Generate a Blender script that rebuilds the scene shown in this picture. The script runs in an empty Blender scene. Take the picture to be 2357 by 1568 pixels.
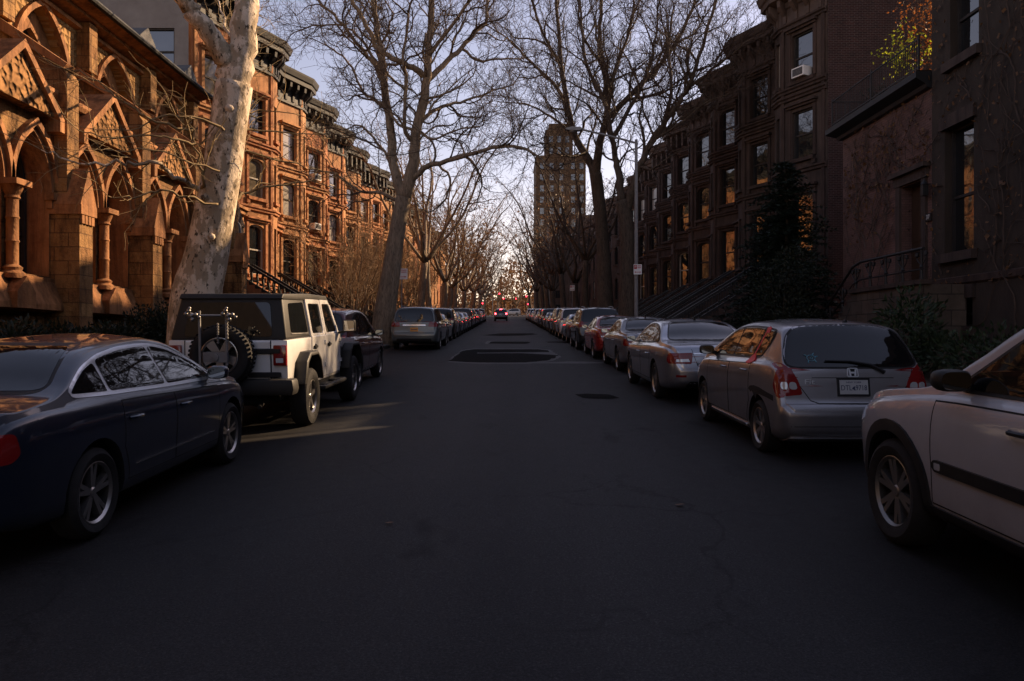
import bpy, bmesh, math, random
import numpy as np
from mathutils import Vector, Matrix
from mathutils.bvhtree import BVHTree
from mathutils.geometry import tessellate_polygon
R = math.radians
C = bpy.context.scene.collection
SC = bpy.context.scene
random.seed(7)
# ---------------------------------------------------------------- camera, world, sun, exposure
F, U0, V0, H, G = 1750.0, 1168.0, 784.0, 1.64, 0.0411
cam = bpy.data.cameras.new('Camera'); camo = bpy.data.objects.new('Camera', cam); C.objects.link(camo)
camo.location = (0, 0, H); camo.rotation_euler = (R(90), 0, 0)
cam.sensor_width = 36; cam.lens = F/2357*36; cam.shift_x = 10.5/2357; cam.shift_y = 0
cam.clip_start = .05; cam.clip_end = 3000
SC.camera = camo
SUN_AZ = math.atan2(1.0, .76)          # from +Y towards +X
SUN_EL = R(27.3)
world = bpy.data.worlds.new("World"); SC.world = world; world.use_nodes = True
nt = world.node_tree; nt.nodes.clear()
sky = nt.nodes.new('ShaderNodeTexSky'); sky.sky_type = 'NISHITA'; sky.sun_disc = False
sky.sun_elevation = SUN_EL; sky.sun_rotation = SUN_AZ
sky.air_density = 1.0; sky.dust_density = .2; sky.ozone_density = 1.0
tint = nt.nodes.new('ShaderNodeMix'); tint.data_type = 'RGBA'; tint.blend_type = 'MULTIPLY'
tint.inputs[0].default_value = 1; tint.inputs[7].default_value = (1.48, 1.0, .86, 1)
bg = nt.nodes.new('ShaderNodeBackground'); bg.inputs[1].default_value = .086
wo = nt.nodes.new('ShaderNodeOutputWorld')
nt.links.new(sky.outputs[0], tint.inputs[6]); nt.links.new(tint.outputs[2], bg.inputs[0]); nt.links.new(bg.outputs[0], wo.inputs[0])
sd = bpy.data.lights.new('Sun', 'SUN'); sd.energy = 5.0; sd.angle = R(.5); sd.color = (1, .69, .41)
so = bpy.data.objects.new('Sun', sd); C.objects.link(so)
sv = Vector((math.sin(SUN_AZ)*math.cos(SUN_EL), math.cos(SUN_AZ)*math.cos(SUN_EL), math.sin(SUN_EL)))
so.rotation_euler = sv.to_track_quat('Z', 'Y').to_euler(); so.location = sv*60
SC.view_settings.view_transform = 'Standard'; SC.view_settings.look = 'None'
SC.view_settings.exposure = 1.12; SC.view_settings.gamma = 1; SC.view_settings.use_curve_mapping = False
SC.cycles.max_bounces = 6; SC.cycles.diffuse_bounces = 1; SC.cycles.glossy_bounces = 3
SC.cycles.transparent_max_bounces = 6; SC.cycles.caustics_reflective = False; SC.cycles.caustics_refractive = False
SC.cycles.use_denoising = True
# ---------------------------------------------------------------- small helpers
def gz(y): return G*min(y, 205.0)
def px(u, v, Y): return Vector(((u-U0)*Y/F, Y, H+(V0-v)*Y/F))
def lerp(a, b, t): return a+(b-a)*t
def pchip(pts):
    xs = np.array([p[0] for p in pts], float); ys = np.array([p[1] for p in pts], float)
    h = np.diff(xs); d = np.diff(ys)/h; m = np.zeros(len(xs))
    m[0], m[-1] = d[0], d[-1]
    for i in range(1, len(xs)-1):
        if d[i-1]*d[i] > 0:
            w1, w2 = 2*h[i]+h[i-1], h[i]+2*h[i-1]; m[i] = (w1+w2)/(w1/d[i-1]+w2/d[i])
    def f(x):
        x = min(max(x, xs[0]), xs[-1]); i = min(int(np.searchsorted(xs, x, side='right')-1), len(h)-1); t = (x-xs[i])/h[i]
        return float((2*t**3-3*t*t+1)*ys[i]+(t**3-2*t*t+t)*h[i]*m[i]+(-2*t**3+3*t*t)*ys[i+1]+(t**3-t*t)*h[i]*m[i+1])
    return f
class MB:
    """collects shapes and links them as ONE mesh object"""
    def __init__(s): s.v = []; s.f = []; s.m = []; s.mi = 0
    def add(s, vs, fs):
        n = len(s.v); s.v.extend(tuple(p) for p in vs); s.f.extend(tuple(i+n for i in f) for f in fs); s.m.extend([s.mi]*len(fs))
    def quad(s, a, b, c, d): s.add((a, b, c, d), ((0, 1, 2, 3),))
    def box(s, x0, x1, y0, y1, z0, z1, M=None):
        vs = [Vector((x, y, z)) for z in (z0, z1) for y in (y0, y1) for x in (x0, x1)]
        if M is not None: vs = [M @ p for p in vs]
        s.add(vs, ((0, 2, 3, 1), (4, 5, 7, 6), (0, 1, 5, 4), (2, 6, 7, 3), (0, 4, 6, 2), (1, 3, 7, 5)))
    def bar(s, a, b, w, t=None, up=(0, 0, 1)):
        a = Vector(a); b = Vector(b); d = (b-a).normalized(); t = t or w
        u = d.cross(Vector(up)); u = u.normalized() if u.length > 1e-4 else Vector((1, 0, 0)); k = u.cross(d).normalized()
        s.add([p+u*(i*w/2)+k*(j*t/2) for p in (a, b) for i, j in ((-1, -1), (1, -1), (1, 1), (-1, 1))],
              ((0, 3, 2, 1), (4, 5, 6, 7), (0, 1, 5, 4), (1, 2, 6, 5), (2, 3, 7, 6), (3, 0, 4, 7)))
    def prism(s, poly, a, b, fn):
        """poly: 2D points, extruded between levels a and b; fn(p,q,level)->3D"""
        n = len(poly); vs = [fn(p[0], p[1], a) for p in poly]+[fn(p[0], p[1], b) for p in poly]
        tri = tessellate_polygon([[Vector((p[0], p[1], 0)) for p in poly]])
        fs = [tuple(t) for t in tri]+[tuple(i+n for i in reversed(t)) for t in tri]+[(i, (i+1) % n, (i+1) % n+n, i+n) for i in range(n)]
        s.add(vs, fs)
    def tube(s, pts, rad, n=8, cap=True):
        pts = [Vector(p) for p in pts]; k = len(pts)
        if not hasattr(rad, '__len__'): rad = [rad]*k
        d = (pts[1]-pts[0]).normalized(); u = d.orthogonal().normalized(); vs = []; fs = []
        for i in range(k):
            if i: d = (pts[min(i+1, k-1)]-pts[i-1]).normalized()
            u = (u-d*u.dot(d)); u = u.normalized() if u.length > 1e-5 else d.orthogonal().normalized(); w = d.cross(u)
            for j in range(n):
                a = 2*math.pi*j/n; vs.append(pts[i]+(u*math.cos(a)+w*math.sin(a))*rad[i])
        for i in range(k-1):
            for j in range(n): fs.append((i*n+j, i*n+(j+1) % n, (i+1)*n+(j+1) % n, (i+1)*n+j))
        if cap: fs.append(tuple(range(n))[::-1]); fs.append(tuple((k-1)*n+j for j in range(n)))
        s.add(vs, fs)
    def lathe(s, prof, c=(0, 0, 0), n=16, axis='z'):
        vs = []; fs = []; c = Vector(c); k = len(prof)
        for r, z in prof:
            for j in range(n):
                a = 2*math.pi*j/n; p = (r*math.cos(a), r*math.sin(a), z)
                if axis == 'x': p = (p[2], p[0], p[1])
                elif axis == 'y': p = (p[0], p[2], p[1])
                vs.append(c+Vector(p))
        for i in range(k-1):
            for j in range(n): fs.append((i*n+j, i*n+(j+1) % n, (i+1)*n+(j+1) % n, (i+1)*n+j))
        s.add(vs, fs)
    def build(s, name, mats, parent=None, loc=None, smooth=None, rot=None):
        me = bpy.data.meshes.new(name); me.from_pydata(s.v, [], s.f)
        if not isinstance(mats, (list, tuple)): mats = [mats]
        for m in mats: me.materials.append(m)
        if len(mats) > 1: me.polygons.foreach_set('material_index', s.m)
        if smooth is not None:
            me.polygons.foreach_set('use_smooth', [True]*len(me.polygons))
            if smooth < 180: me.set_sharp_from_angle(angle=R(smooth))
        me.update()
        return link(name, me, parent, loc, rot)
def link(name, me, parent=None, loc=None, rot=None):
    o = bpy.data.objects.new(name, me); C.objects.link(o)
    if parent is not None: o.parent = parent
    if loc is not None: o.location = loc
    if rot is not None: o.rotation_euler = rot
    return o
def thing(name, label, cat, loc=(0, 0, 0), group=None, rot=None):
    o = link(name, None, None, loc, rot); o.empty_display_size = .2
    return tag(o, label, cat, group)
def tag(o, label, cat, group=None):
    o['label'] = label; o['category'] = cat
    if group: o['group'] = group
    return o
def struct(o): o['kind'] = 'structure'; return o
# ---------------------------------------------------------------- materials
def new_mat(name):
    m = bpy.data.materials.new(name); m.use_nodes = True; return m, m.node_tree, m.node_tree.nodes['Principled BSDF']
def setp(b, **k):
    for n, v in k.items(): b.inputs[n.replace('_', ' ')].default_value = v
def ramp(nt, fac, stops):
    r = nt.nodes.new('ShaderNodeValToRGB'); e = r.color_ramp.elements
    while len(e) < len(stops): e.new(.5)
    for el, (p, c) in zip(e, stops): el.position = p; el.color = (*c, 1)
    nt.links.new(fac, r.inputs[0]); return r.outputs[0]
def coords(nt, kind='Object', scale=(1, 1, 1)):
    t = nt.nodes.new('ShaderNodeTexCoord'); mp = nt.nodes.new('ShaderNodeMapping'); mp.inputs[3].default_value = scale
    nt.links.new(t.outputs[kind], mp.inputs[0]); return mp.outputs[0]
def world_pos(nt, scale=(1, 1, 1)):
    t = nt.nodes.new('ShaderNodeNewGeometry'); mp = nt.nodes.new('ShaderNodeMapping'); mp.inputs[3].default_value = scale
    nt.links.new(t.outputs['Position'], mp.inputs[0]); return mp.outputs[0]
def noise(nt, vec, scale, detail=4, rough=.55):
    n = nt.nodes.new('ShaderNodeTexNoise'); n.inputs['Scale'].default_value = scale; n.inputs['Detail'].default_value = detail
    n.inputs['Roughness'].default_value = rough
    if vec is not None: nt.links.new(vec, n.inputs['Vector'])
    return n.outputs['Fac']
def bump(nt, b, h, strength=.3, dist=.02, prev=None):
    n = nt.nodes.new('ShaderNodeBump'); n.inputs['Strength'].default_value = strength; n.inputs['Distance'].default_value = dist
    nt.links.new(h, n.inputs['Height'])
    if prev is not None: nt.links.new(prev, n.inputs['Normal'])
    nt.links.new(n.outputs[0], b.inputs['Normal']); return n.outputs[0]
def mixc(nt, fac, a, b, mode='MIX'):
    n = nt.nodes.new('ShaderNodeMix'); n.data_type = 'RGBA'; n.blend_type = mode
    for i, v in ((0, fac), (6, a), (7, b)):
        if hasattr(v, 'is_linked') or hasattr(v, 'links'): nt.links.new(v, n.inputs[i])
        else: n.inputs[i].default_value = v if i == 0 else (*v, 1)
    return n.outputs[2]
def rough_mat(name, c1, c2, scale=3, rough=.85, bstr=.3, bdist=.01, bscale=40, spec=.3, stretch=(1, 1, 1), pos=True, streak=0):
    m, nt, b = new_mat(name); v = world_pos(nt, stretch) if pos else coords(nt, 'Object', stretch)
    n = noise(nt, v, scale, 6, .65)
    col = ramp(nt, n, ((.32, c1), (.68, c2)))
    if streak: sn = noise(nt, world_pos(nt, (2.2, 2.2, .22)), 1.6, 6, .7); col = mixc(nt, 1.0, col, ramp(nt, sn, ((.36, (1-streak,)*3), (.58, (1, 1, 1)))), 'MULTIPLY')
    nt.links.new(col, b.inputs['Base Color'])
    setp(b, Roughness=rough, Specular_IOR_Level=spec)
    if bstr: bump(nt, b, noise(nt, v, bscale, 4), bstr, bdist)
    return m
def plain(name, c, rough=.5, metal=0, spec=.5, coat=0, emit=None, es=1):
    m, nt, b = new_mat(name); setp(b, Base_Color=(*c, 1), Roughness=rough, Metallic=metal, Specular_IOR_Level=spec, Coat_Weight=coat, Coat_Roughness=.03)
    if emit: setp(b, Emission_Color=(*emit, 1), Emission_Strength=es)
    return m
def paint(name, c, metal=.0, rough=.32, coat=1.0):
    m, nt, b = new_mat(name); v = coords(nt, 'Object'); n = noise(nt, v, 1.6, 3)
    c2 = tuple(x*.86 for x in c)
    nt.links.new(ramp(nt, n, ((.35, c2), (.65, c))), b.inputs['Base Color'])
    n2 = noise(nt, v, 9, 5, .7)
    sz = nt.nodes.new('ShaderNodeSeparateXYZ'); nt.links.new(v, sz.inputs[0]); zr = nt.nodes.new('ShaderNodeMapRange'); zr.inputs[1].default_value = .2; zr.inputs[2].default_value = .75; zr.inputs[3].default_value = .38; zr.inputs[4].default_value = .03; nt.links.new(sz.outputs[2], zr.inputs[0])
    gm = nt.nodes.new('ShaderNodeMath'); gm.operation = 'MULTIPLY'; nt.links.new(zr.outputs[0], gm.inputs[0]); nt.links.new(ramp(nt, noise(nt, v, 3.5, 6, .75), ((.35, (.1, .1, .1)), (.7, (1, 1, 1)))), gm.inputs[1])
    base = b.inputs['Base Color'].links[0].from_socket; nt.links.new(mixc(nt, gm.outputs[0], base, (.075, .066, .058)), b.inputs['Base Color'])
    mr = nt.nodes.new('ShaderNodeMapRange'); mr.inputs[3].default_value = rough-.06; mr.inputs[4].default_value = rough+.16
    nt.links.new(n2, mr.inputs[0]); nt.links.new(mr.outputs[0], b.inputs['Roughness'])
    setp(b, Metallic=metal, Coat_Weight=coat, Coat_Roughness=.05, Specular_IOR_Level=.5)
    return m
def stone_blocks(name, c1, c2, mortar, bw, bh, ax='y', msize=.012, bstr=.5, rough=.85, rowshift=.5, worn=None, rock=0):
    """coursed masonry on vertical faces; ax: world axis that runs along the wall ('y', 'x'), or 'both' = x+y"""
    m, nt, b = new_mat(name); g = nt.nodes.new('ShaderNodeNewGeometry'); sp = nt.nodes.new('ShaderNodeSeparateXYZ'); nt.links.new(g.outputs['Position'], sp.inputs[0])
    cb = nt.nodes.new('ShaderNodeCombineXYZ')
    if ax == 'both':
        ad = nt.nodes.new('ShaderNodeMath'); ad.operation = 'ADD'; nt.links.new(sp.outputs[0], ad.inputs[0]); nt.links.new(sp.outputs[1], ad.inputs[1]); nt.links.new(ad.outputs[0], cb.inputs[0])
    else: nt.links.new(sp.outputs['XY'.index(ax.upper())], cb.inputs[0])
    nt.links.new(sp.outputs[2], cb.inputs[1])
    br = nt.nodes.new('ShaderNodeTexBrick'); br.offset = rowshift
    nt.links.new(cb.outputs[0], br.inputs['Vector'])
    setp(br, Scale=1.0, Mortar_Size=msize, Mortar_Smooth=.3, Brick_Width=bw, Row_Height=bh, Bias=-.1)
    br.inputs['Color1'].default_value = (*c1, 1); br.inputs['Color2'].default_value = (*c2, 1); br.inputs['Mortar'].default_value = (*mortar, 1)
    n = noise(nt, g.outputs['Position'], 2.2, 6, .7)
    col = mixc(nt, 1.0, br.outputs['Color'], ramp(nt, n, ((.3, (.62, .6, .58)), (.7, (1.1, 1.1, 1.1)))), 'MULTIPLY')
    if worn:
        n3 = noise(nt, cb.outputs[0], worn[1], 5, .75)
        col = mixc(nt, ramp(nt, n3, ((worn[2], (0, 0, 0)), (worn[2]+.03, (1, 1, 1)))), col, worn[0])
    nt.links.new(col, b.inputs['Base Color']); setp(b, Roughness=rough, Specular_IOR_Level=.25)
    inv = nt.nodes.new('ShaderNodeMath'); inv.operation = 'SUBTRACT'; inv.inputs[0].default_value = 1; nt.links.new(br.outputs['Fac'], inv.inputs[1])
    if rock:
        sn = noise(nt, world_pos(nt, (1.8, 1.8, .5)), 1.3, 7, .75); old = b.inputs['Base Color'].links[0].from_socket; nt.links.new(mixc(nt, 1.0, old, ramp(nt, sn, ((.38, (.30, .28, .26)), (.56, (1, 1, 1)))), 'MULTIPLY'), b.inputs['Base Color'])
    p = bump(nt, b, inv.outputs[0], bstr, .015)
    if rock: p = bump(nt, b, noise(nt, g.outputs['Position'], 7, 5, .7), rock, .07, p)
    bump(nt, b, noise(nt, g.outputs['Position'], 28, 4, .7), .35, .012, p)
    return m
M = {}
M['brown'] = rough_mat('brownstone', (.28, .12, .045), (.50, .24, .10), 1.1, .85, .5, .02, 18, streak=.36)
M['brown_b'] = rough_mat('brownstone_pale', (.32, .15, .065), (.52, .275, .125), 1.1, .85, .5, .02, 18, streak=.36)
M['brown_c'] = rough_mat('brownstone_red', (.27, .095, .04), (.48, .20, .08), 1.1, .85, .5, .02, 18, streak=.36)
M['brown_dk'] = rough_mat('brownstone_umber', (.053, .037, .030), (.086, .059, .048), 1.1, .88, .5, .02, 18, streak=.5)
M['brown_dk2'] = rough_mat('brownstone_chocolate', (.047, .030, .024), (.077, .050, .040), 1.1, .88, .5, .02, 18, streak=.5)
M['church'] = stone_blocks('church_ashlar', (.38, .21, .08), (.24, .115, .045), (.19, .098, .04), .62, .31, 'both', .014, .7, rock=.9)
M['churchtrim'] = rough_mat('church_trim_stone', (.25, .105, .040), (.43, .20, .08), 2, .85, .7, .03, 13, streak=.62)
M['brightwork'] = plain('bright_trim', (.62, .64, .68), .28, .85)
M['twig_gold'] = rough_mat('golden_twig', (.13, .08, .045), (.24, .15, .08), 2, .85, 0)
M['metal_dk'] = plain('black_iron', (.012, .012, .013), .5, 0, .4)
M['cornice_l'] = rough_mat('dark_painted_cornice', (.006, .0065, .006), (.014, .013, .011), 3, .6, .2, .005, 30)
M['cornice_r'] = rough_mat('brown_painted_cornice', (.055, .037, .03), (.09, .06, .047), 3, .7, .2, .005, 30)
M['frame'] = rough_mat('window_frame_paint', (.02, .018, .016), (.04, .033, .03), 5, .6, 0)
M['frame_lt'] = rough_mat('window_frame_pale', (.35, .30, .24), (.45, .40, .34), 5, .6, 0)
def glass_mat(name, base, rough=.03, wav=.12, ior=2.3):
    m, nt, b = new_mat(name); setp(b, Base_Color=(*base, 1), Roughness=rough, Specular_IOR_Level=.5, IOR=ior)
    n = noise(nt, world_pos(nt), 1.1, 2); bump(nt, b, n, wav, .05); return m
M['glass'] = glass_mat('window_glass', (.012, .013, .014))
M['shade_glass'] = glass_mat('glass_with_pale_blind_behind', (.34, .31, .27), .05, .08, 1.8)
M['curtain_glass'] = glass_mat('glass_with_curtain_behind', (.12, .10, .07), .05, .1, 2.0)
M['carglass'] = glass_mat('car_glass', (.006, .007, .008), .02, .0, 1.65)
M['rubber'] = rough_mat('tyre_rubber', (.010, .010, .011), (.022, .021, .021), 8, .8, .3, .003, 120, pos=False)
M['blackplastic'] = rough_mat('black_plastic', (.012, .012, .013), (.02, .02, .02), 8, .5, .1, .001, 200, pos=False)
M['chrome'] = plain('chrome', (.75, .75, .78), .12, 1)
M['alloy'] = plain('alloy_wheel', (.42, .40, .38), .3, .9)
M['alloy_dk'] = plain('alloy_wheel_worn', (.25, .24, .23), .38, .85)
M['red_lens'] = plain('red_tail_lens', (.20, .008, .009), .15, 0, .4, .5)
M['clear_lens'] = plain('clear_lens', (.55, .55, .55), .15, .3, .6, 1)
M['plate_white'] = plain('plate_white', (.45, .45, .44), .5)
M['plate_orange'] = plain('plate_orange', (.75, .30, .02), .4)
M['plate_blue'] = plain('plate_lettering', (.02, .03, .08), .5)
M['white'] = plain('white_paint', (.75, .74, .72), .5)
M['steel'] = rough_mat('galvanised_steel', (.16, .155, .155), (.24, .23, .225), 6, .5, .05, .002, 60)
def asphalt():
    m, nt, b = new_mat('asphalt'); g = world_pos(nt)
    big = noise(nt, world_pos(nt, (.35, .12, 1)), 1.0, 5, .6); mid = noise(nt, g, 7, 5, .7); fine = noise(nt, g, 75, 4, .85)
    c = ramp(nt, big, ((.25, (.019, .019, .0205)), (.75, (.042, .041, .042))))
    c = mixc(nt, .8, c, ramp(nt, mid, ((.3, (.75, .75, .75)), (.7, (1.15, 1.15, 1.15)))), 'MULTIPLY')
    c = mixc(nt, 1.0, c, ramp(nt, fine, ((.36, (.45, .45, .45)), (.56, (1.05, 1.05, 1.05)), (.70, (2.6, 2.5, 2.4)))), 'MULTIPLY')
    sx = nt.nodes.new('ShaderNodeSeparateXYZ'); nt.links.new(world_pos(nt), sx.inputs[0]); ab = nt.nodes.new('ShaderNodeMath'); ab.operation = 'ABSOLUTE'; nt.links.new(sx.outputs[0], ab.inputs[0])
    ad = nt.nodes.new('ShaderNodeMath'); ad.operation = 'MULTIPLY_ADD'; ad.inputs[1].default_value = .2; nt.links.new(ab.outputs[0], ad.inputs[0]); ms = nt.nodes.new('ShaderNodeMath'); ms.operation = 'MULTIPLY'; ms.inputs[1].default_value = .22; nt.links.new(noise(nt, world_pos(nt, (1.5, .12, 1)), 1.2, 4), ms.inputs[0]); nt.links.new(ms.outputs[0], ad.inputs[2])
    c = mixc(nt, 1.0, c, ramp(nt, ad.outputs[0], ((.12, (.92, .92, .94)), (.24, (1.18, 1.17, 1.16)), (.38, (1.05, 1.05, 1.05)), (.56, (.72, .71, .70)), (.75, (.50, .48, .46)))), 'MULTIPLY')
    wp = nt.nodes.new('ShaderNodeVectorMath'); wp.operation = 'ADD'; nz = nt.nodes.new('ShaderNodeTexNoise'); nz.inputs['Scale'].default_value = 1.3; nz.inputs['Detail'].default_value = 6; nt.links.new(g, nz.inputs['Vector']); nt.links.new(g, wp.inputs[0]); nt.links.new(nz.outputs['Color'], wp.inputs[1])
    vo = nt.nodes.new('ShaderNodeTexVoronoi'); vo.feature = 'DISTANCE_TO_EDGE'; vo.inputs['Scale'].default_value = .42; nt.links.new(wp.outputs[0], vo.inputs['Vector'])
    pres = noise(nt, world_pos(nt, (.5, .3, 1)), .6, 3); lim = ramp(nt, pres, ((.50, (0, 0, 0)), (.60, (1, 1, 1))))
    ck = ramp(nt, vo.outputs['Distance'], ((.003, (.55, .55, .55)), (.010, (1, 1, 1)))); c = mixc(nt, lim, c, mixc(nt, 1.0, c, ck, 'MULTIPLY'))
    st = noise(nt, world_pos(nt, (1.1, .5, 1)), 1.7, 3); c = mixc(nt, 1.0, c, ramp(nt, st, ((.27, (.5, .5, .52)), (.38, (1, 1, 1)), (.68, (1, 1, 1)), (.78, (1.35, 1.3, 1.25)))), 'MULTIPLY')
    nt.links.new(c, b.inputs['Base Color'])
    r = nt.nodes.new('ShaderNodeMapRange'); r.inputs[3].default_value = .62; r.inputs[4].default_value = .9; nt.links.new(mid, r.inputs[0]); nt.links.new(r.outputs[0], b.inputs['Roughness'])
    setp(b, Specular_IOR_Level=.18)
    p = bump(nt, b, fine, .55, .004); bump(nt, b, mid, .12, .02, p); return m
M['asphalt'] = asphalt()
M['patch'] = rough_mat('fresh_asphalt', (.006, .006, .006), (.012, .0118, .0115), 9, 1, .5, .004, 170, .06)
M['tar'] = rough_mat('pale_road_crumb', (.06, .06, .062), (.11, .108, .105), 9, .8, .4, .004, 120)
M['walk'] = stone_blocks('bluestone_flags', (.11, .105, .105), (.085, .083, .084), (.03, .03, .03), 1.5, 1.5, 'y', .012, .3)
def walk():
    m, nt, b = new_mat('concrete_walk'); g = nt.nodes.new('ShaderNodeNewGeometry'); br = nt.nodes.new('ShaderNodeTexBrick'); nt.links.new(g.outputs['Position'], br.inputs['Vector'])
    setp(br, Scale=1.0, Mortar_Size=.012, Brick_Width=1.5, Row_Height=1.5); br.offset = 0
    br.inputs['Color1'].default_value = (.09, .087, .084, 1); br.inputs['Color2'].default_value = (.075, .072, .07, 1); br.inputs['Mortar'].default_value = (.035, .035, .035, 1)
    nt.links.new(mixc(nt, .8, br.outputs['Color'], ramp(nt, noise(nt, g.outputs['Position'], 5, 5), ((.3, (.6, .6, .6)), (.7, (1.1, 1.1, 1.1)))), 'MULTIPLY'), b.inputs['Base Color']); setp(b, Roughness=.85, Specular_IOR_Level=.25)
    bump(nt, b, noise(nt, g.outputs['Position'], 90, 3), .3, .004); return m
M['walk'] = walk()
M['soil'] = rough_mat('soil', (.03, .022, .015), (.07, .05, .035), 4, .95, .6, .03, 30)
M['kerb'] = rough_mat('granite_kerb', (.12, .12, .12), (.2, .19, .18), 6, .8, .3, .004, 60)
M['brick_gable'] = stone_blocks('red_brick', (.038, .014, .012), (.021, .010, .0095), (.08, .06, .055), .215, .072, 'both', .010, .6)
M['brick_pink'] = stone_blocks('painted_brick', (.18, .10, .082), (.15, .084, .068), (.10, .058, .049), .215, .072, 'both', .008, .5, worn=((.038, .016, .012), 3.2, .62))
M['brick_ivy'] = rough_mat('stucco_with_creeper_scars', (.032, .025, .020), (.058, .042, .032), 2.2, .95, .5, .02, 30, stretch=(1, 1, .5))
M['limestone'] = rough_mat('pale_stone', (.24, .19, .14), (.34, .27, .20), 2, .8, .2, .01, 25)
M['rubblestone'] = stone_blocks('stoop_masonry', (.11, .085, .066), (.075, .06, .05), (.045, .036, .03), .7, .4, 'both', .015, .5)
def bark(name, c1, c2, c3, scale=3.2, soft=.02, th=.50, st=.55, bd=.03):
    m, nt, b = new_mat(name); v = world_pos(nt, (1, 1, st)); n = noise(nt, v, scale, 5, .62); n2 = noise(nt, v, scale*2.7, 5, .65)
    c = mixc(nt, ramp(nt, n, ((th-soft, (0, 0, 0)), (th+soft, (1, 1, 1)))), c1, c2)
    c = mixc(nt, ramp(nt, n2, ((.60-soft, (0, 0, 0)), (.60+soft, (1, 1, 1)))), c, c3)
    nt.links.new(c, b.inputs['Base Color']); setp(b, Roughness=.85, Specular_IOR_Level=.2)
    p = bump(nt, b, n2, .7, bd); bump(nt, b, noise(nt, v, 40, 3), .3, .008, p); return m
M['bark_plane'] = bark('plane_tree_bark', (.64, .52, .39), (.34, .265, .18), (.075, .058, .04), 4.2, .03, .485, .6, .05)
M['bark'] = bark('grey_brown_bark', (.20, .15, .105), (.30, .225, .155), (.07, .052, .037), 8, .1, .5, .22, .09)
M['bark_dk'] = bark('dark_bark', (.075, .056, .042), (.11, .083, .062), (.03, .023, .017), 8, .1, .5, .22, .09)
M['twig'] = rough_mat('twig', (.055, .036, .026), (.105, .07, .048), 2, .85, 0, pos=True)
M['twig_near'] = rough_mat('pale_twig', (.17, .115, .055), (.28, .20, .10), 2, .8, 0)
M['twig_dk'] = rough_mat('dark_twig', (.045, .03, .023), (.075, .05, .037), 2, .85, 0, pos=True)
def leafm(name, c1, c2, sub=.3, sc=7):
    m, nt, b = new_mat(name); n = noise(nt, world_pos(nt), sc, 2)
    col = ramp(nt, n, ((.35, c1), (.65, c2))); nt.links.new(col, b.inputs['Base Color']); setp(b, Roughness=.55, Specular_IOR_Level=.35)
    t = nt.nodes.new('ShaderNodeBsdfTranslucent'); nt.links.new(col, t.inputs[0]); mx = nt.nodes.new('ShaderNodeMixShader'); mx.inputs[0].default_value = sub
    nt.links.new(b.outputs[0], mx.inputs[1]); nt.links.new(t.outputs[0], mx.inputs[2]); nt.links.new(mx.outputs[0], nt.nodes['Material Output'].inputs[0]); return m
M['needles'] = leafm('conifer_needles', (.009, .016, .011), (.02, .032, .018), .15)
M['hedge'] = leafm('hedge_leaves', (.008, .013, .007), (.02, .03, .014), .2)
M['rhodo'] = leafm('broad_evergreen_leaves', (.018, .032, .016), (.045, .07, .03), .2)
M['yellow_leaf'] = leafm('yellow_green_leaves', (.30, .34, .02), (.48, .50, .04), .6)
M['orange_leaf'] = leafm('russet_leaves', (.16, .05, .015), (.32, .11, .02), .45)
M['dry_leaf'] = leafm('dry_brown_leaves', (.10, .05, .025), (.20, .10, .04), .35)
# ---------------------------------------------------------------- ground, road, pavements
def sheet(name, mat, x0, x1, ys, dz, z_of=gz):
    mb = MB()
    for a, b in zip(ys[:-1], ys[1:]):
        mb.quad((x0, a, z_of(a)+dz), (x1, a, z_of(a)+dz), (x1, b, z_of(b)+dz), (x0, b, z_of(b)+dz))
    return struct(mb.build(name, mat))
sheet('ground', M['soil'], -1500, 1500, [-300, 205, 2600], -.012)
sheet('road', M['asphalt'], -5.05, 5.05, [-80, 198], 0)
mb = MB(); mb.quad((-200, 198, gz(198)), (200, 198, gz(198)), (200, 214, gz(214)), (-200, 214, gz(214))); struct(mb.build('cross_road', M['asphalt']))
for sg, nm in ((-1, 'left'), (1, 'right')):
    mb = MB(); a, b, y0, y1 = sorted((sg*5.23, sg*8.6))[0], sorted((sg*5.23, sg*8.6))[1], -80, 196
    vs = [(x, y, gz(y)+h) for h in (-.2, .135) for y in (y0, y1) for x in (a, b)]
    mb.add(vs, ((4, 5, 7, 6), (0, 4, 6, 2), (1, 3, 7, 5), (2, 6, 7, 3))); struct(mb.build('pavement', M['walk']))
    mb = MB(); a, b = sorted((sg*5.05, sg*5.228))
    vs = [(x, y, gz(y)+h) for h in (-.2, .138) for y in (y0, y1) for x in (a, b)]
    mb.add(vs, ((4, 5, 7, 6), (0, 4, 6, 2), (1, 3, 7, 5), (2, 6, 7, 3))); struct(mb.build('kerb', M['kerb']))
    mb = MB(); a, b = sorted((sg*8.604, sg*30)); mb.quad((a, y0, gz(y0)+.12), (b, y0, gz(y0)+.12), (b, y1, gz(y1)+.12), (a, y1, gz(y1)+.12)); struct(mb.build('front_yard_ground', M['soil']))
def patch(name, mat, pts, dz):
    mb = MB(); P = []
    for u, v in pts:
        Y = F*H/(v-(V0-F*G)); P.append(((u-U0)*Y/F, Y, G*Y+dz))
    rg = random.Random(int(pts[0][0]*7)); Q = []
    for a, b in zip(P, P[1:]+P[:1]):
        k = max(1, int(math.hypot(a[0]-b[0], a[1]-b[1])/.16))
        for i in range(k): t = i/k; x = lerp(a[0], b[0], t)+rg.gauss(0, .022); y = lerp(a[1], b[1], t)+rg.gauss(0, .035); Q.append((x, y, G*y+dz))
    P = Q; tri = tessellate_polygon([[Vector(p) for p in P]]); mb.add(P, [tuple(t) for t in tri]); return struct(mb.build(name, mat))
patch('road_patch', M['tar'], [(1030, 834), (1042, 822), (1062, 806), (1090, 803), (1240, 803), (1268, 806), (1274, 811), (1292, 822), (1272, 831), (1215, 838), (1100, 838)], .004)
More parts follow.
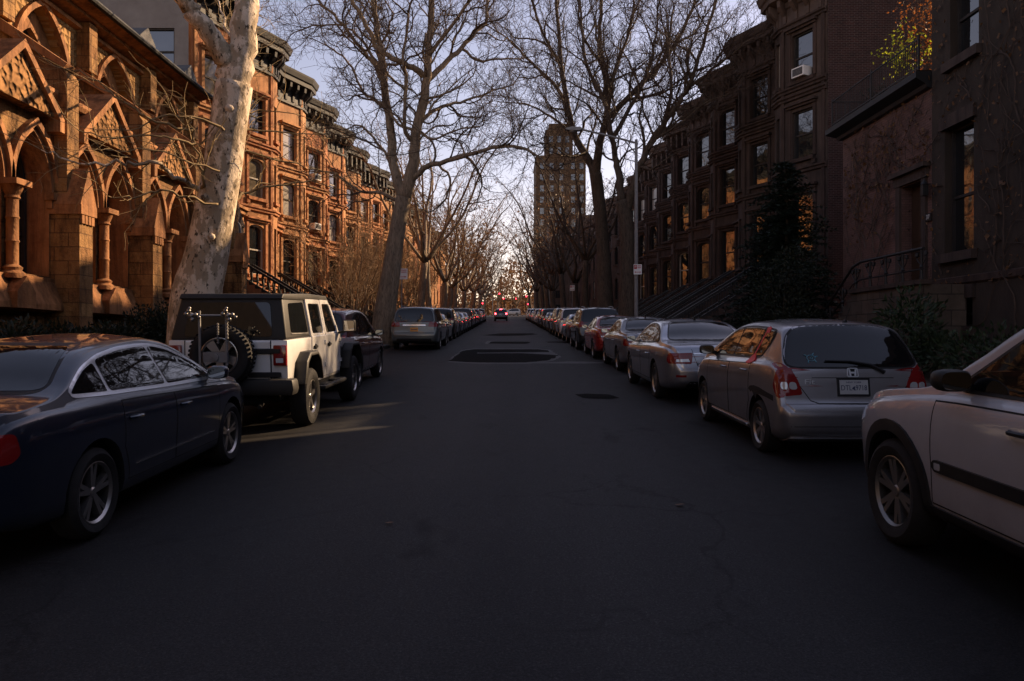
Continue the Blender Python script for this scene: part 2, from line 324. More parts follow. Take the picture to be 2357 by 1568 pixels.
patch('road_patch', M['patch'], [(1033, 832), (1046, 822), (1064, 808), (1092, 804.5), (1238, 804.5), (1262, 807), (1264, 811), (1100, 812.5), (1098, 814), (1200, 813.5), (1283, 818), (1280, 823), (1262, 830), (1210, 835), (1100, 835)], .008)
patch('road_patch', M['patch'], [(1126, 791), (1130, 787), (1215, 787), (1222, 789), (1210, 792)], .006)
patch('road_patch', M['tar'], [(1117, 789), (1120, 786), (1137, 785.5), (1128, 788), (1124, 793), (1119, 793)], .009)
patch('road_patch', M['patch'], [(1110, 772), (1150, 768), (1225, 767.5), (1238, 770), (1200, 773), (1150, 774)], .006)
patch('road_patch', M['patch'], [(1255, 787), (1300, 786), (1330, 788), (1310, 790), (1262, 789)], .006)
patch('road_patch', M['patch'], [(1326, 909), (1350, 907), (1405, 909), (1423, 917), (1400, 919), (1340, 918)], .006)
patch('road_patch', M['tar'], [(1180, 836), (1330, 832), (1420, 836), (1320, 837)], .002)
for yy in (197.2,):
    for i in range(9):
        mb = MB(); x = -4.4+i*1.1; mb.box(x-.3, x+.3, 194.2, 197.0, gz(195.6)+.0-.01, gz(195.6)+.075); struct(mb.build('road_marking', M['white']))
# ---------------------------------------------------------------- masonry helpers
def outline(kind, a0, a1, b0, b1, rise=.3, n=9):
    """opening outline, counter-clockwise from bottom left: (a along wall, b height)"""
    if kind == 'rect': return [(a0, b0), (a1, b0), (a1, b1), (a0, b1)]
    c = (a0+a1)/2; hw = (a1-a0)/2; p = [(a0, b0), (a1, b0)]
    if kind == 'seg':
        for i in range(n): t = math.pi*i/(n-1); p.append((c+hw*math.cos(t), b1-rise+rise*math.sin(t)**.8))
        return p
    # pointed: two arcs through spring and peak
    Rr = (hw*hw+rise*rise)/(2*hw); A = math.asin(min(1, rise/Rr)); sp = b1-rise
    for i in range(n): t = A*i/(n-1); p.append((a1-Rr+Rr*math.cos(t), sp+Rr*math.sin(t)))
    for i in range(n-2, -1, -1): t = A*i/(n-1); p.append((a0+Rr-Rr*math.cos(t), sp+Rr*math.sin(t)))
    return p
def offset_poly(poly, w):
    """offset a counter-clockwise outline outwards by w (inwards if negative)"""
    n = len(poly); out = []
    for i in range(n):
        p0, p1, p2 = (Vector(poly[(i+k) % n]) for k in (-1, 0, 1)); d1 = p1-p0; d2 = p2-p1
        d1 = d1.normalized() if d1.length > 1e-9 else Vector((1, 0)); d2 = d2.normalized() if d2.length > 1e-9 else d1
        n1 = Vector((d1.y, -d1.x)); n2 = Vector((d2.y, -d2.x)); m = (n1+n2)/max(.35, 1+n1.dot(n2)); q = p1+m*w; out.append((q.x, q.y))
    return out
class Seg:
    """one straight stretch of facade from p0 to p1 (s along the street, o outwards)"""
    def __init__(s, T, p0, p1):
        s.T = T; s.p = Vector(p0); d = Vector(p1)-s.p; s.L = d.length; s.d = d/s.L; s.n = Vector((-s.d.y, s.d.x))
    def at(s, a, z, out=0): q = s.p+s.d*a+s.n*out; return s.T(q.x, q.y, z)
    def panel(s, mb, z0, z1, holes=(), depth=.22, out=0, jamb=None, a0=0, a1=None):
        a1 = s.L if a1 is None else a1; loops = [[(a0, z0), (a1, z0), (a1, z1), (a0, z1)]]+[list(h) for h in holes]
        flat = [p for l in loops for p in l]; tri = tessellate_polygon([[Vector((*p, 0)) for p in l] for l in loops])
        mb.add([s.at(a, z, out) for a, z in flat], [tuple(t) for t in tri])
        for h in holes:
            k = len(h); (jamb or mb).add([s.at(a, z, out) for a, z in h]+[s.at(a, z, out-depth) for a, z in h], [(i, (i+1) % k, (i+1) % k+k, i+k) for i in range(k)])
    def block(s, mb, a0, a1, z0, z1, o0, o1):
        v = [s.at(a, z, o) for z in (z0, z1) for o in (o0, o1) for a in (a0, a1)]
        mb.add(v, ((0, 2, 3, 1), (4, 5, 7, 6), (0, 1, 5, 4), (2, 6, 7, 3), (0, 4, 6, 2), (1, 3, 7, 5)))
    def poly(s, mb, pts, o0, o1):
        mb.prism(pts, o0, o1, lambda a, z, o: s.at(a, z, o))
    def band(s, mb, o_out, o_in, out0, out1):
        """ring between two outlines of the same length, from depth out0 to out1 (front)"""
        k = len(o_out); vs = [s.at(a, z, out1) for a, z in o_out]+[s.at(a, z, out1) for a, z in o_in]+[s.at(a, z, out0) for a, z in o_in]+[s.at(a, z, out0) for a, z in o_out]
        mb.add(vs, [(r*k+i, r*k+(i+1) % k, ((r+1) % 4)*k+(i+1) % k, ((r+1) % 4)*k+i) for r in range(4) for i in range(k)])
    def window(s, parent, ol, depth=.18, glass=None, frame=None, rails=(.5,), mull=0, name='window', fw=.06):
        f = MB(); ins = offset_poly(ol, -fw); s.band(f, offset_poly(ol, .01), ins, -depth-.04, -depth+.05)
        zs = [p[1] for p in ol]; as_ = [p[0] for p in ol]; z0, z1, a0, a1 = min(zs), max(zs), min(as_), max(as_)
        for r in rails: zz = lerp(z0, z1, r); s.block(f, a0+.02, a1-.02, zz-.035, zz+.035, -depth-.03, -depth+.03)
        for i in range(mull): aa = lerp(a0, a1, (i+1)/(mull+1)); s.block(f, aa-.03, aa+.03, z0+.02, z1-.04, -depth-.03, -depth+.025)
        fo = f.build(name, frame or M['frame'], parent)
        g = MB(); g.add([s.at(a, z, -depth-.02) for a, z in ol], [tuple(t) for t in tessellate_polygon([[Vector((*p, 0)) for p in ol]])])
        g.build('pane', glass or M['glass'], fo); return fo
def course(mb, T, path, prof):
    """moulding swept along a facade path; prof: (projection, height)"""
    P = [Vector(p) for p in path]; n = len(P); off = []
    for i in range(n):
        ds = []
        if i: ds.append((P[i]-P[i-1]).normalized())
        if i < n-1: ds.append((P[i+1]-P[i]).normalized())
        ns = [Vector((-d.y, d.x)) for d in ds]
        off.append(ns[0] if len(ns) == 1 else (ns[0]+ns[1])/max(.4, 1+ns[0].dot(ns[1])))
    k = len(prof); vs = [T(P[i].x+off[i].x*q, P[i].y+off[i].y*q, z) for i in range(n) for q, z in prof]
    fs = [(i*k+j, i*k+j+1, (i+1)*k+j+1, (i+1)*k+j) for i in range(n-1) for j in range(k-1)]
    fs += [tuple(range(k)), tuple((n-1)*k+j for j in range(k))]; mb.add(vs, fs)
BAL = [(.035, 0), (.05, .02), (.05, .08), (.03, .12), (.055, .25), (.06, .33), (.03, .52), (.03, .58), (.05, .62), (.05, .7)]
def stoop(parent, T, s0, s1, o0, zt, z0, mat, railmat, heavy):
    n = max(3, int(round((zt-z0)/.18))); h = (zt-z0)/n; td = .285; land = .9; st = MB(); o_end = o0+land+n*td
    v = [(o0, z0-1.2), (o_end, z0-1.2), (o_end, z0)]
    for i in range(n): v += [(o_end-i*td, z0+(i+1)*h), (o_end-(i+1)*td, z0+(i+1)*h)]
    v += [(o0, zt)]
    clean = [p for i, p in enumerate(v) if i == 0 or (abs(p[0]-v[i-1][0])+abs(p[1]-v[i-1][1])) > 1e-6]
    st.prism(clean, s0, s1, lambda o, z, s: T(s, o, z)); sto = st.build('stoop', mat, parent)
    for s in (s0+.1, s1-.1):
        r = MB(); top = [(o0, zt), (o0+land, zt), (o_end-.1, z0+h)]
        for (oa, za), (ob, zb) in zip(top[:-1], top[1:]):
            r.bar(T(s, oa, za+.86), T(s, ob, zb+.86), .16, .10); r.bar(T(s, oa, za+.10), T(s, ob, zb+.10), .18, .16)
            k = max(2, int(abs(ob-oa)/.26))
            for i in range(k):
                t = (i+.5)/k; c = T(s, lerp(oa, ob, t), lerp(za, zb, t)+.13)
                if heavy: r.lathe(BAL, c, 6)
                else: r.bar(c, c+Vector((0, 0, .7)), .03)
        for oo, zz in ((o_end-.02, z0), ):
            c = T(s, oo, zz); r.box(c.x-.13, c.x+.13, c.y-.13, c.y+.13, c.z-.3, c.z+1.05); r.box(c.x-.17, c.x+.17, c.y-.17, c.y+.17, c.z+1.05, c.z+1.15)
        r.build('balustrade', railmat, sto)
    return sto
def bracket(parent, seg, a, z0, z1, proj, w, mat):
    pr = [(0, z0), (.10, z0+.02), (.12, lerp(z0, z1, .35)), (.26, lerp(z0, z1, .5)), (proj*.78, lerp(z0, z1, .72)), (proj*.85, z1), (0, z1)]
    b = MB(); b.prism(pr, a-w/2, a+w/2, lambda o, z, aa: seg.at(aa, z, o)); return b.build('bracket', mat, parent)
def house(sgn, Xf, Y0, w, zc, floors, label, group, mats, detail=2, seed=0, side=None, side_mat=None, shades=.35, heavy=False, bay=1.1, parlor=4.4, belts=(), plain_front=False, loc_lamps=False):
    """row house with a canted bay; zc: height of the cornice top"""
    rng = random.Random(seed); zb = gz(Y0+w/2)+.12; root = thing('brownstone_house', label, 'house', (sgn*Xf, Y0, zb), group)
    T = lambda s, o, z: Vector((-sgn*o, s, z-zb)); mw, mt, mc = mats
    k = w/5.5; path = [(.02, 0), (2.3*k, bay), (2.95*k, bay), (3.55*k, 0), (w-.02, 0)]
    segs = [Seg(T, a, b) for a, b in zip(path[:-1], path[1:])]
    wall = MB(); trim = MB(); zt = zc-.75; wins = []
    for i, (z0, z1, kind) in enumerate(floors):
        last = i == 0
        for j, sg in enumerate(segs):
            if j == 0: c, hw = sg.L*.52, .56
            elif j == 1: c, hw = sg.L/2, .20
            elif j == 3: c, hw = sg.L/2, .46
            else: continue
            if j == 3 and i == 1: continue
            wins.append((j, i, outline(kind if j != 1 else 'rect', c-hw, c+hw, z0, z1, .28)))
    door = None
    if len(floors) > 1:
        sg = segs[3]; c = sg.L/2; door = outline('seg', c-.6, c+.6, parlor, parlor+3.0, .35)
    for j, sg in enumerate(segs):
        hs = [ol for jj, i, ol in wins if jj == j]+([door] if j == 3 and door else [])
        sg.panel(wall, zb-2.2, zt, hs, .24)
    # party walls and roof
    for s in (.02, w-.02): wall.quad(T(s, 0, zb-2.2), T(s, -8.2, zb-2.2), T(s, -8.2, zt), T(s, 0, zt))
    wall.quad(T(.02, -8.2, zb-2.2), T(w-.02, -8.2, zb-2.2), T(w-.02, -8.2, zt), T(.02, -8.2, zt))
    wall.add([T(s, o, zt) for s, o in path]+[T(w-.02, -8.2, zt), T(.02, -8.2, zt)], [tuple(t) for t in tessellate_polygon([[Vector((s, o, 0)) for s, o in path+[(w-.02, -8.2), (.02, -8.2)]]])])
    wall.build('wall', mw, root)
    for j, i, ol in wins:
        if detail == 0 and j == 1: continue
        sg = segs[j]; r = rng.random(); g = M['shade_glass'] if r < shades*.5 else M['curtain_glass'] if r < shades else M['glass']
        sg.window(root, ol, .17, g, M['frame'] if rng.random() < .8 else M['frame_lt'], (.5,) if detail else ())
        a0 = min(p[0] for p in ol); a1 = max(p[0] for p in ol); z0 = min(p[1] for p in ol); z1 = max(p[1] for p in ol)
        sg.block(trim, a0-.14, a1+.14, z0-.16, z0-.003, .003, .15)
        if j != 1 and detail:
            sg.block(trim, a0-.22, a1+.22, z1+.14, z1+.24, .003, .13); sg.block(trim, a0-.28, a1+.28, z1+.24, z1+.34, .003, .22)
            for aa in (a0-.2, a1+.04): sg.block(trim, aa, aa+.16, z0, z1+.14, .003, .06)
            if detail > 1:
                for aa in (a0-.2, a1+.04): sg.block(trim, aa-.02, aa+.18, z0-.36, z0-.16, .003, .11)
    for z in belts: course(trim, T, path, [(.004, z), (.10, z+.03), (.10, z+.12), (.17, z+.16), (.17, z+.24), (.004, z+.27)])
    if detail:
        for sg, a in ((segs[0], .10), (segs[0], segs[0].L-.26), (segs[3], segs[3].L-.30)):
            sg.block(trim, a, a+.17, zb-.5, zt-.02, .004, .07)
    trim.build('stone_trim', mt, root)
    co = MB(); zf = zc-1.85
    course(co, T, path, [(.004, zf), (.10, zf+.04), (.10, zf+.14), (.05, zf+.18), (.05, zc-1.0), (.12, zc-.95), (.16, zc-.75), (.54, zc-.62), (.56, zc-.40), (.63, zc-.34), (.70, zc-.10), (.72, zc), (.004, zc+.05)])
    cor = co.build('cornice', mc, root)
    if detail > 1:
        for sg, n in ((segs[0], 4), (segs[1], 2), (segs[3], 3)):
            for i in range(n): bracket(cor, sg, sg.L*(i+.5)/n, zc-1.62, zc-.66, .56, .17, mc)
        for sg in (segs[0], segs[3]):
            n = 3 if sg is segs[0] else 2
            for i in range(n): pass
    elif detail:
        x = MB()
        for sg, n in ((segs[0], 4), (segs[1], 2)):
            for i in range(n): a = sg.L*(i+.5)/n; sg.block(x, a-.08, a+.08, zc-1.6, zc-.7, .05, .42)
        x.build('bracket_row', mc, cor)
    if door:
        sg = segs[3]; d = MB(); zs = [p[1] for p in door]; d.add([sg.at(a, z, -.24) for a, z in door], [tuple(t) for t in tessellate_polygon([[Vector((*p, 0)) for p in door]])])
        c = sg.L/2
        for aa in (c-.42, c+.08): sg.block(d, aa, aa+.34, parlor+.3, parlor+1.2, -.235, -.20); sg.block(d, aa, aa+.34, parlor+1.4, parlor+2.3, -.235, -.20)
        do = d.build('door', M['door'], root)
        if detail > 1: k2 = MB(); q = sg.at(c+.02, parlor+1.1, -.16); k2.lathe([(0, -.04), (.04, -.02), (.04, .02), (0, .04)], q, 8); k2.build('handle', M['chrome'], do)
        if detail:
            hd = MB(); sg.block(hd, c-.85, c+.85, parlor+3.25, parlor+3.45, .003, .55); sg.block(hd, c-.95, c+.95, parlor+3.45, parlor+3.58, .003, .68)
            for aa in (c-.8, c+.6): sg.block(hd, aa, aa+.2, parlor+2.6, parlor+3.25, .003, .38); sg.block(hd, aa+.02, aa+.18, parlor, parlor+2.6, .003, .12)
            hd.build('door_hood', mt, root)
            if loc_lamps:
                for aa in (c-.95, c+.95):
                    q = sg.at(aa, parlor+1.9, .12); l = MB(); l.box(q.x-.06, q.x+.06, q.y-.06, q.y+.06, q.z+.1, q.z+.16); l.bar(q+Vector((0, 0, .15)), sg.at(aa, parlor+2.1, 0), .03); l.box(q.x-.05, q.x+.05, q.y-.05, q.y+.05, q.z-.14, q.z-.10)
                    lo = l.build('wall_lantern', M['metal_dk'], root); b = MB(); b.lathe([(0, -.09), (.04, -.06), (.045, .03), (0, .09)], q, 8); b.build('bulb', M['bulb'], lo)
            p0 = sg.p+sg.d*c; stoop(root, T, p0.x-.85, p0.x+.85, .01, parlor-.02, zb, mw if heavy else M['brown_dk'], M['cornice_l'] if heavy else M['metal_dk'], heavy)
    return root, T, segs, zb
M['door'] = rough_mat('dark_oak_door', (.03, .016, .01), (.055, .03, .018), 4, .5, .2, .004, 30, stretch=(1, 1, .2))
M['bulb'] = plain('lit_bulb', (.9, .6, .3), .4, emit=(1, .5, .15), es=9)
M['carved'] = None
def carved():
    m, nt, b = new_mat('carved_stone'); v = coords(nt, 'Object'); vo = nt.nodes.new('ShaderNodeTexVoronoi'); vo.inputs['Scale'].default_value = 7.5; vo.feature = 'SMOOTH_F1'; nt.links.new(v, vo.inputs['Vector'])
    n = noise(nt, v, 3, 4); nt.links.new(ramp(nt, n, ((.3, (.17, .085, .033)), (.7, (.32, .165, .065)))), b.inputs['Base Color']); setp(b, Roughness=.9, Specular_IOR_Level=.2)
    bump(nt, b, vo.outputs['Distance'], 1.0, .3); return m
M['carved'] = carved()
def diaper():
    m, nt, b = new_mat('diapered_stone'); g = nt.nodes.new('ShaderNodeNewGeometry'); sp = nt.nodes.new('ShaderNodeSeparateXYZ'); nt.links.new(g.outputs['Position'], sp.inputs[0])
    cb = nt.nodes.new('ShaderNodeCombineXYZ'); nt.links.new(sp.outputs[1], cb.inputs[0]); nt.links.new(sp.outputs[2], cb.inputs[1])
    mp = nt.nodes.new('ShaderNodeMapping'); nt.links.new(cb.outputs[0], mp.inputs[0])
    vo = nt.nodes.new('ShaderNodeTexVoronoi'); vo.distance = 'CHEBYCHEV'; vo.inputs['Scale'].default_value = 4.6; vo.inputs['Randomness'].default_value = .06; nt.links.new(mp.outputs[0], vo.inputs['Vector'])
    n = noise(nt, g.outputs['Position'], 3, 4); nt.links.new(ramp(nt, n, ((.3, (.24, .13, .05)), (.7, (.36, .21, .085)))), b.inputs['Base Color']); setp(b, Roughness=.9, Specular_IOR_Level=.2)
    p = bump(nt, b, vo.outputs['Distance'], 1.0, .16); bump(nt, b, noise(nt, g.outputs['Position'], 18, 3), .5, .03, p); return m
M['diaper'] = diaper()
M['greywall'] = rough_mat('grey_stucco', (.16, .14, .13), (.22, .20, .185), 1.2, .9, .2, .01, 20)
M['plaster'] = rough_mat('pale_plaster', (.30, .26, .21), (.44, .38, .31), 3, .9, .2, .01, 20)
M['slate'] = rough_mat('slate', (.05, .05, .054), (.085, .083, .082), 4, .7, .2, .008, 30)
# ---------------------------------------------------------------- church on the left
def church():
    zb = gz(19)+.12; root = thing('church_aisle', 'low stone church with pointed arches, gablets and stepped buttresses in orange light', 'church', (-10, 19, zb))
    T = lambda s, o, z: Vector((o+10, s-19, z-zb)); XA, XC, Y0, Y1 = -10.15, -11.6, 6.0, 27.7
    A = Seg(T, (Y0, XA), (Y1, XA)); K = Seg(T, (Y0, XC), (Y1, XC))
    bays = [8.4, 11.9, 15.4, 18.9, 22.4, 25.9]; piers = [10.15, 13.65, 17.15, 20.65, 24.15, 27.45]
    wall = MB(); jamb = MB(); trim = MB(); holes = []
    for yc in bays:
        for d in (-.80, .80): holes.append(outline('pt', yc+d-.64-Y0, yc+d+.64-Y0, 3.05, 6.12, 1.22, 8))
    A.panel(wall, zb-1.5, 7.15, holes, .62, jamb=jamb)
    wall.quad(T(Y1, XA, zb-1.5), T(Y1, -22, zb-1.5), T(Y1, -22, 10.4), T(Y1, XA, 7.15)); wall.build('wall', M['church'], root); wg = MB(); wg.box(-24, XA+10, -64, Y0-19-.02, zb-6-zb, 11.5-zb); wg.build('unseen_sky_blocker', M['brick_ivy'], root)  # last box: unseen dark block added to hold back sky light, no church part
    jamb.build('window_jamb', M['churchtrim'], root)
    for ol in holes: A.window(root, ol, .55, M['plaster'], M['frame'], (), 0, fw=.07)
    for ol in holes:
        a0, a1 = ol[0][0], ol[1][0]; sl = outline('pt', a0+.62, a1-.12, 3.2, 5.75, .7, 6); A.window(root, sl, .50, M['glass'], M['frame'], (.3, .6), 0, 'lancet_window', .05)
    ch = []; cw = MB(); ty = MB()
    for yc in bays: ch.append(outline('pt', yc-1.06-Y0, yc+1.06-Y0, 7.5, 9.97, 1.65, 9))
    K.panel(cw, 7.0, 10.45, ch, .26); cw.build('clerestory_wall', M['diaper'], root)
    for yc, ol in zip(bays, ch):
        inn = outline('pt', yc-.62-Y0, yc+.62-Y0, 7.6, 9.42, 1.0, 9); K.panel(ty, 7.3, 10.1, [inn], .2, out=-.26, a0=yc-1.2-Y0, a1=yc+1.2-Y0)
        K.window(root, inn, .46, M['curtain_glass'], M['frame'], (.35,), 1, fw=.05)
    ty.build('tympanum', M['churchtrim'], root)
    for yc in bays:
        for d in (-.80, .80):
            ol = outline('pt', yc+d-.64-Y0, yc+d+.64-Y0, 4.9, 6.12, 1.22, 10); m = MB()
            o2 = offset_poly(ol, .10); o3 = offset_poly(ol, .22); cut = lambda p: p[2:]
            k = len(ol)-2
            for oo, oi, f0, f1 in ((cut(o2), cut(ol), -.05, .06), (cut(o3), cut(o2), -.05, .15)):
                vs = [A.at(a, z, f1) for a, z in oo]+[A.at(a, z, f1) for a, z in oi]+[A.at(a, z, f0) for a, z in oi]+[A.at(a, z, f0) for a, z in oo]
                m.add(vs, [(r*k+i, r*k+i+1, ((r+1) % 4)*k+i+1, ((r+1) % 4)*k+i) for r in range(4) for i in range(k-1)])
            m.build('arch_moulding', M['churchtrim'], root)
        ol = outline('pt', yc-1.06-Y0, yc+1.06-Y0, 8.3, 9.97, 1.65, 10); m = MB(); o2 = offset_poly(ol, .13)[2:]; oi = ol[2:]; k = len(oi)
        vs = [K.at(a, z, .11) for a, z in o2]+[K.at(a, z, .11) for a, z in oi]+[K.at(a, z, -.05) for a, z in oi]+[K.at(a, z, -.05) for a, z in o2]
        m.add(vs, [(r*k+i, r*k+i+1, ((r+1) % 4)*k+i+1, ((r+1) % 4)*k+i) for r in range(4) for i in range(k-1)]); m.build('arch_moulding', M['churchtrim'], root)
        c = MB(); p = T(yc, XA+.12, 0)
        c.lathe([(.24, 2.9-zb), (.24, 3.0-zb), (.17, 3.06-zb), (.19, 3.12-zb), (.115, 3.18-zb), (.115, 3.62-zb), (.135, 3.65-zb), (.115, 3.69-zb), (.115, 4.1-zb), (.135, 4.13-zb), (.115, 4.17-zb), (.115, 4.5-zb), (.15, 4.53-zb), (.13, 4.58-zb), (.20, 4.74-zb), (.24, 4.78-zb)], (p.x, p.y, 0), 14)
        c.box(p.x-.25, p.x+.25, p.y-.25, p.y+.25, 4.78-zb, 4.90-zb); c.build('column', M['churchtrim'], root, smooth=40)
        pe = MB(); pe.prism([(-.3, 2.3), (.3, 2.3), (.3, 2.62), (.0, 2.95), (-.3, 2.62)], XA-.05, XA+.42, lambda a, z, o: T(yc+a, o, z)); pe.build('column_pedestal', M['churchtrim'], root)
        for d in (-1.48, 1.48):
            A.block(trim, yc+d-.14-Y0, yc+d+.14-Y0, 4.74, 4.9, -.04, .16); A.block(trim, yc+d-.09-Y0, yc+d+.09-Y0, 4.56, 4.74, -.04, .09)
        # gablet over each pair of arches
        g = MB(); g.prism([(yc-1.2, 6.5), (yc+1.2, 6.5), (yc, 7.62)], -11.4, -9.86, lambda s, z, o: T(s, o, z)); go = g.build('gablet', M['carved'], root)
        cp = MB()
        for sg in (-1, 1):
            cp.prism([(yc+sg*1.36, 6.34), (yc+sg*1.36, 6.50), (yc, 7.76), (yc, 7.58), (yc+sg*1.2, 6.46), (yc+sg*1.2, 6.2), (yc+sg*1.36, 6.2)][::sg], -11.35, -9.76, lambda s, z, o: T(s, o, z))
        cp.build('coping', M['churchtrim'], go)
    # string courses, plinth and eaves
    path = [(Y0, XA), (Y1, XA)]
    course(trim, T, path, [(.004, 2.25), (.30, 2.30), (.30, 2.42), (.10, 2.92), (.10, 3.0), (.004, 3.02)])
    course(trim, T, path, [(.004, 1.3), (.14, 1.32), (.10, 1.42), (.004, 1.44)])
    course(trim, T, path, [(.004, 7.0), (.10, 7.03), (.16, 7.12), (.16, 7.2), (.004, 7.22)])
    path = [(Y0, XC), (Y1, XC)]
    course(trim, T, path, [(.004, 9.98), (.16, 10.02), (.16, 10.10), (.06, 10.13), (.06, 10.2), (.40, 10.27), (.40, 10.36), (.55, 10.38), (.72, 10.45), (.004, 10.47)])
    trim.build('string_course', M['churchtrim'], root)
    r = MB(); r.quad(T(Y0, XA+.1, 7.22), T(Y1, XA+.1, 7.22), T(Y1, XC, 7.5), T(Y0, XC, 7.5)); r.quad(T(Y0, XC+.7, 10.5), T(Y1+.15, XC+.7, 10.5), T(Y1+.15, -22, 12.0), T(Y0, -22, 12.0)); r.build('roof', M['slate'], root)
    gt = MB(); gt.tube([T(Y0, XC+.84, 10.47), T(Y1+.2, XC+.84, 10.47)], .085, 8); gt.tube([T(Y0, XC+.74, 10.58), T(Y1+.2, XC+.74, 10.58)], .05, 6)
    gt.build('gutter', M['cornice_l'], root, smooth=40)
    for i, yp in enumerate(piers):
        b = MB(); hw = .27
        b.prism([(XA-.1, zb-1.5), (-9.42, zb-1.5), (-9.42, 1.5), (-9.5, 1.62), (-9.5, 4.75), (XA-.1, 4.75)], yp-hw, yp+hw, lambda o, z, s: T(s, o, z))
        b.prism([(XA-.1, 4.75), (-9.80, 4.75), (-9.80, 7.55), (-9.95, 7.78), (-10.5, 7.78), (-10.5, 7.0), (XA-.1, 7.0)], yp-hw+.04, yp+hw-.04, lambda o, z, s: T(s, o, z))
        b.prism([(-10.5, 7.2), (-10.0, 7.2), (-10.0, 7.75), (XC+.02, 8.75), (XC+.02, 7.2)], yp-.17, yp+.17, lambda o, z, s: T(s, o, z))
        bo = b.build('buttress', M['church'], root)
        c = MB(); c.prism([(-hw-.06, 4.66), (hw+.06, 4.66), (0, 5.52)], XA-.05, -9.44, lambda a, z, o: T(yp+a, o, z))
        c.prism([(-hw-.05, 4.45), (hw+.05, 4.45), (hw+.05, 4.66), (-hw-.05, 4.66)], XA-.05, -9.43, lambda a, z, o: T(yp+a, o, z))
        for kk in range(4): a = -hw+.07+kk*.133; c.prism([(a-.05, 4.25), (a+.05, 4.25), (a+.05, 4.45), (a-.05, 4.45)], -9.6, -9.45, lambda a_, z, o: T(yp+a_, o, z))
        c.build('buttress_gablet', M['churchtrim'], bo)
        c = MB(); c.prism([(-9.86, 7.70), (-9.78, 7.80), (XC+.02, 9.02), (XC+.02, 8.72)], yp-.26, yp+.26, lambda o, z, s: T(s, o, z)); c.build('raking_coping', M['churchtrim'], bo)
        c = MB(); c.box(XC+.01+10, XC+.36+10, yp-.2-19+.0, yp+.2-19, 8.9-zb, 10.2-zb); c.build('pilaster', M['church'], bo)
    for yd in (23.6, 26.8):
        d = MB(); d.prism([(yd-.5, 10.5), (yd+.5, 10.5), (yd+.5, 10.95), (yd, 11.35), (yd-.5, 10.95)], -12.6, -11.15, lambda s, z, o: T(s, o, z)); d.build('roof_dormer', M['slate'], root)
church()
# ---------------------------------------------------------------- left row of houses
LM = [(M['brown'], M['brown_c'], M['cornice_l']), (M['brown_c'], M['brown'], M['cornice_l']), (M['brown_b'], M['brown'], M['cornice_l'])]
ORD = ['first', 'second', 'third', 'fourth', 'fifth', 'sixth', 'seventh', 'eighth', 'ninth', 'tenth', 'eleventh', 'twelfth', 'thirteenth', 'fourteenth', 'fifteenth', 'sixteenth', 'seventeenth', 'eighteenth', 'nineteenth', 'twentieth', 'twenty-first', 'twenty-second']
LF = [(12.0, 13.8, 'rect'), (4.95, 7.45, 'seg'), (8.8, 10.75, 'seg')]
LF = [LF[0], LF[1], LF[2]]
LG = 'sunlit brownstones in the row beyond the church'
rootA, TA, segA, zbA = house(-1, 13.1, 31.5, 5.3, 17.0, [(12.0, 13.8, 'rect'), (4.95, 7.45, 'seg'), (8.8, 10.75, 'seg')], 'brownstone with exposed grey side wall rising over the church roof', LG, LM[1], 2, 3, shades=.3, heavy=True, bay=1.0, belts=(11.35, 8.1, 4.3))
mb = MB(); S = Seg(TA, (0, -11), (0, -.02)); ols = [outline('rect', 9.2, 10.4, 12.6, 14.5), outline('rect', 9.2, 10.4, 9.6, 11.4)]; S.panel(mb, 6, 16.2, ols, .15, out=.22)
mb.build('side_wall', M['greywall'], rootA)
for ol in ols: S.window(rootA, ol, -.10, M['glass'], M['frame'])
Y = 36.9; left_rows = []
for i in range(20):
    zc = 17.05 if Y < 66 else 17.9 if Y < 95 else 19.2 if Y < 125 else 20.2
    w = (5.7, 5.55, 5.45, 6.0, 5.6)[i % 5]; dz = zc-17.05
    fl = [(12.0+dz, 13.8+dz, 'rect'), (4.95+dz, 7.45+dz, 'seg'), (8.8+dz, 10.75+dz, 'seg')]
    lab = f'sunlit brownstone in the left row, {ORD[i+1]} house beyond the church'
    r_ = house(-1, 13.1, Y, w, zc, fl, lab, LG, LM[(i*2) % 3], 2 if i < 4 else 1 if i < 9 else 0, 20+i, shades=.75 if i < 3 else .5, heavy=True, bay=1.0, parlor=4.4+dz, belts=(11.35+dz, 8.1+dz, 4.3+dz) if i < 12 else (), loc_lamps=(i == 0))
    left_rows.append((r_, Y, w)); Y += w+.03
# ---------------------------------------------------------------- right row of houses
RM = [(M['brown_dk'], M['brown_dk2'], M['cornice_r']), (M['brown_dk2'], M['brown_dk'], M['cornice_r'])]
RG = 'shaded brownstones in the row beyond the brick gable'
Y = 31.1; right_rows = []
for i in range(22):
    zc = 17.0 if Y < 84 else 17.9 if Y < 105 else 19.2 if Y < 130 else 20.4; dz = zc-17.0
    w = (5.5, 5.4, 5.4, 5.45, 5.2)[i % 5]
    fl = [(12.75+dz, 14.75+dz, 'rect'), (5.4+dz, 7.9+dz, 'rect' if i < 3 else 'seg'), (9.4+dz, 11.45+dz, 'rect' if i < 3 else 'seg')]
    lab = 'dark brownstone joined to the red brick gable, one air conditioner high up' if i == 0 else f'shaded dark brownstone in the right row, {ORD[i]} house from the brick gable'
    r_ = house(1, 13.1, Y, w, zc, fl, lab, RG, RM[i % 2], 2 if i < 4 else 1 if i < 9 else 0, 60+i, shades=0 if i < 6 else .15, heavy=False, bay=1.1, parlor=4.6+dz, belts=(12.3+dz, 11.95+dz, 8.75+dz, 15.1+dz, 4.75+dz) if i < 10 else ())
    right_rows.append((r_, Y, w)); Y += w+.03
rootR = right_rows[0][0][0]; TR = right_rows[0][0][1]
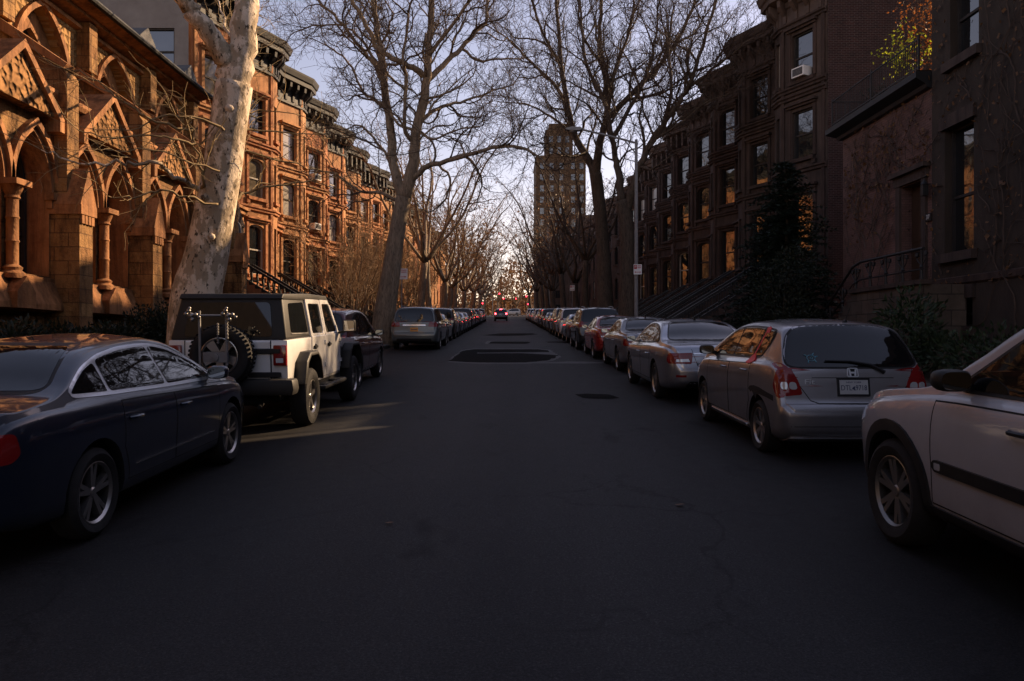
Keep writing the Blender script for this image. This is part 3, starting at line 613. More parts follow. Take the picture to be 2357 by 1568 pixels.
mb = MB(); S = Seg(TR, (-.03, -8.2), (-.03, 0.0)); S.panel(mb, 0, 17.2); S.block(mb, .0, 8.2, 10.55, 10.72, .0, .03); mb.build('side_wall', M['brick_gable'], rootR)
def air_conditioner(root, T, seg, a, z, label, group='air conditioners in the windows'):
    loc = root.matrix_basis @ seg.at(a, z, .0); n = (root.matrix_basis.to_3x3() @ (seg.at(0, 0, 1)-seg.at(0, 0, 0))); ang = math.atan2(n.y, n.x)
    o = thing('air_conditioner', label, 'air conditioner', loc, group, (0, 0, ang))
    b = MB(); b.box(-.15, .34, -.32, .32, 0, .40); b.build('case', M['white'], o)
    g = MB(); g.box(.34, .352, -.27, .27, .05, .35); gr = g.build('grille', M['blackplastic'], o)
    s = MB()
    for k in range(6): s.box(.352, .36, -.27, .27, .06+k*.05, .075+k*.05)
    s.build('louvres', M['steel'], gr)
sg = right_rows[0][0][2][0]; air_conditioner(right_rows[0][0][0], None, sg, sg.L*.52-.05, 12.79-right_rows[0][0][3]+right_rows[0][0][3], 'air conditioner in a dark top floor window beside the brick gable')
for k, (hi, z, lb) in enumerate(((2, 12.03, 'pale air conditioner in a top floor window of the sunlit row'), (2, 8.83, 'pale air conditioner directly below another one on the sunlit row'))):
    (rt, T_, sgs, zb_), _, _ = left_rows[hi]; sg = sgs[0]; air_conditioner(rt, T_, sg, sg.L*.52, z, lb)
# iron fences in front of the right row
FG = 'iron fences in front of the right row'
for i in range(6):
    _, y0, w = right_rows[i]; f = MB(); X = 8.75; t = thing('iron_fence', f'black iron front yard fence before the {ORD[i]} house from the brick gable', 'fence', (X, y0, gz(y0)+.12), FG)
    for z in (.12, .95): f.bar((0, 0, z), (0, 3.5, z+G*3.5), .035)
    for k in range(26): yy = .07+k*.135; f.bar((0, yy, G*yy), (0, yy, 1.12+G*yy), .018)
    f.build('bars', M['metal_dk'], t)
    for yy in (0, 3.5):
        p = MB(); p.box(-.05, .05, yy-.05, yy+.05, G*yy-.1, G*yy+1.2); p.lathe([(.0, 1.33), (.055, 1.27), (.05, 1.22), (.03, 1.2)], (0, yy, G*yy), 8); p.build('post', M['metal_dk'], t)
# ---------------------------------------------------------------- right: ivy house, low extension with terrace
def ivy_house():
    zb = gz(14)+.12; root = thing('creeper_covered_house', 'tall dark house overgrown with bare creeper next to the low terrace building', 'house', (11.5, 14, zb))
    T = lambda s, o, z: Vector((-o, s-14, z-zb)); S = Seg(T, (-45, 0), (20.6, 0)); ols = [outline('rect', y0+45, y1+45, z0, z1) for y0, y1, z0, z1 in ((18.75, 20.0, 3.9, 7.15), (18.55, 19.75, 8.85, 11.2), (18.8, 19.9, 2.0, 2.7), (14.8, 16.0, 3.9, 7.15), (14.8, 16.0, 8.85, 11.2), (10.5, 11.7, 3.9, 7.15), (10.5, 11.7, 8.85, 11.2))]
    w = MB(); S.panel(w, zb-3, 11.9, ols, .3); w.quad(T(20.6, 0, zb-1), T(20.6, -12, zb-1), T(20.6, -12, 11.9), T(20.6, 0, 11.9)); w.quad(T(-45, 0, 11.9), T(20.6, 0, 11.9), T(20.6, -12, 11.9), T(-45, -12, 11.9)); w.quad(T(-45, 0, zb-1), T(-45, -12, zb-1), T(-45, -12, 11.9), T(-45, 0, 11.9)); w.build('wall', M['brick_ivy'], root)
    t = MB()
    for ol in ols:
        S.window(root, ol, .24, M['glass'], M['frame'], (.45,)); a0, b0 = ol[0]; a1, b1 = ol[2]
        t = MB(); S.block(t, a0-.15, a1+.15, b0-.24, b0-.004, .003, .16); t.build('window_sill', M['brown_dk'], root); t = MB(); S.block(t, a0-.12, a1+.12, b1+.004, b1+.34, .003, .09); t.build('lintel', M['brown_dk'], root)
    c = MB(); course(c, T, [(-45, 0), (20.6, 0)], [(.004, 3.05), (.06, 3.1), (.06, 3.25), (.004, 3.28)]); course(c, T, [(-45, 0), (20.6, 0)], [(.004, 11.45), (.4, 11.65), (.5, 11.92), (.004, 11.95)]); c.build('cornice', M['brown_dk2'], root)
    # creeper
    rng = random.Random(5); v = MB()
    def vine(a, z, ang, L, r):
        pts = []; n = int(L/.16)
        for i in range(n):
            pts.append(S.at(a, z, .035+.03*rng.random())); ang += rng.gauss(0, .28); ang = lerp(ang, math.pi/2, .05); a += math.cos(ang)*.16; z += math.sin(ang)*.16
            if z > 11.4 or a > 71 or z < zb: break
            if any(o[0][0]-.05 < a < o[1][0]+.05 and o[0][1]-.1 < z < o[2][1]+.05 for o in ols): break
            if a > 65.6 and (z > 8.4 or (66.0 < a < 67.5 and z < 6.4)): break
            if rng.random() < .10 and L > 1: vine(a, z, ang+rng.choice((-.8, .8)), L*.5, r*.7)
        if len(pts) > 2: v.tube(pts, [lerp(r, .003, i/len(pts)) for i in range(len(pts))], 3, False)
    for i in range(60): vine(rng.uniform(59.5, 70.5), rng.uniform(zb, 3.5) if rng.random() < .5 else rng.uniform(4, 9), rng.uniform(.7, 2.4), rng.uniform(2.5, 6), .02)
    for i in range(26): vine(rng.uniform(65.8, 70.7), rng.uniform(5.5, 8.0), rng.uniform(-.9, 3.9), rng.uniform(1.5, 3.5), .016)
    l = MB()
    for i in range(1500):
        a = rng.uniform(59, 70.8); z = rng.uniform(3, 11.3) if a < 65.6 else rng.gauss(6.9, 1.0)
        if z > (11.3 if a < 65.6 else 8.5) or any(o[0][0]-.05 < a < o[1][0]+.05 and o[0][1]-.1 < z < o[2][1]+.05 for o in ols) or (66.0 < a < 67.5 and z < 6.4): continue
        p = S.at(a, z, .05+.05*rng.random()); s_ = rng.uniform(.03, .07); d1 = Vector((rng.gauss(0, .3), rng.gauss(0, 1), rng.gauss(0, 1))).normalized()*s_; d2 = Vector((rng.gauss(0, .5), rng.gauss(0, 1), rng.gauss(0, 1))).normalized()*s_
        l.add((p-d1, p+d2, p+d1, p-d2), ((0, 1, 2, 3),))
    vo = v.build('climbing_creeper', M['twig_dk'], None, (11.5, 14, zb)); tag(vo, 'bare climbing creeper stems spread over the dark walls beside the terrace', 'climbing plant')
    l.build('creeper_leaves', M['dry_leaf'], vo)
ivy_house()
def low_house():
    zb = gz(23)+.12; root = thing('low_terrace_building', 'low painted brick building with roof terrace, railing and door numbered 37', 'building', (11.5, 23, zb))
    T = lambda s, o, z: Vector((-o, s-23, z-zb)); S = Seg(T, (20.62, 0), (26.1, 0)); dr = outline('rect', .45, 1.6, 3.2, 6.1); w = MB()
    S.panel(w, zb-1, 8.75, [dr], .35, out=-.02); w.quad(T(26.1, -.02, zb-1), T(26.1, -10, zb-1), T(26.1, -10, 8.75), T(26.1, -.02, 8.75)); w.build('wall', M['brick_pink'], root)
    tr = MB(); course(tr, T, [(20.62, 0), (26.1, 0), (26.1, -9)], [(.0, 8.5), (.12, 8.52), (.16, 8.62), (.30, 8.70), (.42, 8.78), (.42, 8.95), (-.3, 8.96)]); tr.build('terrace_edge', M['metal_dk'], root)
    f = MB(); f.quad(T(20.62, .38, 8.97), T(26.4, .38, 8.97), T(26.4, -10, 8.97), T(20.62, -10, 8.97)); f.build('terrace_floor', M['slate'], root)
    S.block(tr, .3, 1.75, 6.12, 6.5, -.02, .06)
    t2 = MB(); S.block(t2, .22, .44, 3.2, 6.12, -.02, .05); S.block(t2, 1.61, 1.83, 3.2, 6.12, -.02, .05); S.block(t2, .15, 1.9, 6.13, 6.4, -.02, .07); S.block(t2, .05, 2.0, 6.4, 6.52, -.02, .2); t2.build('door_surround', M['brown_dk'], root)
    d = MB(); S.block(d, .45, 1.6, 3.2, 6.1, -.36, -.32)
    for a in (.55, 1.08): S.block(d, a, a+.42, 3.4, 4.3, -.32, -.30); S.block(d, a, a+.42, 4.5, 5.9, -.32, -.30)
    do = d.build('door', M['door'], root); h = MB(); p = S.at(1.5, 4.3, -.26); h.lathe([(0, -.04), (.04, 0), (0, .04)], p, 8); h.build('handle', M['chrome'], do)
    # wall lamp
    l = MB(); p = S.at(.06, 5.75, .16); l.box(p.x-.07, p.x+.07, p.y-.07, p.y+.07, p.z-.17, p.z+.13); l.lathe([(.11, .13), (.02, .26), (.0, .3)], p, 8); l.bar(p+Vector((0, 0, .1)), S.at(.06, 5.9, 0), .03); l.build('wall_lantern', M['metal_dk'], root)
    # terrace railing
    r = MB(); ys = [20.7+i*.117 for i in range(46)]
    for z in (9.08, 9.86): r.bar(T(20.65, .3, z), T(26.2, .3, z), .035); r.bar(T(26.2, .3, z), T(26.2, -6, z), .035)
    for y in ys: r.bar(T(y, .3, 9.0), T(y, .3, 9.86), .016)
    for k in range(40): r.bar(T(26.2, .3-.15*k, 9.0), T(26.2, .3-.15*k, 9.86), .016)
    for y in (20.7, 23.4, 26.2): r.bar(T(y, .3, 8.95), T(y, .3, 9.95), .045)
    r.build('terrace_railing', M['metal_dk'], root)
    # landing, stair wall and cast railing
    st = MB(); st.box(-1.15, -.03, 19.0-23, 22.9-23, -1, 3.05-zb)
    for k in range(11): st.box(-1.15, -.03, 22.9+k*.29-23, 22.9+(k+1)*.29-23, -1, 3.05-(k+1)*.178-zb)
    sto = st.build('stoop', M['rubblestone'], root); cp = MB(); cp.box(-1.24, -.95, 18.9-23, 22.95-23, 3.052-zb, 3.17-zb); cp.build('coping', M['brown_dk'], sto)
    ra = MB(); x = -1.1
    for (ya, za), (yb, zb_) in zip([(19.0, 3.95), (22.4, 3.95), (22.9, 3.85), (26.0, 1.95)][:-1], [(22.4, 3.95), (22.9, 3.85), (26.0, 1.95)]):
        ra.tube([(x, ya-23, za-zb), (x, yb-23, zb_-zb)], .04, 8); ra.tube([(x, ya-23, za-.52-zb), (x, yb-23, zb_-.52-zb)], .022, 6)
    for y in (19.1, 20.0, 20.9, 21.8, 22.7, 23.6, 24.5, 25.4):
        z = 3.95 if y < 22.4 else 3.95-(y-22.5)*.6; c = (x, y-23, z-.82-zb); ra.lathe([(.09, 0), (.09, .03), (.045, .06), (.035, .3), (.055, .36), (.03, .42), (.035, .8)], c, 8)
        for sg in (-1, 1):
            pts = [(x, y-23+sg*(.05+.16*math.sin(t*math.pi)), z-zb-.05-.34*t) for t in [k/6 for k in range(7)]]; ra.tube(pts, .014, 5)
            ra.lathe([(.0, -.07), (.055, -.04), (.055, .04), (0, .07)], (x, y-23+sg*.2, z-zb-.14), 7)
    ra.build('iron_railing', M['metal_dk'], sto)
    # number plate 37
    nb = MB(); p = S.at(.1, 5.0, .03); nb.box(p.x-.012, p.x+.012, p.y-.13, p.y+.13, p.z-.1, p.z+.1); no = nb.build('number_plate', M['metal_dk'], root)
    text_mesh('number', '37', .17, M['white'], no, (p.x-.016, p.y, p.z), (R(90), 0, R(-90)))
def text_mesh(name, s, size, mat, parent, loc, rot, ext=.002, sx=1.0, align='CENTER'):
    cu = bpy.data.curves.new(name, 'FONT'); cu.body = s; cu.size = size; cu.align_x = align; cu.align_y = 'CENTER'; cu.extrude = ext; cu.resolution_u = 3
    o = bpy.data.objects.new(name, cu); C.objects.link(o); bpy.context.view_layer.update()
    me = bpy.data.meshes.new_from_object(o.evaluated_get(bpy.context.evaluated_depsgraph_get())); bpy.data.objects.remove(o); me.materials.clear(); me.materials.append(mat)
    t = link(name, me, parent, loc, rot); t.scale = (sx, 1, 1); return t
low_house()
# ---------------------------------------------------------------- cars: y runs from the rear bumper (0) to the front, x across, z up
def rounded(pts, r=.05, k=4):
    out = []; n = len(pts)
    for i in range(n):
        a, b, c = (Vector(pts[(i+j) % n]) for j in (-1, 0, 1)); u = a-b; v = c-b
        rr = min(r, u.length*.45, v.length*.45); u.normalize(); v.normalize(); p, q = b+u*rr, b+v*rr
        for j in range(k+1): t = j/k; s = p*(1-t)**2+b*2*t*(1-t)+q*t*t; out.append((s.x, s.y))
    return out
def clip(poly, a, b, c):
    """keep the part of a polygon with a*y+b*z >= c"""
    out = []; n = len(poly)
    for i in range(n):
        p, q = poly[i], poly[(i+1) % n]; dp, dq = a*p[0]+b*p[1]-c, a*q[0]+b*q[1]-c
        if dp >= 0: out.append(p)
        if dp*dq < 0: t = dp/(dp-dq); out.append((lerp(p[0], q[0], t), lerp(p[1], q[1], t)))
    return out
class Shell:
    """smooth closed car body with a surface that windows, lights, doors and trim can follow"""
    def __init__(s, sp):
        s.sp = sp; L, W = sp['L'], sp['W']; s.L, s.W = L, W; s.top, s.belt, s.bot, s.plan = (pchip(sp[k]) for k in ('top', 'belt', 'bottom', 'plan'))
        N = 96; ys = sorted(set([round(L*(.5*(.5-.5*math.cos(math.pi*i/N))+.5*i/N), 4) for i in range(N+1)]+[round(.02*i, 4) for i in range(1, 26)]))
        rings = []; K = None
        for y in ys:
            half = s.section(y); ring = half+[(-x, z) for x, z in reversed(half[1:-1])]; K = len(ring); rings.append([(x, y, z) for x, z in ring])
        mb = MB(); mb.add([p for r in rings for p in r], [(i*K+j, (i+1)*K+j, (i+1)*K+(j+1) % K, i*K+(j+1) % K) for i in range(len(ys)-1) for j in range(K)])
        n = len(ys); hk = K//2
        for base in (0, (n-1)*K):
            fs = [(base+j, base+j+1, base+(K-j-1) % K, base+(K-j) % K) if j else None for j in range(hk)]
            fs = [(base+0, base+1, base+K-1)]+[(base+j, base+j+1, base+K-j-1, base+K-j) for j in range(1, hk-1)]+[(base+hk-1, base+hk, base+hk+1)]
            if base == 0: fs = [f for f in fs]
            else: fs = [f[::-1] for f in fs]
            mb.add([], fs) if False else (mb.f.extend(fs), mb.m.extend([0]*len(fs)))
        s.mb = mb; me = bpy.data.meshes.new('shell'); me.from_pydata(mb.v, [], mb.f); bm = bmesh.new(); bm.from_mesh(me); bmesh.ops.recalc_face_normals(bm, faces=bm.faces); bm.normal_update()
        s.bvh = BVHTree.FromBMesh(bm); bm.verts.ensure_lookup_table(); bm.faces.ensure_lookup_table()
        s.fv = [[(v.co.copy(), v.normal.copy()) for v in f.verts] for f in bm.faces]; s.fn = [f.normal.copy() for f in bm.faces]; bm.to_mesh(me); s.mesh = me; bm.free()
    def section(s, y):
        W = s.W; w = s.plan(y)*W/2; zb = s.bot(y); t = max(s.top(y), zb+.12); h = min(s.belt(y), t-.012); d = t-h; T = s.sp.get('tumble', .33); ws = w*.952
        bulge = s.sp.get('bulge', 1)
        low = [(0, zb), (w*.72, zb), (w*.90, zb+.015), (w*.955, zb+.06), (w*.975, zb+.14)]
        for f, k in ((.30, .988), (.45, .997), (.58, 1.0), (.72, .998), (.84, .988), (.93, .974)): low.append((w*k, zb+.14+(h-zb-.14)*f))
        low += [(ws+.006, h-.012), (ws-.012, h)]
        xs = lambda z: ws-.022-T*(z-h)-.10*T*max(0, z-h)**2
        rc = min(.13, d*.36); up = []
        for f in (.08, .3, .55, .8, 1): up.append((xs(h+(d-rc)*f), h+(d-rc)*f))
        xt, zt = xs(h+d-rc), h+d-rc; cr = min(.035, d*.2)
        for a in (18, 36, 54, 72): up.append((xt-rc*1.25*(1-math.cos(R(a))), zt+(rc-cr)*math.sin(R(a))))
        xe = xt-rc*1.25; ze = t-cr
        for f in (1, .8, .6, .4, .2, 0): up.append((xe*f, t-cr*f*f))
        return low+up
    def hit(s, axis, p, q):
        if axis == 'L': o, d = Vector((-3, p, q)), Vector((1, 0, 0))
        elif axis == 'R': o, d = Vector((3, p, q)), Vector((-1, 0, 0))
        elif axis == 'B': o, d = Vector((p, -3, q)), Vector((0, 1, 0))
        elif axis == 'F': o, d = Vector((p, s.L+3, q)), Vector((0, -1, 0))
        else: o, d = Vector((p, q, 4)), Vector((0, 0, -1))
        co, nn, i, _ = s.bvh.ray_cast(o, d)
        if co is None: co, nn, i, _ = s.bvh.find_nearest(o+d*(3-s.W/2 if axis in 'LR' else 3.1))
        vs = s.fv[i]; ws = [1/max(1e-6, (v-co).length)**2 for v, _ in vs]; n = sum((nm*w for (v, nm), w in zip(vs, ws)), Vector()).normalized()
        if n.dot(s.fn[i]) < .75: n = s.fn[i]
        return co, n
def decal(sh, axis, polys, ofs, name, mat, parent, maxlen=.07, thick=.006, holes=()):
    """panel that follows the body surface; polys: outlines seen along the axis"""
    bm = bmesh.new()
    for poly in polys:
        loops = [list(poly)]+[list(h) for h in holes]; vs = [bm.verts.new((p[0], p[1], 0)) for l in loops for p in l]; tri = tessellate_polygon([[Vector((*p, 0)) for p in l] for l in loops])
        for t in tri:
            try: bm.faces.new([vs[i] for i in t])
            except ValueError: pass
    for _ in range(5):
        es = [e for e in bm.edges if e.calc_length() > maxlen]
        if not es: break
        bmesh.ops.subdivide_edges(bm, edges=es, cuts=1); bmesh.ops.triangulate(bm, faces=[f for f in bm.faces if len(f.verts) > 3])
    bmesh.ops.beautify_fill(bm, faces=bm.faces, edges=bm.edges)
    bm.verts.index_update(); P = []; NN = []
    for v in bm.verts: co, n = sh.hit(axis, v.co.x, v.co.y); P.append(co+n*ofs); NN.append(n)
    fs = [[v.index for v in f.verts] for f in bm.faces]; nv = len(P); be = [e for e in bm.edges if e.is_boundary]; V = list(P); sk = []; mp = {}
    for e in be:
        for v in e.verts:
            if v.index not in mp: mp[v.index] = len(V); V.append(P[v.index]-NN[v.index]*(thick+ofs)); NN.append(NN[v.index])
    for e in be: a, b = (v.index for v in e.verts); sk.append([a, b, mp[b], mp[a]])
    bm.free(); out = []
    for f in fs:
        n = (V[f[1]]-V[f[0]]).cross(V[f[2]]-V[f[0]]); out.append(f if n.dot(NN[f[0]]) >= 0 else f[::-1])
    me = bpy.data.meshes.new(name); me.from_pydata(V, [], out+sk); me.materials.append(mat)
    me.polygons.foreach_set('use_smooth', [True]*len(out)+[False]*len(sk)); me.update()
    me.normals_split_custom_set([NN[l.vertex_index] if l.index < 3*len(out) else (0, 0, 0) for l in me.loops])
    return link(name, me, parent)
def wheel(root, x, y, Rr, sx, width=.205, rimr=None, spokes=5, twin=False, mat=None, cap=None, detail=True):
    """sx: side the outer face looks to"""
    rimr = rimr or Rr*.68; hw = width/2; t = MB(); P = [(rimr, -hw*.82), (rimr+.02, -hw*.95), (lerp(rimr, Rr, .55), -hw*1.05), (Rr-.025, -hw*.92), (Rr-.004, -hw*.7), (Rr, -hw*.3), (Rr, hw*.3), (Rr-.004, hw*.7), (Rr-.025, hw*.92), (lerp(rimr, Rr, .55), hw*1.05), (rimr+.02, hw*.95), (rimr, hw*.82)]
    t.lathe([(r, z) for r, z in P], (x, y, Rr), 40, 'x'); to = t.build('wheel', M['rubber'], root, smooth=35)
    r = MB(); o = lambda d: d*sx
    r.lathe([(rimr, o(-hw*.8)), (rimr-.012, o(hw*.2)), (rimr-.02, o(hw*.7)), (rimr-.004, o(hw*.88)), (rimr+.004, o(hw*.86))], (x, y, Rr), 36, 'x')
    r.lathe([(rimr*.17, o(hw*.2)), (rimr*.19, o(hw*.62)), (rimr*.14, o(hw*.70)), (0, o(hw*.71))], (x, y, Rr), 16, 'x')
    for i in range(spokes):
        for off in ((-.16, .16) if twin else (0,)):
            a = 2*math.pi*i/spokes+.3; b = a+off*(.7 if twin else 1); wi = rimr*(.085 if twin else .15); wo = rimr*(.075 if twin else .12)
            d0 = Vector((0, math.cos(a+off*.6), math.sin(a+off*.6))); d1 = Vector((0, math.cos(b+off*.25), math.sin(b+off*.25))); n1 = Vector((0, -d1.z, d1.y)); ax = Vector((sx, 0, 0)); c = Vector((x, y, Rr))
            p0, p1 = c+d0*rimr*.12, c+d1*rimr*.965
            vs = [p0-n1*wi+ax*hw*.62, p0+n1*wi+ax*hw*.62, p1+n1*wo+ax*hw*.72, p1-n1*wo+ax*hw*.72, p0-n1*wi*1.1+ax*hw*.2, p0+n1*wi*1.1+ax*hw*.2, p1+n1*wo*1.2+ax*hw*.2, p1-n1*wo*1.2+ax*hw*.2]
            r.add(vs, ((0, 1, 2, 3), (0, 4, 5, 1), (1, 5, 6, 2), (2, 6, 7, 3), (3, 7, 4, 0)))
    r.build('rim', mat or M['alloy'], to, smooth=30)
    b = MB(); b.lathe([(rimr*.99, o(-hw*.1)), (0, o(-hw*.1))], (x, y, Rr), 20, 'x'); b.lathe([(rimr*.62, o(hw*.0)), (rimr*.62, o(hw*.06)), (0, o(hw*.06))], (x, y, Rr), 20, 'x'); b.build('brake_disc', M['disc'], to)
    return to
M['disc'] = plain('brake_disc', (.03, .028, .026), .6, .3)
M['under'] = plain('underbody_black', (.006, .006, .006), .9)
def arch_cut(body, sp):
    c = MB(); W = sp['W']
    for y in (sp['ra'], sp['fa']):
        for sg in (-1, 1): c.lathe([(0, sg*(W/2-.30)), (sp['R']+.055, sg*(W/2-.30)), (sp['R']+.055, sg*(W/2+.3)), (0, sg*(W/2+.3))], (0, y, sp['R']+.01), 32, 'x')
    co = c.build('cutter', [M['under'], M['under']], body.parent); bm = bmesh.new(); bm.from_mesh(co.data); bmesh.ops.remove_doubles(bm, verts=bm.verts, dist=1e-5); bmesh.ops.recalc_face_normals(bm, faces=bm.faces); bm.to_mesh(co.data); bm.free()
    co.data.polygons.foreach_set('material_index', [1]*len(co.data.polygons)); md = body.modifiers.new('arches', 'BOOLEAN'); md.operation = 'DIFFERENCE'; md.object = co; md.solver = 'EXACT'
    bpy.context.view_layer.update(); me = bpy.data.meshes.new_from_object(body.evaluated_get(bpy.context.evaluated_depsgraph_get())); body.modifiers.clear(); body.data = me; bpy.data.objects.remove(co)
def make_car(sp, mat, name, label, cat, Y, X, group, **kw):
    """Y: world position of the rear bumper, X: of the car's centre line"""
    sh = sp.get('_sh') or Shell(sp); sp['_sh'] = sh; L, W = sp['L'], sp['W']
    root = thing(name, label, cat, (X, Y, gz(Y)), group, (math.atan(G), 0, kw.get('yaw', 0)))
    if '_body' not in sp:
        b = link('body', sh.mesh, root); b.data.materials.append(mat); b.data.materials.append(M['under']); b.data.polygons.foreach_set('use_smooth', [True]*len(b.data.polygons)); arch_cut(b, sp); b.data.set_sharp_from_angle(angle=R(38)); sp['_body'] = b.data
    else: b = link('body', sp['_body'].copy(), root); b.data.materials[0] = mat
    R_ = sp['R']; tw = sp.get('tw', .205); inset = sp.get('inset', .02)
    for y in (sp['ra'], sp['fa']):
        for sg in (-1, 1): wheel(root, sg*(W/2-tw/2-inset), y, R_, sg, tw, sp.get('rim'), sp.get('spokes', 5), sp.get('twin', False), sp.get('rimmat'))
    for ax in 'LR':
        dlo = sp['dlo']; trim = kw.get('trim', sp.get('trim', M['blackplastic'])); tr = offset_poly(rounded(dlo, .09, 5) if area(dlo) > 0 else rounded(dlo[::-1], .09, 5), sp.get('trimw', .022)); decal(sh, ax, [tr], .004, 'window_trim', trim, root)
        for pl in sp['glass']: decal(sh, ax, [rounded(pl, .045, 4)], .0075, 'side_window', kw.get('glass', M['carglass']), root, thick=.001)
        if sp.get('doors') and kw.get('detail', 2) > 0:
            for dp, hp in sp['doors']:
                q = dp if area(dp) > 0 else dp[::-1]; decal(sh, ax, [offset_poly(q, .006)], .0024, 'door_gap', M['under'], root, thick=.0005, holes=[offset_poly(q, -.004)]); do = decal(sh, ax, [q], .002, 'door', mat, root, maxlen=.06, thick=.0015)
                co, n = sh.hit(ax, *hp); h = MB(); sx = -1 if ax == 'L' else 1; h.tube([co+Vector((sx*.004, -.09, 0)), co+Vector((sx*.035, -.06, .004)), co+Vector((sx*.038, .05, .004)), co+Vector((sx*.004, .09, 0))], .014, 6); h.build('handle', sp.get('handle') or mat, do, smooth=40)
        for nm, pl, mt, of in sp.get('side', ()): decal(sh, ax, [pl], of, nm, M[mt] if isinstance(mt, str) else mt, root, maxlen=.04)
        # mirror
        if sp.get('mirror'):
            my, mz = sp['mirror']; co, n = sh.hit(ax, my, mz); sx = -1 if ax == 'L' else 1; m = MB(); c = co+Vector((sx*.13, 0, .05)); ring = []; 
            for f, k in ((-.07, .80), (-.05, .98), (0, 1), (.06, .85), (.10, .5)): ring.append((f, k))
            vs = []; nn = 14
            for f, k in ring:
                for j in range(nn): a = 2*math.pi*j/nn; ca, sa = math.cos(a), math.sin(a); vs.append(c+Vector((.100*k*math.copysign(abs(ca)**.6, ca), f, .066*k*math.copysign(abs(sa)**.6, sa))))
            m.add(vs, [(i*nn+j, i*nn+(j+1) % nn, (i+1)*nn+(j+1) % nn, (i+1)*nn+j) for i in range(len(ring)-1) for j in range(nn)]+[tuple(range(nn)), tuple((len(ring)-1)*nn+j for j in range(nn))])
            m.bar(co+Vector((-sx*.02, .02, .0)), c+Vector((-sx*.05, .02, -.03)), .05, .05); mo = m.build('side_mirror', sp.get('mirmat') or mat, root, smooth=45)
            g = MB(); g.add([c+Vector((.086*math.copysign(abs(math.cos(a))**.6, math.cos(a)), -.0715, .054*math.copysign(abs(math.sin(a))**.6, math.sin(a)))) for a in [2*math.pi*j/14 for j in range(14)]], [tuple(range(14))]); g.build('mirror_glass', kw.get('mirglass', M['mirror']), mo)
    if 'rearglass' in sp:
        q = sp['rearglass']; q = q+[(-x, z) for x, z in reversed(q)]; q = [p for i, p in enumerate(q) if i == 0 or (Vector(p)-Vector(q[i-1])).length > 1e-4]
        if area(q) < 0: q = q[::-1]
        decal(sh, 'B', [offset_poly(rounded(q, .06, 4), .02)], .0015, 'rear_window_seal', M['blackplastic'], root); decal(sh, 'B', [rounded(q, .06, 4)], .004, 'rear_window', kw.get('glass', M['carglass']), root, thick=.001)
    for nm, pl, mt, of in sp.get('rear', ()): decal(sh, 'B', [pl], of, nm, mt if not isinstance(mt, str) else (mat if mt == 'paint' else M[mt]), root)
    for nm, pl, mt, of in sp.get('rear2', ()):          # mirrored pairs
        m_ = mt if not isinstance(mt, str) else (mat if mt == 'paint' else M[mt])
        for sg in (-1, 1): decal(sh, 'B', [[(sg*x, z) for x, z in pl]], of, nm, m_, root)
    for nm, pl, mt, of in sp.get('roof', ()): decal(sh, 'T', [pl], of, nm, M[mt], root)
    if 'rails' in sp:
        x, y0, y1 = sp['rails']
        for sg in (-1, 1):
            pts = []
            for i in range(9):
                y = lerp(y0, y1, i/8); co, n = sh.hit('T', sg*x, y); pts.append(co+Vector((0, 0, .045 if 0 < i < 8 else 0)))
            r = MB(); r.tube(pts, .017, 6); r.build('roof_rail', M[sp.get('railmat', 'blackplastic')], root, smooth=40)
    if 'plate' in sp:
        pz, pm = sp['plate'][0], kw.get('plate', sp['plate'][1]); co, n = sh.hit('B', 0, pz); Mx = n.to_track_quat('Z', 'X').to_matrix().to_4x4()
        up = Vector((0, 0, 1)); xx = Vector((1, 0, 0)); yy = n.cross(xx).normalized()
        if yy.z < 0: yy = -yy
        rot = Matrix((xx, yy, xx.cross(yy))).transposed().to_4x4(); p = MB(); o_ = co+n*.010
        if sp.get('plateframe'): fr = MB(); fr.box(-.175, .175, -.098, .098, -.014, .004, Matrix.Translation(o_) @ rot); fr.build('plate_frame', M['blackplastic'], root)
        p.box(-.152, .152, -.076, .076, -.006, .008, Matrix.Translation(o_) @ rot); po = p.build('licence_plate', M[pm], root); root['plate_at'] = 0
        eul = rot.to_euler()
        if kw.get('platetext'):
            pt = kw['platetext'].split(); text_mesh('plate_number', pt[0], .080, M['plate_blue'], po, o_+n*.009-yy*.010-xx*.082, eul, .001, .82); text_mesh('plate_number', pt[1], .080, M['plate_blue'], po, o_+n*.009-yy*.010+xx*.078, eul, .001, .78); text_mesh('plate_state', 'NEW YORK', .024, M['plate_blue'], po, o_+n*.009+yy*.052, eul, .001, 1.3)
            st = MB(); st.add([o_+n*.0095+xx*a+yy*(b-.01) for a, b in ((-.022, -.012), (-.005, -.016), (.006, -.028), (.020, -.02), (.008, -.012), (.012, .012), (.004, .02), (-.006, .012), (-.018, .002))], [tuple(range(9))]); st.build('plate_emblem', M['plate_blue'], po)
        elif kw.get('platemarks'):
            q = MB()
            for i in range(7): q.box(-.12+i*.035, -.098+i*.035, -.03, .03, .008, .0095, Matrix.Translation(o_) @ rot)
            q.build('plate_marks', M['plate_blue'], po)
    if 'antenna' in sp:
        ax_, ay, al = sp['antenna']; co, n = sh.hit('T', ax_, ay); a = MB(); a.tube([co-Vector((0, 0, .01)), co+Vector((0, -al*.6, al*.8))], [.006, .003], 5); a.lathe([(.03, 0), (.022, .02), (.0, .03)], co, 8); a.build('antenna', M['blackplastic'], root)
    if 'fin' in sp:
        co, n = sh.hit('T', 0, sp['fin']); a = MB(); a.prism([(-.07, -.01), (.06, -.01), (-.01, .02), (-.05, .06), (-.08, .065)], -.018, .018, lambda p, q, l: co+Vector((l, p, q))); a.build('antenna_fin', M['blackplastic'], root)
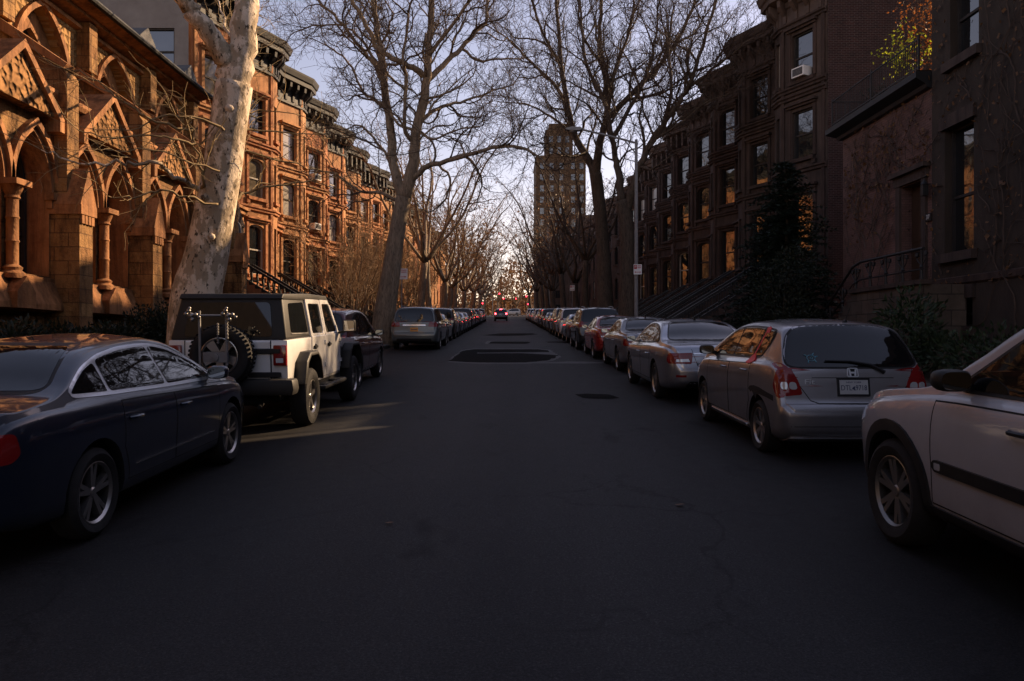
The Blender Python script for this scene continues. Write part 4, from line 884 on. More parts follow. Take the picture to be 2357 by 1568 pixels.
    if 'wiper' in sp:
        pts = []
        for x, z in sp['wiper']: co, n = sh.hit('B', x, z); pts.append(co+n*.022)
        w = MB(); w.tube(pts, [.022, .016, .012, .009][:len(pts)], 6); w.build('rear_wiper', M['blackplastic'], root)
    return root, sh, mat
def area(p): return sum(p[i][0]*p[(i+1) % len(p)][1]-p[(i+1) % len(p)][0]*p[i][1] for i in range(len(p)))/2
M['mirror'] = plain('mirror_glass', (.22, .23, .24), .03, 1)
def arcpts(cy, cz, r, a0, a1, n=7): return [(cy+r*math.cos(R(lerp(a0, a1, i/(n-1)))), cz+r*math.sin(R(lerp(a0, a1, i/(n-1))))) for i in range(n)]
def ringpoly(cy, cz, r0, r1, a0, a1, n=16): return arcpts(cy, cz, r1, a0, a1, n)+arcpts(cy, cz, r0, a1, a0, n)
def split_glass(dlo, cuts, gap=.03):
    """cut a window outline at pillars: (y at the sill, lean per metre up)"""
    d = dlo if area(dlo) > 0 else dlo[::-1]; z0 = min(p[1] for p in d); res = []; cs = sorted(cuts)
    for i in range(len(cs)+1):
        q = d
        if i > 0: y, l = cs[i-1]; q = clip(q, 1, -l, y+gap-l*z0)
        if i < len(cs): y, l = cs[i]; q = clip(q, -1, l, -(y-gap-l*z0))
        if len(q) > 2: res.append(q)
    return res
def door_poly(y0, y1, zs, bf, ra=None, arch=None):
    p = [(y1, zs)]; k = 6
    top = [(lerp(y1, y0, i/k), bf(lerp(y1, y0, i/k))-.03) for i in range(k+1)]; p += top
    if arch:
        cy, cz, r = arch; a = [q for q in arcpts(cy, cz, r, 75, -10, 9) if q[0] > y0+.005 and q[1] > zs+.01 and q[1] < top[-1][1]-.05]
        if a:
            p += [(y0, max(a[0][1], cz+math.sqrt(max(0, r*r-(y0-cy)**2))))]+a; p += [(a[-1][0] if a[-1][1] > zs+.05 else a[-1][0]+.02, zs)]
        else: p.append((y0, zs))
    else: p.append((y0, zs))
    return p[::-1] if area(p) < 0 else p
# ---- the saloon used for the dark blue, silver and grey cars
def sedan(L=4.92, W=1.855, Hh=1.46, ra=1.03, fa=3.88, Rr=.335, chrome=False, spokes=5, twin=False, deck=1.03):
    k = L/4.92; q = lambda P: [(y*k, z) for y, z in P]; h = Hh/1.46
    sp = dict(L=L, W=W, ra=ra, fa=fa, R=Rr, spokes=spokes, twin=twin, tumble=.50)
    sp['top'] = q([(0, .63), (.03, .78), (.06, .90), (.11, .985), (.20, 1.02), (.4, deck+.01), (.70, deck+.035), (.84, deck+.06), (1.02, 1.16*h), (1.25, 1.285*h), (1.5, 1.385*h), (1.75, 1.43*h), (2.1, 1.455*h), (2.4, 1.46*h), (2.75, 1.43*h), (3.0, 1.365*h), (3.35, 1.19*h), (3.68, 1.01*h), (3.8, .97), (4.2, .92), (4.55, .84), (4.75, .74), (4.87, .62), (4.92, .52)])
    if chrome: sp['top'] = [(y-(.17*max(0, min(1, (2.1*k-y)/.5)) if y > .6*k else .12 if y > .35*k else 0), z) for y, z in sp['top']]
    sp['belt'] = q([(0, .60), (.04, .73), (.10, .88), (.22, .945), (.5, .975), (1.2, .975), (2.5, .935), (3.4, .905), (3.8, .89), (4.3, .83), (4.7, .69), (4.92, .50)])
    sp['bottom'] = q([(0, .36), (.15, .27), (.5, .22), (1, .20), (4, .20), (4.6, .21), (4.92, .28)])
    sp['plan'] = q([(0, .70), (.03, .78), (.08, .855), (.18, .915), (.4, .965), (.9, .995), (1.4, 1), (3.6, 1), (4.2, .97), (4.6, .88), (4.8, .78), (4.92, .6)])
    k2 = W/1.855; sp['dlo'] = q([(1.04, 1.05), (1.5, 1.025), (2.5, .985), (3.48, .965), (3.25, 1.10), (3.0, 1.215*h), (2.75, 1.295*h), (2.5, 1.335*h), (2.2, 1.345*h), (1.9, 1.335*h), (1.62, 1.295*h), (1.36, 1.225*h), (1.17, 1.14*h)])
    if chrome: sp['dlo'] = [(y-.17*max(0, min(1, (2.1*k-y)/.5)), z) for y, z in sp['dlo']]
    sp['glass'] = split_glass(sp['dlo'], [(1.52*k-(.14 if chrome else 0), .0), (2.42*k, -.12)], .022)
    bf = pchip(sp['belt']); az = (ra, Rr, Rr+.13)
    sp['doors'] = [(door_poly(1.45*k, 2.42*k, .33, bf, arch=az), (1.62*k, .80)), (door_poly(2.44*k, 3.50*k, .33, bf), (2.62*k, .79))]
    sp['rearglass'] = [(0, 1.085), (.60*W/1.855, 1.085), (.66*W/1.855, 1.10), (.60*W/1.855, 1.25*h), (.53*W/1.855, 1.355*h), (.45, 1.385*h), (0, 1.395*h)]
    sp['rear2'] = [('tail_light', rounded([(k2*.46, .70), (k2*.765, .70), (k2*.765, .88), (k2*.43, .89)], .03), 'red_lens', .006), ('reversing_light', rounded([(k2*.49, .735), (k2*.72, .735), (k2*.72, .775), (k2*.51, .785)], .01), 'clear_lens', .010), ('reflector', [(.55, .47), (.72, .47), (.72, .51), (.55, .51)], 'red_lens', .005)]
    sp['side'] = [('tail_light', rounded([(.02, .70), (.13, .70), (.19, .75), (.17, .88), (.02, .88)], .03), 'red_lens', .006), ('fuel_flap', [(.9, .72), (.9, .9)], 'under', .001)][:1]
    sp['rear'] = [('boot_lid_gap', [(-.46, .99), (-.44, .90), (-.36, .66), (.36, .66), (.44, .90), (.46, .99), (.452, .99), (.432, .90), (.352, .668), (-.352, .668), (-.432, .90), (-.452, .99)], 'under', .0015), ('chrome_strip', [(-.42, .868), (.42, .868), (.42, .884), (-.42, .884)], 'chrome', .008), ('lower_bumper', rounded([(-.55, .30), (.55, .30), (.50, .40), (-.50, .40)], .03), 'blackplastic', .006)]
    sp['plate'] = (.775, 'plate_white'); sp['mirror'] = (3.38*k, .965); sp['fin'] = 1.78*k
    if chrome: sp['trim'] = M['brightwork']; sp['trimw'] = .028; sp.pop('fin', 0)
    return sp
def hatch():
    sp = dict(L=4.0, W=1.69, ra=.69, fa=3.14, R=.30, spokes=6, twin=True, tumble=.36, rim=.205, inset=.015)
    sp['top'] = [(0, .56), (.03, .615), (.075, .635), (.085, .66), (.11, .80), (.15, .98), (.21, 1.10), (.32, 1.27), (.42, 1.41), (.48, 1.468), (.56, 1.486), (.8, 1.508), (1.2, 1.525), (1.6, 1.522), (1.95, 1.495), (2.25, 1.435), (2.55, 1.33), (2.9, 1.16), (3.2, 1.015), (3.35, .96), (3.6, .86), (3.8, .75), (3.93, .62), (4.0, .48)]
    sp['belt'] = [(0, .54), (.05, .62), (.10, .70), (.16, .90), (.26, 1.0), (.5, 1.035), (1.0, 1.025), (1.9, .985), (2.6, .955), (3.1, .93), (3.4, .87), (3.75, .72), (4.0, .46)]
    sp['bottom'] = [(0, .30), (.15, .22), (.45, .20), (1, .19), (3.2, .19), (3.8, .2), (4.0, .26)]
    sp['plan'] = [(0, .84), (.02, .89), (.06, .935), (.14, .965), (.35, .985), (.7, 1), (3.2, 1), (3.5, .97), (3.75, .88), (3.9, .76), (4.0, .6)]
    sp['dlo'] = [(.80, 1.10), (1.1, 1.075), (2.0, 1.045), (2.82, 1.02), (2.62, 1.13), (2.3, 1.285), (2.05, 1.365), (1.8, 1.40), (1.4, 1.415), (1.0, 1.41), (.72, 1.395), (.60, 1.38), (.64, 1.28)]
    sp['glass'] = split_glass(sp['dlo'], [(1.10, -.32), (1.86, -.16)], .022)
    bf = pchip(sp['belt']); sp['doors'] = [(door_poly(1.02, 1.86, .30, bf, arch=(.69, .30, .42)), (1.2, .905)), (door_poly(1.88, 2.88, .30, bf), (2.06, .885))]
    sp['rearglass'] = [(0, 1.015), (.62, 1.015), (.70, 1.045), (.69, 1.15), (.62, 1.34), (.52, 1.425), (.40, 1.445), (0, 1.455)]
    sp['rear2'] = [('tail_light', rounded([(.55, .72), (.785, .70), (.785, 1.03), (.745, 1.06), (.65, .98), (.585, .86)], .03), 'red_lens', .006), ('reversing_light', rounded([(.60, .775), (.69, .775), (.69, .855), (.62, .855)], .035), 'clear_lens', .010), ('indicator', rounded([(.705, .775), (.775, .775), (.775, .855), (.705, .855)], .035), 'clear_lens', .010)]
    sp['side'] = [('tail_light', rounded([(.05, .69), (.14, .69), (.22, .80), (.22, .98), (.17, 1.05), (.05, 1.0)], .03), 'red_lens', .006), ('side_skirt', rounded([(1.12, .18), (2.72, .18), (2.72, .27), (1.12, .27)], .02), 'skirt', .022)]
    sp['rear'] = [('tailgate_gap', [(-.66, 1.0), (-.60, .84), (-.47, .655), (-.38, .625), (.38, .625), (.47, .655), (.60, .84), (.66, 1.0), (.652, 1.0), (.592, .845), (.465, .663), (.38, .633), (-.38, .633), (-.465, .663), (-.592, .845), (-.652, 1.0)], 'under', .0015),
                  ('grab_recess', [(-.44, .897), (.44, .897), (.44, .904), (-.44, .904)], 'under', .002), ('bumper_fold', [(-.70, .385), (.70, .385), (.70, .392), (-.70, .392)], 'under', .002), ('bumper_lip', rounded([(-.72, .215), (.72, .215), (.70, .27), (-.70, .27)], .02), 'paint', .02)]
    sp['plate'] = (.80, 'plate_white'); sp['plateframe'] = True; sp['mirror'] = (2.78, 1.02); sp['antenna'] = (.12, .62, .22); sp['wiper'] = [(.34, .955), (.20, 1.03), (-.02, 1.065), (-.28, 1.07)]; sp['mirmat'] = M['blackplastic']
    return sp
def suv(L=4.55, W=1.82, Hh=1.70, ra=.85, fa=3.47, Rr=.345, kind='suv'):
    k = L/4.55; h = Hh/1.70; q = lambda P: [(y*k, z*h) for y, z in P]
    sp = dict(L=L, W=W, ra=ra, fa=fa, R=Rr, spokes=5, tumble=.28, twin=True)
    van = kind == 'van'
    sp['top'] = q([(0, .62), (.03, .70), (.06, .86), (.09, 1.02), (.16, 1.22), (.26, 1.42), (.34, 1.55), (.42, 1.625), (.55, 1.655), (.9, 1.68), (1.4, 1.70), (2.0, 1.69), (2.4, 1.645), (2.7, 1.55), (3.0, 1.38), (3.35, 1.14), (3.5, 1.07), (3.9, 1.0), (4.2, .92), (4.4, .80), (4.5, .66), (4.55, .52)])
    if van: sp['top'] = q([(0, .62), (.03, .72), (.05, .90), (.07, 1.05), (.13, 1.28), (.20, 1.48), (.27, 1.60), (.34, 1.65), (.5, 1.675), (.9, 1.69), (1.5, 1.70), (2.1, 1.68), (2.5, 1.61), (2.8, 1.49), (3.15, 1.28), (3.6, 1.03), (3.75, .97), (4.1, .88), (4.35, .76), (4.5, .6), (4.55, .5)])
    sp['belt'] = q([(0, .60), (.05, .80), (.10, .98), (.2, 1.06), (.6, 1.06), (2, 1.04), (3.2, .99), (3.6, .97), (4.1, .88), (4.4, .72), (4.55, .50)])
    sp['bottom'] = q([(0, .36), (.2, .28), (.6, .25), (3.9, .25), (4.4, .28), (4.55, .34)])
    sp['plan'] = q([(0, .80), (.03, .87), (.08, .925), (.2, .965), (.5, .99), (.8, 1), (3.6, 1), (4.0, .97), (4.3, .88), (4.45, .78), (4.55, .62)]); sp['plan'] = [(y, v/h) for y, v in sp['plan']]
    if kind == 'arched':
        sp['dlo'] = q([(.62, 1.20), (.85, 1.14), (1.3, 1.11), (2.1, 1.08), (3.05, 1.05), (2.85, 1.20), (2.6, 1.38), (2.35, 1.495), (2.0, 1.565), (1.6, 1.575), (1.2, 1.535), (.9, 1.45), (.70, 1.33)]); cuts = [(.98, -.1), (1.88, -.05)]
    else:
        sp['dlo'] = q([(.50, 1.13), (1.3, 1.11), (2.1, 1.08), (3.08, 1.05), (2.85, 1.22), (2.6, 1.40), (2.35, 1.52), (2.0, 1.575), (1.4, 1.585), (.8, 1.565), (.55, 1.54)]); cuts = [(1.02, -.05), (1.92, -.05)]
    sp['glass'] = split_glass(sp['dlo'], [(a*k, b) for a, b in cuts], .022); bf = pchip(sp['belt'])
    sp['doors'] = [(door_poly(1.02*k, 1.92*k, .38*h, bf, arch=(ra, Rr, Rr+.13)), (1.16*k, .93*h)), (door_poly(1.94*k, 3.0*k, .38*h, bf), (2.1*k, .92*h))]
    w2 = W/1.82; sp['rearglass'] = [(0, 1.12*h), (.66*w2, 1.12*h), (.70*w2, 1.15*h), (.64*w2, 1.48*h), (.56*w2, 1.555*h), (0, 1.575*h)]
    if van: sp['rear2'] = [('tail_light', rounded([(.52*w2, .93*h), (.83*w2, .91*h), (.83*w2, 1.07*h), (.54*w2, 1.07*h)], .03), 'red_lens', .006)]; sp['rear'] = [('chrome_strip', rounded([(-.46, .955*h), (.46, .955*h), (.46, .99*h), (-.46, .99*h)], .01), 'chrome', .012), ('bumper_step', rounded([(-.8, .66*h), (.8, .66*h), (.8, .685*h), (-.8, .685*h)], .01), 'blackplastic', .004), ('lower_bumper', rounded([(-.7, .36*h), (.7, .36*h), (.68, .46*h), (-.68, .46*h)], .03), 'blackplastic', .006)]
    else: sp['rear2'] = [('tail_light', rounded([(.60*w2, .92*h), (.83*w2, .90*h), (.82*w2, 1.14*h), (.70*w2, 1.14*h)], .03), 'red_lens', .006)]; sp['rear'] = [('lower_bumper', rounded([(-.8, .36*h), (.8, .36*h), (.78, .58*h), (-.78, .58*h)], .03), 'blackplastic', .006), ('chrome_strip', rounded([(-.3, .94*h), (.3, .94*h), (.3, .96*h), (-.3, .96*h)], .01), 'chrome', .008)]
    sp['side'] = [('tail_light', rounded([(.03, .90*h), (.17, .92*h), (.20, 1.1*h), (.03, 1.13*h)], .03), 'red_lens', .006)]
    sp['plate'] = (.80*h, 'plate_white'); sp['mirror'] = (2.98*k, 1.06*h); sp['mirmat'] = M['blackplastic']
    if kind != 'arched': sp['rails'] = (.56*w2, .6*k, 2.3*k); sp['railmat'] = 'steel'
    return sp
def tall_suv():
    sp = dict(L=4.80, W=1.92, ra=.98, fa=3.84, R=.37, spokes=6, twin=True, tumble=.27, tw=.235, rim=.245, inset=.012, rimmat=M['alloy_dk'])
    sp['top'] = [(0, .6), (.04, .8), (.1, 1.1), (.3, 1.5), (.4, 1.68), (.6, 1.73), (1.4, 1.84), (2.0, 1.83), (2.4, 1.77), (2.8, 1.60), (3.15, 1.37), (3.40, 1.20), (3.6, 1.135), (3.9, 1.10), (4.2, 1.06), (4.45, .99), (4.62, .88), (4.74, .74), (4.80, .58)]
    sp['belt'] = [(0, .58), (.1, 1.0), (.3, 1.08), (1, 1.14), (2.6, 1.115), (3.2, 1.10), (3.6, 1.07), (3.9, 1.03), (4.25, .97), (4.5, .88), (4.7, .72), (4.80, .56)]
    sp['bottom'] = [(0, .36), (.3, .3), (4.3, .3), (4.8, .36)]
    sp['plan'] = [(0, .82), (.1, .93), (.5, .99), (3.6, 1), (4.0, .99), (4.25, .955), (4.5, .88), (4.68, .77), (4.80, .62)]
    sp['dlo'] = [(.6, 1.21), (1.5, 1.195), (2.4, 1.175), (3.18, 1.16), (2.96, 1.30), (2.7, 1.47), (2.45, 1.595), (2.2, 1.67), (1.8, 1.71), (1.2, 1.71), (.65, 1.68)]
    sp['glass'] = split_glass(sp['dlo'], [(1.0, 0), (1.98, -.05)], .025); bf = pchip(sp['belt'])
    sp['doors'] = [(door_poly(1.05, 1.98, .42, bf, arch=(.98, .37, .52)), (1.25, .88)), (door_poly(2.0, 3.33, .42, bf), (2.50, .985))]
    A = lambda cy: ringpoly(cy, .38, .415, .495, -8, 188, 20)
    sp['side'] = [('arch_trim', A(.98), 'blackplastic', .014), ('arch_trim', A(3.84), 'blackplastic', .014), ('sill_trim', rounded([(1.45, .29), (3.37, .29), (3.37, .40), (1.45, .40)], .02), 'blackplastic', .012), ('door_strip', rounded([(2.04, .63), (3.27, .63), (3.31, .67), (3.27, .705), (2.04, .705)], .015), 'blackplastic', .020), ('door_strip', rounded([(1.32, .63), (1.96, .63), (1.96, .705), (1.28, .705)], .015), 'blackplastic', .020), ('side_marker', rounded([(3.20, .647), (3.26, .647), (3.26, .69), (3.20, .69)], .01), 'clear_lens', .024), ('head_lamp', rounded([(4.36, .80), (4.66, .74), (4.62, .87), (4.45, .94)], .03), 'clear_lens', .006)]
    sp['mirror'] = (3.06, 1.17); sp['mirmat'] = M['blackplastic']; sp['handle'] = M['blackplastic']
    return sp
# ---------------------------------------------------------------- the parked cars
M['skirt'] = None
P_ = dict(blue=paint('midnight_blue_paint', (.0022, .009, .027), .0, .3), silver=paint('silver_paint', (.40, .41, .45), .85, .26), taupe=paint('dusty_silver_paint', (.34, .33, .34), .75, .30), grey=paint('grey_paint', (.22, .225, .24), .6, .34), red=paint('red_paint', (.34, .018, .014), .2, .3),
          maroon=paint('maroon_paint', (.07, .010, .014), .3, .3), black=paint('black_paint', (.010, .010, .011), .1, .25), white=paint('white_car_paint', (.78, .77, .76), 0, .35), warmwhite=paint('grey_white_paint', (.42, .42, .44), .0, .3), green=paint('grey_green_paint', (.125, .145, .145), .55, .34), gold=paint('beige_paint', (.30, .26, .2), .5, .34), navy=paint('navy_paint', (.02, .03, .05), .3, .3))
LC = 'cars parked along the left kerb'; RC = 'cars parked along the right kerb'
M['skirt'] = P_['taupe']
# left
s_blue = sedan(4.55, 1.77, 1.43, .97, 3.62, .325, True, 5, True, 1.0)
car1 = make_car(s_blue, P_['blue'], 'saloon_car', 'dark blue saloon with bright window surround parked by the near left kerb', 'car', 4.50, -3.80, LC, platetext=None)
s_mar = suv(4.52, 1.82, 1.68, .85, 3.47, .345, 'arched')
car3 = make_car(s_mar, P_['maroon'], 'crossover_car', 'maroon crossover with arched side windows parked in front of the white off-roader', 'car', 15.05, -3.98, LC)
s_van = suv(5.08, 1.97, 1.76, 1.05, 4.08, .34, 'van')
car4 = make_car(s_van, P_['green'], 'minivan', 'grey green minivan with orange licence plate beside the leaning tree', 'minivan', 30.3, -3.72, LC, plate='plate_orange', platemarks=True)
s_suv = suv(4.65, 1.86, 1.74, .88, 3.55, .36, 'suv'); s_sed2 = sedan(4.6, 1.78, 1.44, .98, 3.66, .32); 
# right
s_fit = hatch()
car5 = make_car(s_fit, P_['taupe'], 'hatchback_car', 'dusty silver hatchback with red tape on its side window and licence plate DTL 9718', 'car', 8.1, 3.72, RC, platetext='DTL   9718')
s_a6 = sedan(4.92, 1.855, 1.46, 1.04, 3.88, .335)
car6 = make_car(s_a6, P_['silver'], 'saloon_car', 'clean silver saloon parked directly in front of the taped hatchback', 'car', 13.05, 3.62, RC, platemarks=True)
car7 = make_car(s_sed2, P_['grey'], 'saloon_car', 'grey saloon between the silver saloon and the red car', 'car', 19.3, 3.78, RC, trim=M['chrome'])
s_red = sedan(4.5, 1.77, 1.44, .95, 3.58, .315)
car8 = make_car(s_red, P_['red'], 'saloon_car', 'bright red saloon at the right kerb', 'car', 24.6, 3.72, RC)
car9 = make_car(s_suv, P_['black'], 'sport_utility_car', 'black sport utility car with roof rails ahead of the red saloon', 'car', 30.1, 3.70, RC)
s_xc = tall_suv()
car10 = make_car(s_xc, P_['warmwhite'], 'sport_utility_car', 'dirty white tall car with black wheel arch trim, only its front part in view', 'car', 5.33-3.84, 3.62, RC)
rest = [(s_sed2, 'silver', 36.3, 3.75, 'small silver saloon ahead of the black sport utility car on the right'), (s_suv, 'white', 41.6, 3.75, 'white tall car behind the pale minivan on the right'), (s_van, 'gold', 47.0, 3.8, 'pale beige minivan at the right kerb'), (s_sed2, 'black', 53.0, 3.75, 'black saloon ahead of the pale minivan on the right'), (s_red, 'gold', 58.3, 3.75, 'small beige saloon near the black car on the right'), (s_suv, 'black', 64, 3.75, 'tall black car far up the right kerb'), (s_suv, 'navy', 70, 3.75, 'tall navy car far up the right kerb'), (s_sed2, 'white', 76, 3.75, 'white saloon far up the right kerb'), (s_suv, 'white', 82, 3.75, 'white tall car far up the right kerb'), (s_sed2, 'grey', 88, 3.75, 'grey saloon far up the right kerb'), (s_red, 'maroon', 94, 3.75, 'maroon saloon far up the right kerb'), (s_suv, 'silver', 100, 3.75, 'tall silver car far up the right kerb'), (s_sed2, 'gold', 106, 3.75, 'beige saloon far up the right kerb'), (s_van, 'white', 112, 3.75, 'white minivan far up the right kerb'),
        (s_sed2, 'green', 35.9, -3.75, 'grey green saloon hidden behind the minivan with orange plate'), (s_suv, 'black', 41.0, -3.75, 'tall black car behind the grey green saloon at the left kerb'), (s_red, 'navy', 46.2, -3.75, 'navy saloon at the left kerb'), (s_sed2, 'silver', 51.3, -3.75, 'silver saloon ahead of the navy one at the left kerb'), (s_red, 'grey', 56.6, -3.75, 'grey saloon behind the big black car at the left kerb'), (s_van, 'black', 62.0, -3.8, 'big black van at the left kerb'), (s_suv, 'navy', 68.2, -3.75, 'tall navy car far up the left kerb'), (s_sed2, 'black', 74, -3.75, 'black saloon far up the left kerb'), (s_suv, 'grey', 80, -3.75, 'tall grey car far up the left kerb'), (s_sed2, 'grey', 86, -3.75, 'grey saloon far up the left kerb'), (s_red, 'red', 92, -3.75, 'red saloon far up the left kerb'), (s_suv, 'black', 98, -3.75, 'tall black car far up the left kerb')]
for k_, (sp, pc, y, x, lb) in enumerate(rest): make_car(sp, P_[pc], 'parked_car', lb, 'car', y, x, RC if x > 0 else LC, detail=1 if y < 60 else 0)
drv = make_car(s_suv, P_['black'], 'driving_car', 'dark car driving away up the street with three red brake lights on', 'car', 104, -.9, None)
M['brake'] = plain('lit_brake_light', (.8, .02, .02), .4, emit=(1, .03, .04), es=14)
for sg in (-1, 1):
    decal(drv[1], 'B', [rounded([(sg*.62, .94), (sg*.86, .94), (sg*.86, 1.14), (sg*.66, 1.14)], .03)], .012, 'brake_light', M['brake'], drv[0])
decal(drv[1], 'B', [rounded([(-.16, 1.58), (.16, 1.58), (.16, 1.64), (-.16, 1.64)], .01)], .012, 'brake_light', M['brake'], drv[0])
M['badge'] = plain('satin_badge', (.62, .64, .66), .4, .3)
# badges, tape, scuff and sticker
root, sh, mat = car5; M['redtape'] = plain('red_tape', (.75, .03, .035), .5)
decal(sh, 'L', [rounded([(.80, 1.42), (.92, 1.42), (.92, 1.36), (.80, 1.36)], .01)], .012, 'red_tape', M['redtape'], root); decal(sh, 'L', [[(.86, 1.43), (.895, 1.43), (1.055, 1.08), (1.02, 1.08)]], .0105, 'red_tape', M['redtape'], root); decal(sh, 'L', [[(.97, 1.09), (1.04, 1.11), (1.10, 1.08), (1.16, 1.03), (1.20, .995), (1.1, .985), (1.0, 1.0), (.94, 1.03)]], .0115, 'red_tape', M['redtape'], root)
decal(sh, 'L', [[(.22, .70), (.40, .72), (.62, .75), (.80, .755), (.95, .735), (1.0, .70), (.93, .665), (.88, .69), (.80, .64), (.74, .60), (.70, .66), (.6, .67), (.40, .66), (.22, .64)]], .004, 'scuffed_patch', M['blackplastic'], root, thick=.001)
co, n = sh.hit('B', 0.0, .955); b = MB()
yy = n.cross(Vector((1, 0, 0))).normalized(); yy = yy if yy.z > 0 else -yy; rm = Matrix((Vector((1, 0, 0)), yy, Vector((1, 0, 0)).cross(yy))).transposed().to_4x4(); MX = Matrix.Translation(co+n*.008) @ rm
ro = rounded([(-.062, -.05), (.062, -.05), (.056, .05), (-.056, .05)], .018); ri = rounded([(-.052, -.041), (.052, -.041), (.047, .041), (-.047, .041)], .014)
k = len(ro); b.add([MX @ Vector((*p, .006)) for p in ro]+[MX @ Vector((*p, .006)) for p in ri]+[MX @ Vector((*p, -.008)) for p in ri]+[MX @ Vector((*p, -.008)) for p in ro], [(r*k+i, r*k+(i+1) % k, ((r+1) % 4)*k+(i+1) % k, ((r+1) % 4)*k+i) for r in range(4) for i in range(k)])
for sg in (-1, 1): b.prism([(sg*.044, .037), (sg*.026, .037), (sg*.016, -.037), (sg*.036, -.037)], -.006, .005, lambda p, q, l: MX @ Vector((p, q, l)))
b.box(-.022, .022, -.010, .008, -.006, .005, MX); bo = b.build('badge', M['badge'], root); bk = MB(); bk.prism(ri, -.008, -.002, lambda p, q, l: MX @ Vector((p, q, l))); bk.build('badge_back', M['blackplastic'], bo)
co, n = sh.hit('B', -.47, .855); text_mesh('lettering', 'Fit', .075, M['badge'], root, co+n*.006, (R(90), 0, R(-4)), .003, 1.45)
st = MB(); co, n = sh.hit('B', -.42, 1.105); yy = n.cross(Vector((1, 0, 0))).normalized(); yy = yy if yy.z > 0 else -yy; rm = Matrix((Vector((1, 0, 0)), yy, Vector((1, 0, 0)).cross(yy))).transposed().to_4x4(); MX = Matrix.Translation(co+n*.0075) @ rm
def stripe(pts, w):
    st.tube([MX @ Vector((*p, 0)) for p in pts], w, 4)
stripe([(.045*math.cos(a), .036*math.sin(a)) for a in [2*math.pi*i/14 for i in range(15)]], .0035); stripe([(.005*a*math.cos(a*1.6), .0045*a*math.sin(a*1.6)) for a in [i*.45 for i in range(12)]], .003)
for a, b_ in (((.045, .01), (.075, .02)), ((-.04, .02), (-.07, .04)), ((-.03, -.03), (-.04, -.06)), ((.035, -.025), (.05, -.055)), ((.02, .034), (.04, .06))): stripe([a, ((a[0]+b_[0])/2, (a[1]+b_[1])/2+.006), b_], .006)
M['sticker'] = plain('blue_sticker', (.12, .33, .42), .5); st.build('window_sticker', M['sticker'], root)
root, sh, mat = car6
for i in range(4):
    co, n = sh.hit('B', -.11+i*.073, .945); b = MB(); yy = n.cross(Vector((1, 0, 0))).normalized(); b.tube([co+n*.008+Vector((1, 0, 0))*.044*math.cos(a)+yy*.044*math.sin(a) for a in [2*math.pi*j/16 for j in range(17)]], .006, 5); b.build('ring_badge', M['chrome'], root)
co, n = sh.hit('B', -.36, .745); text_mesh('lettering', 'A6', .06, M['badge'], root, co+n*.006, (R(86), 0, R(-3)), .003, 1.3)
co, n = sh.hit('B', -.30, .695); q = MB()
for i in range(5): q.box(co.x-.07+i*.03, co.x-.048+i*.03, co.y-.006, co.y+.002, co.z-.02, co.z+.02)
q.build('dealer_badge', M['blackplastic'], root)
root, sh, mat = car1
decal(sh, 'R', [[(1.50, .425), (3.1, .425), (3.1, .437), (1.50, .437)]], .012, 'chrome_strip', M['chrome'], root)
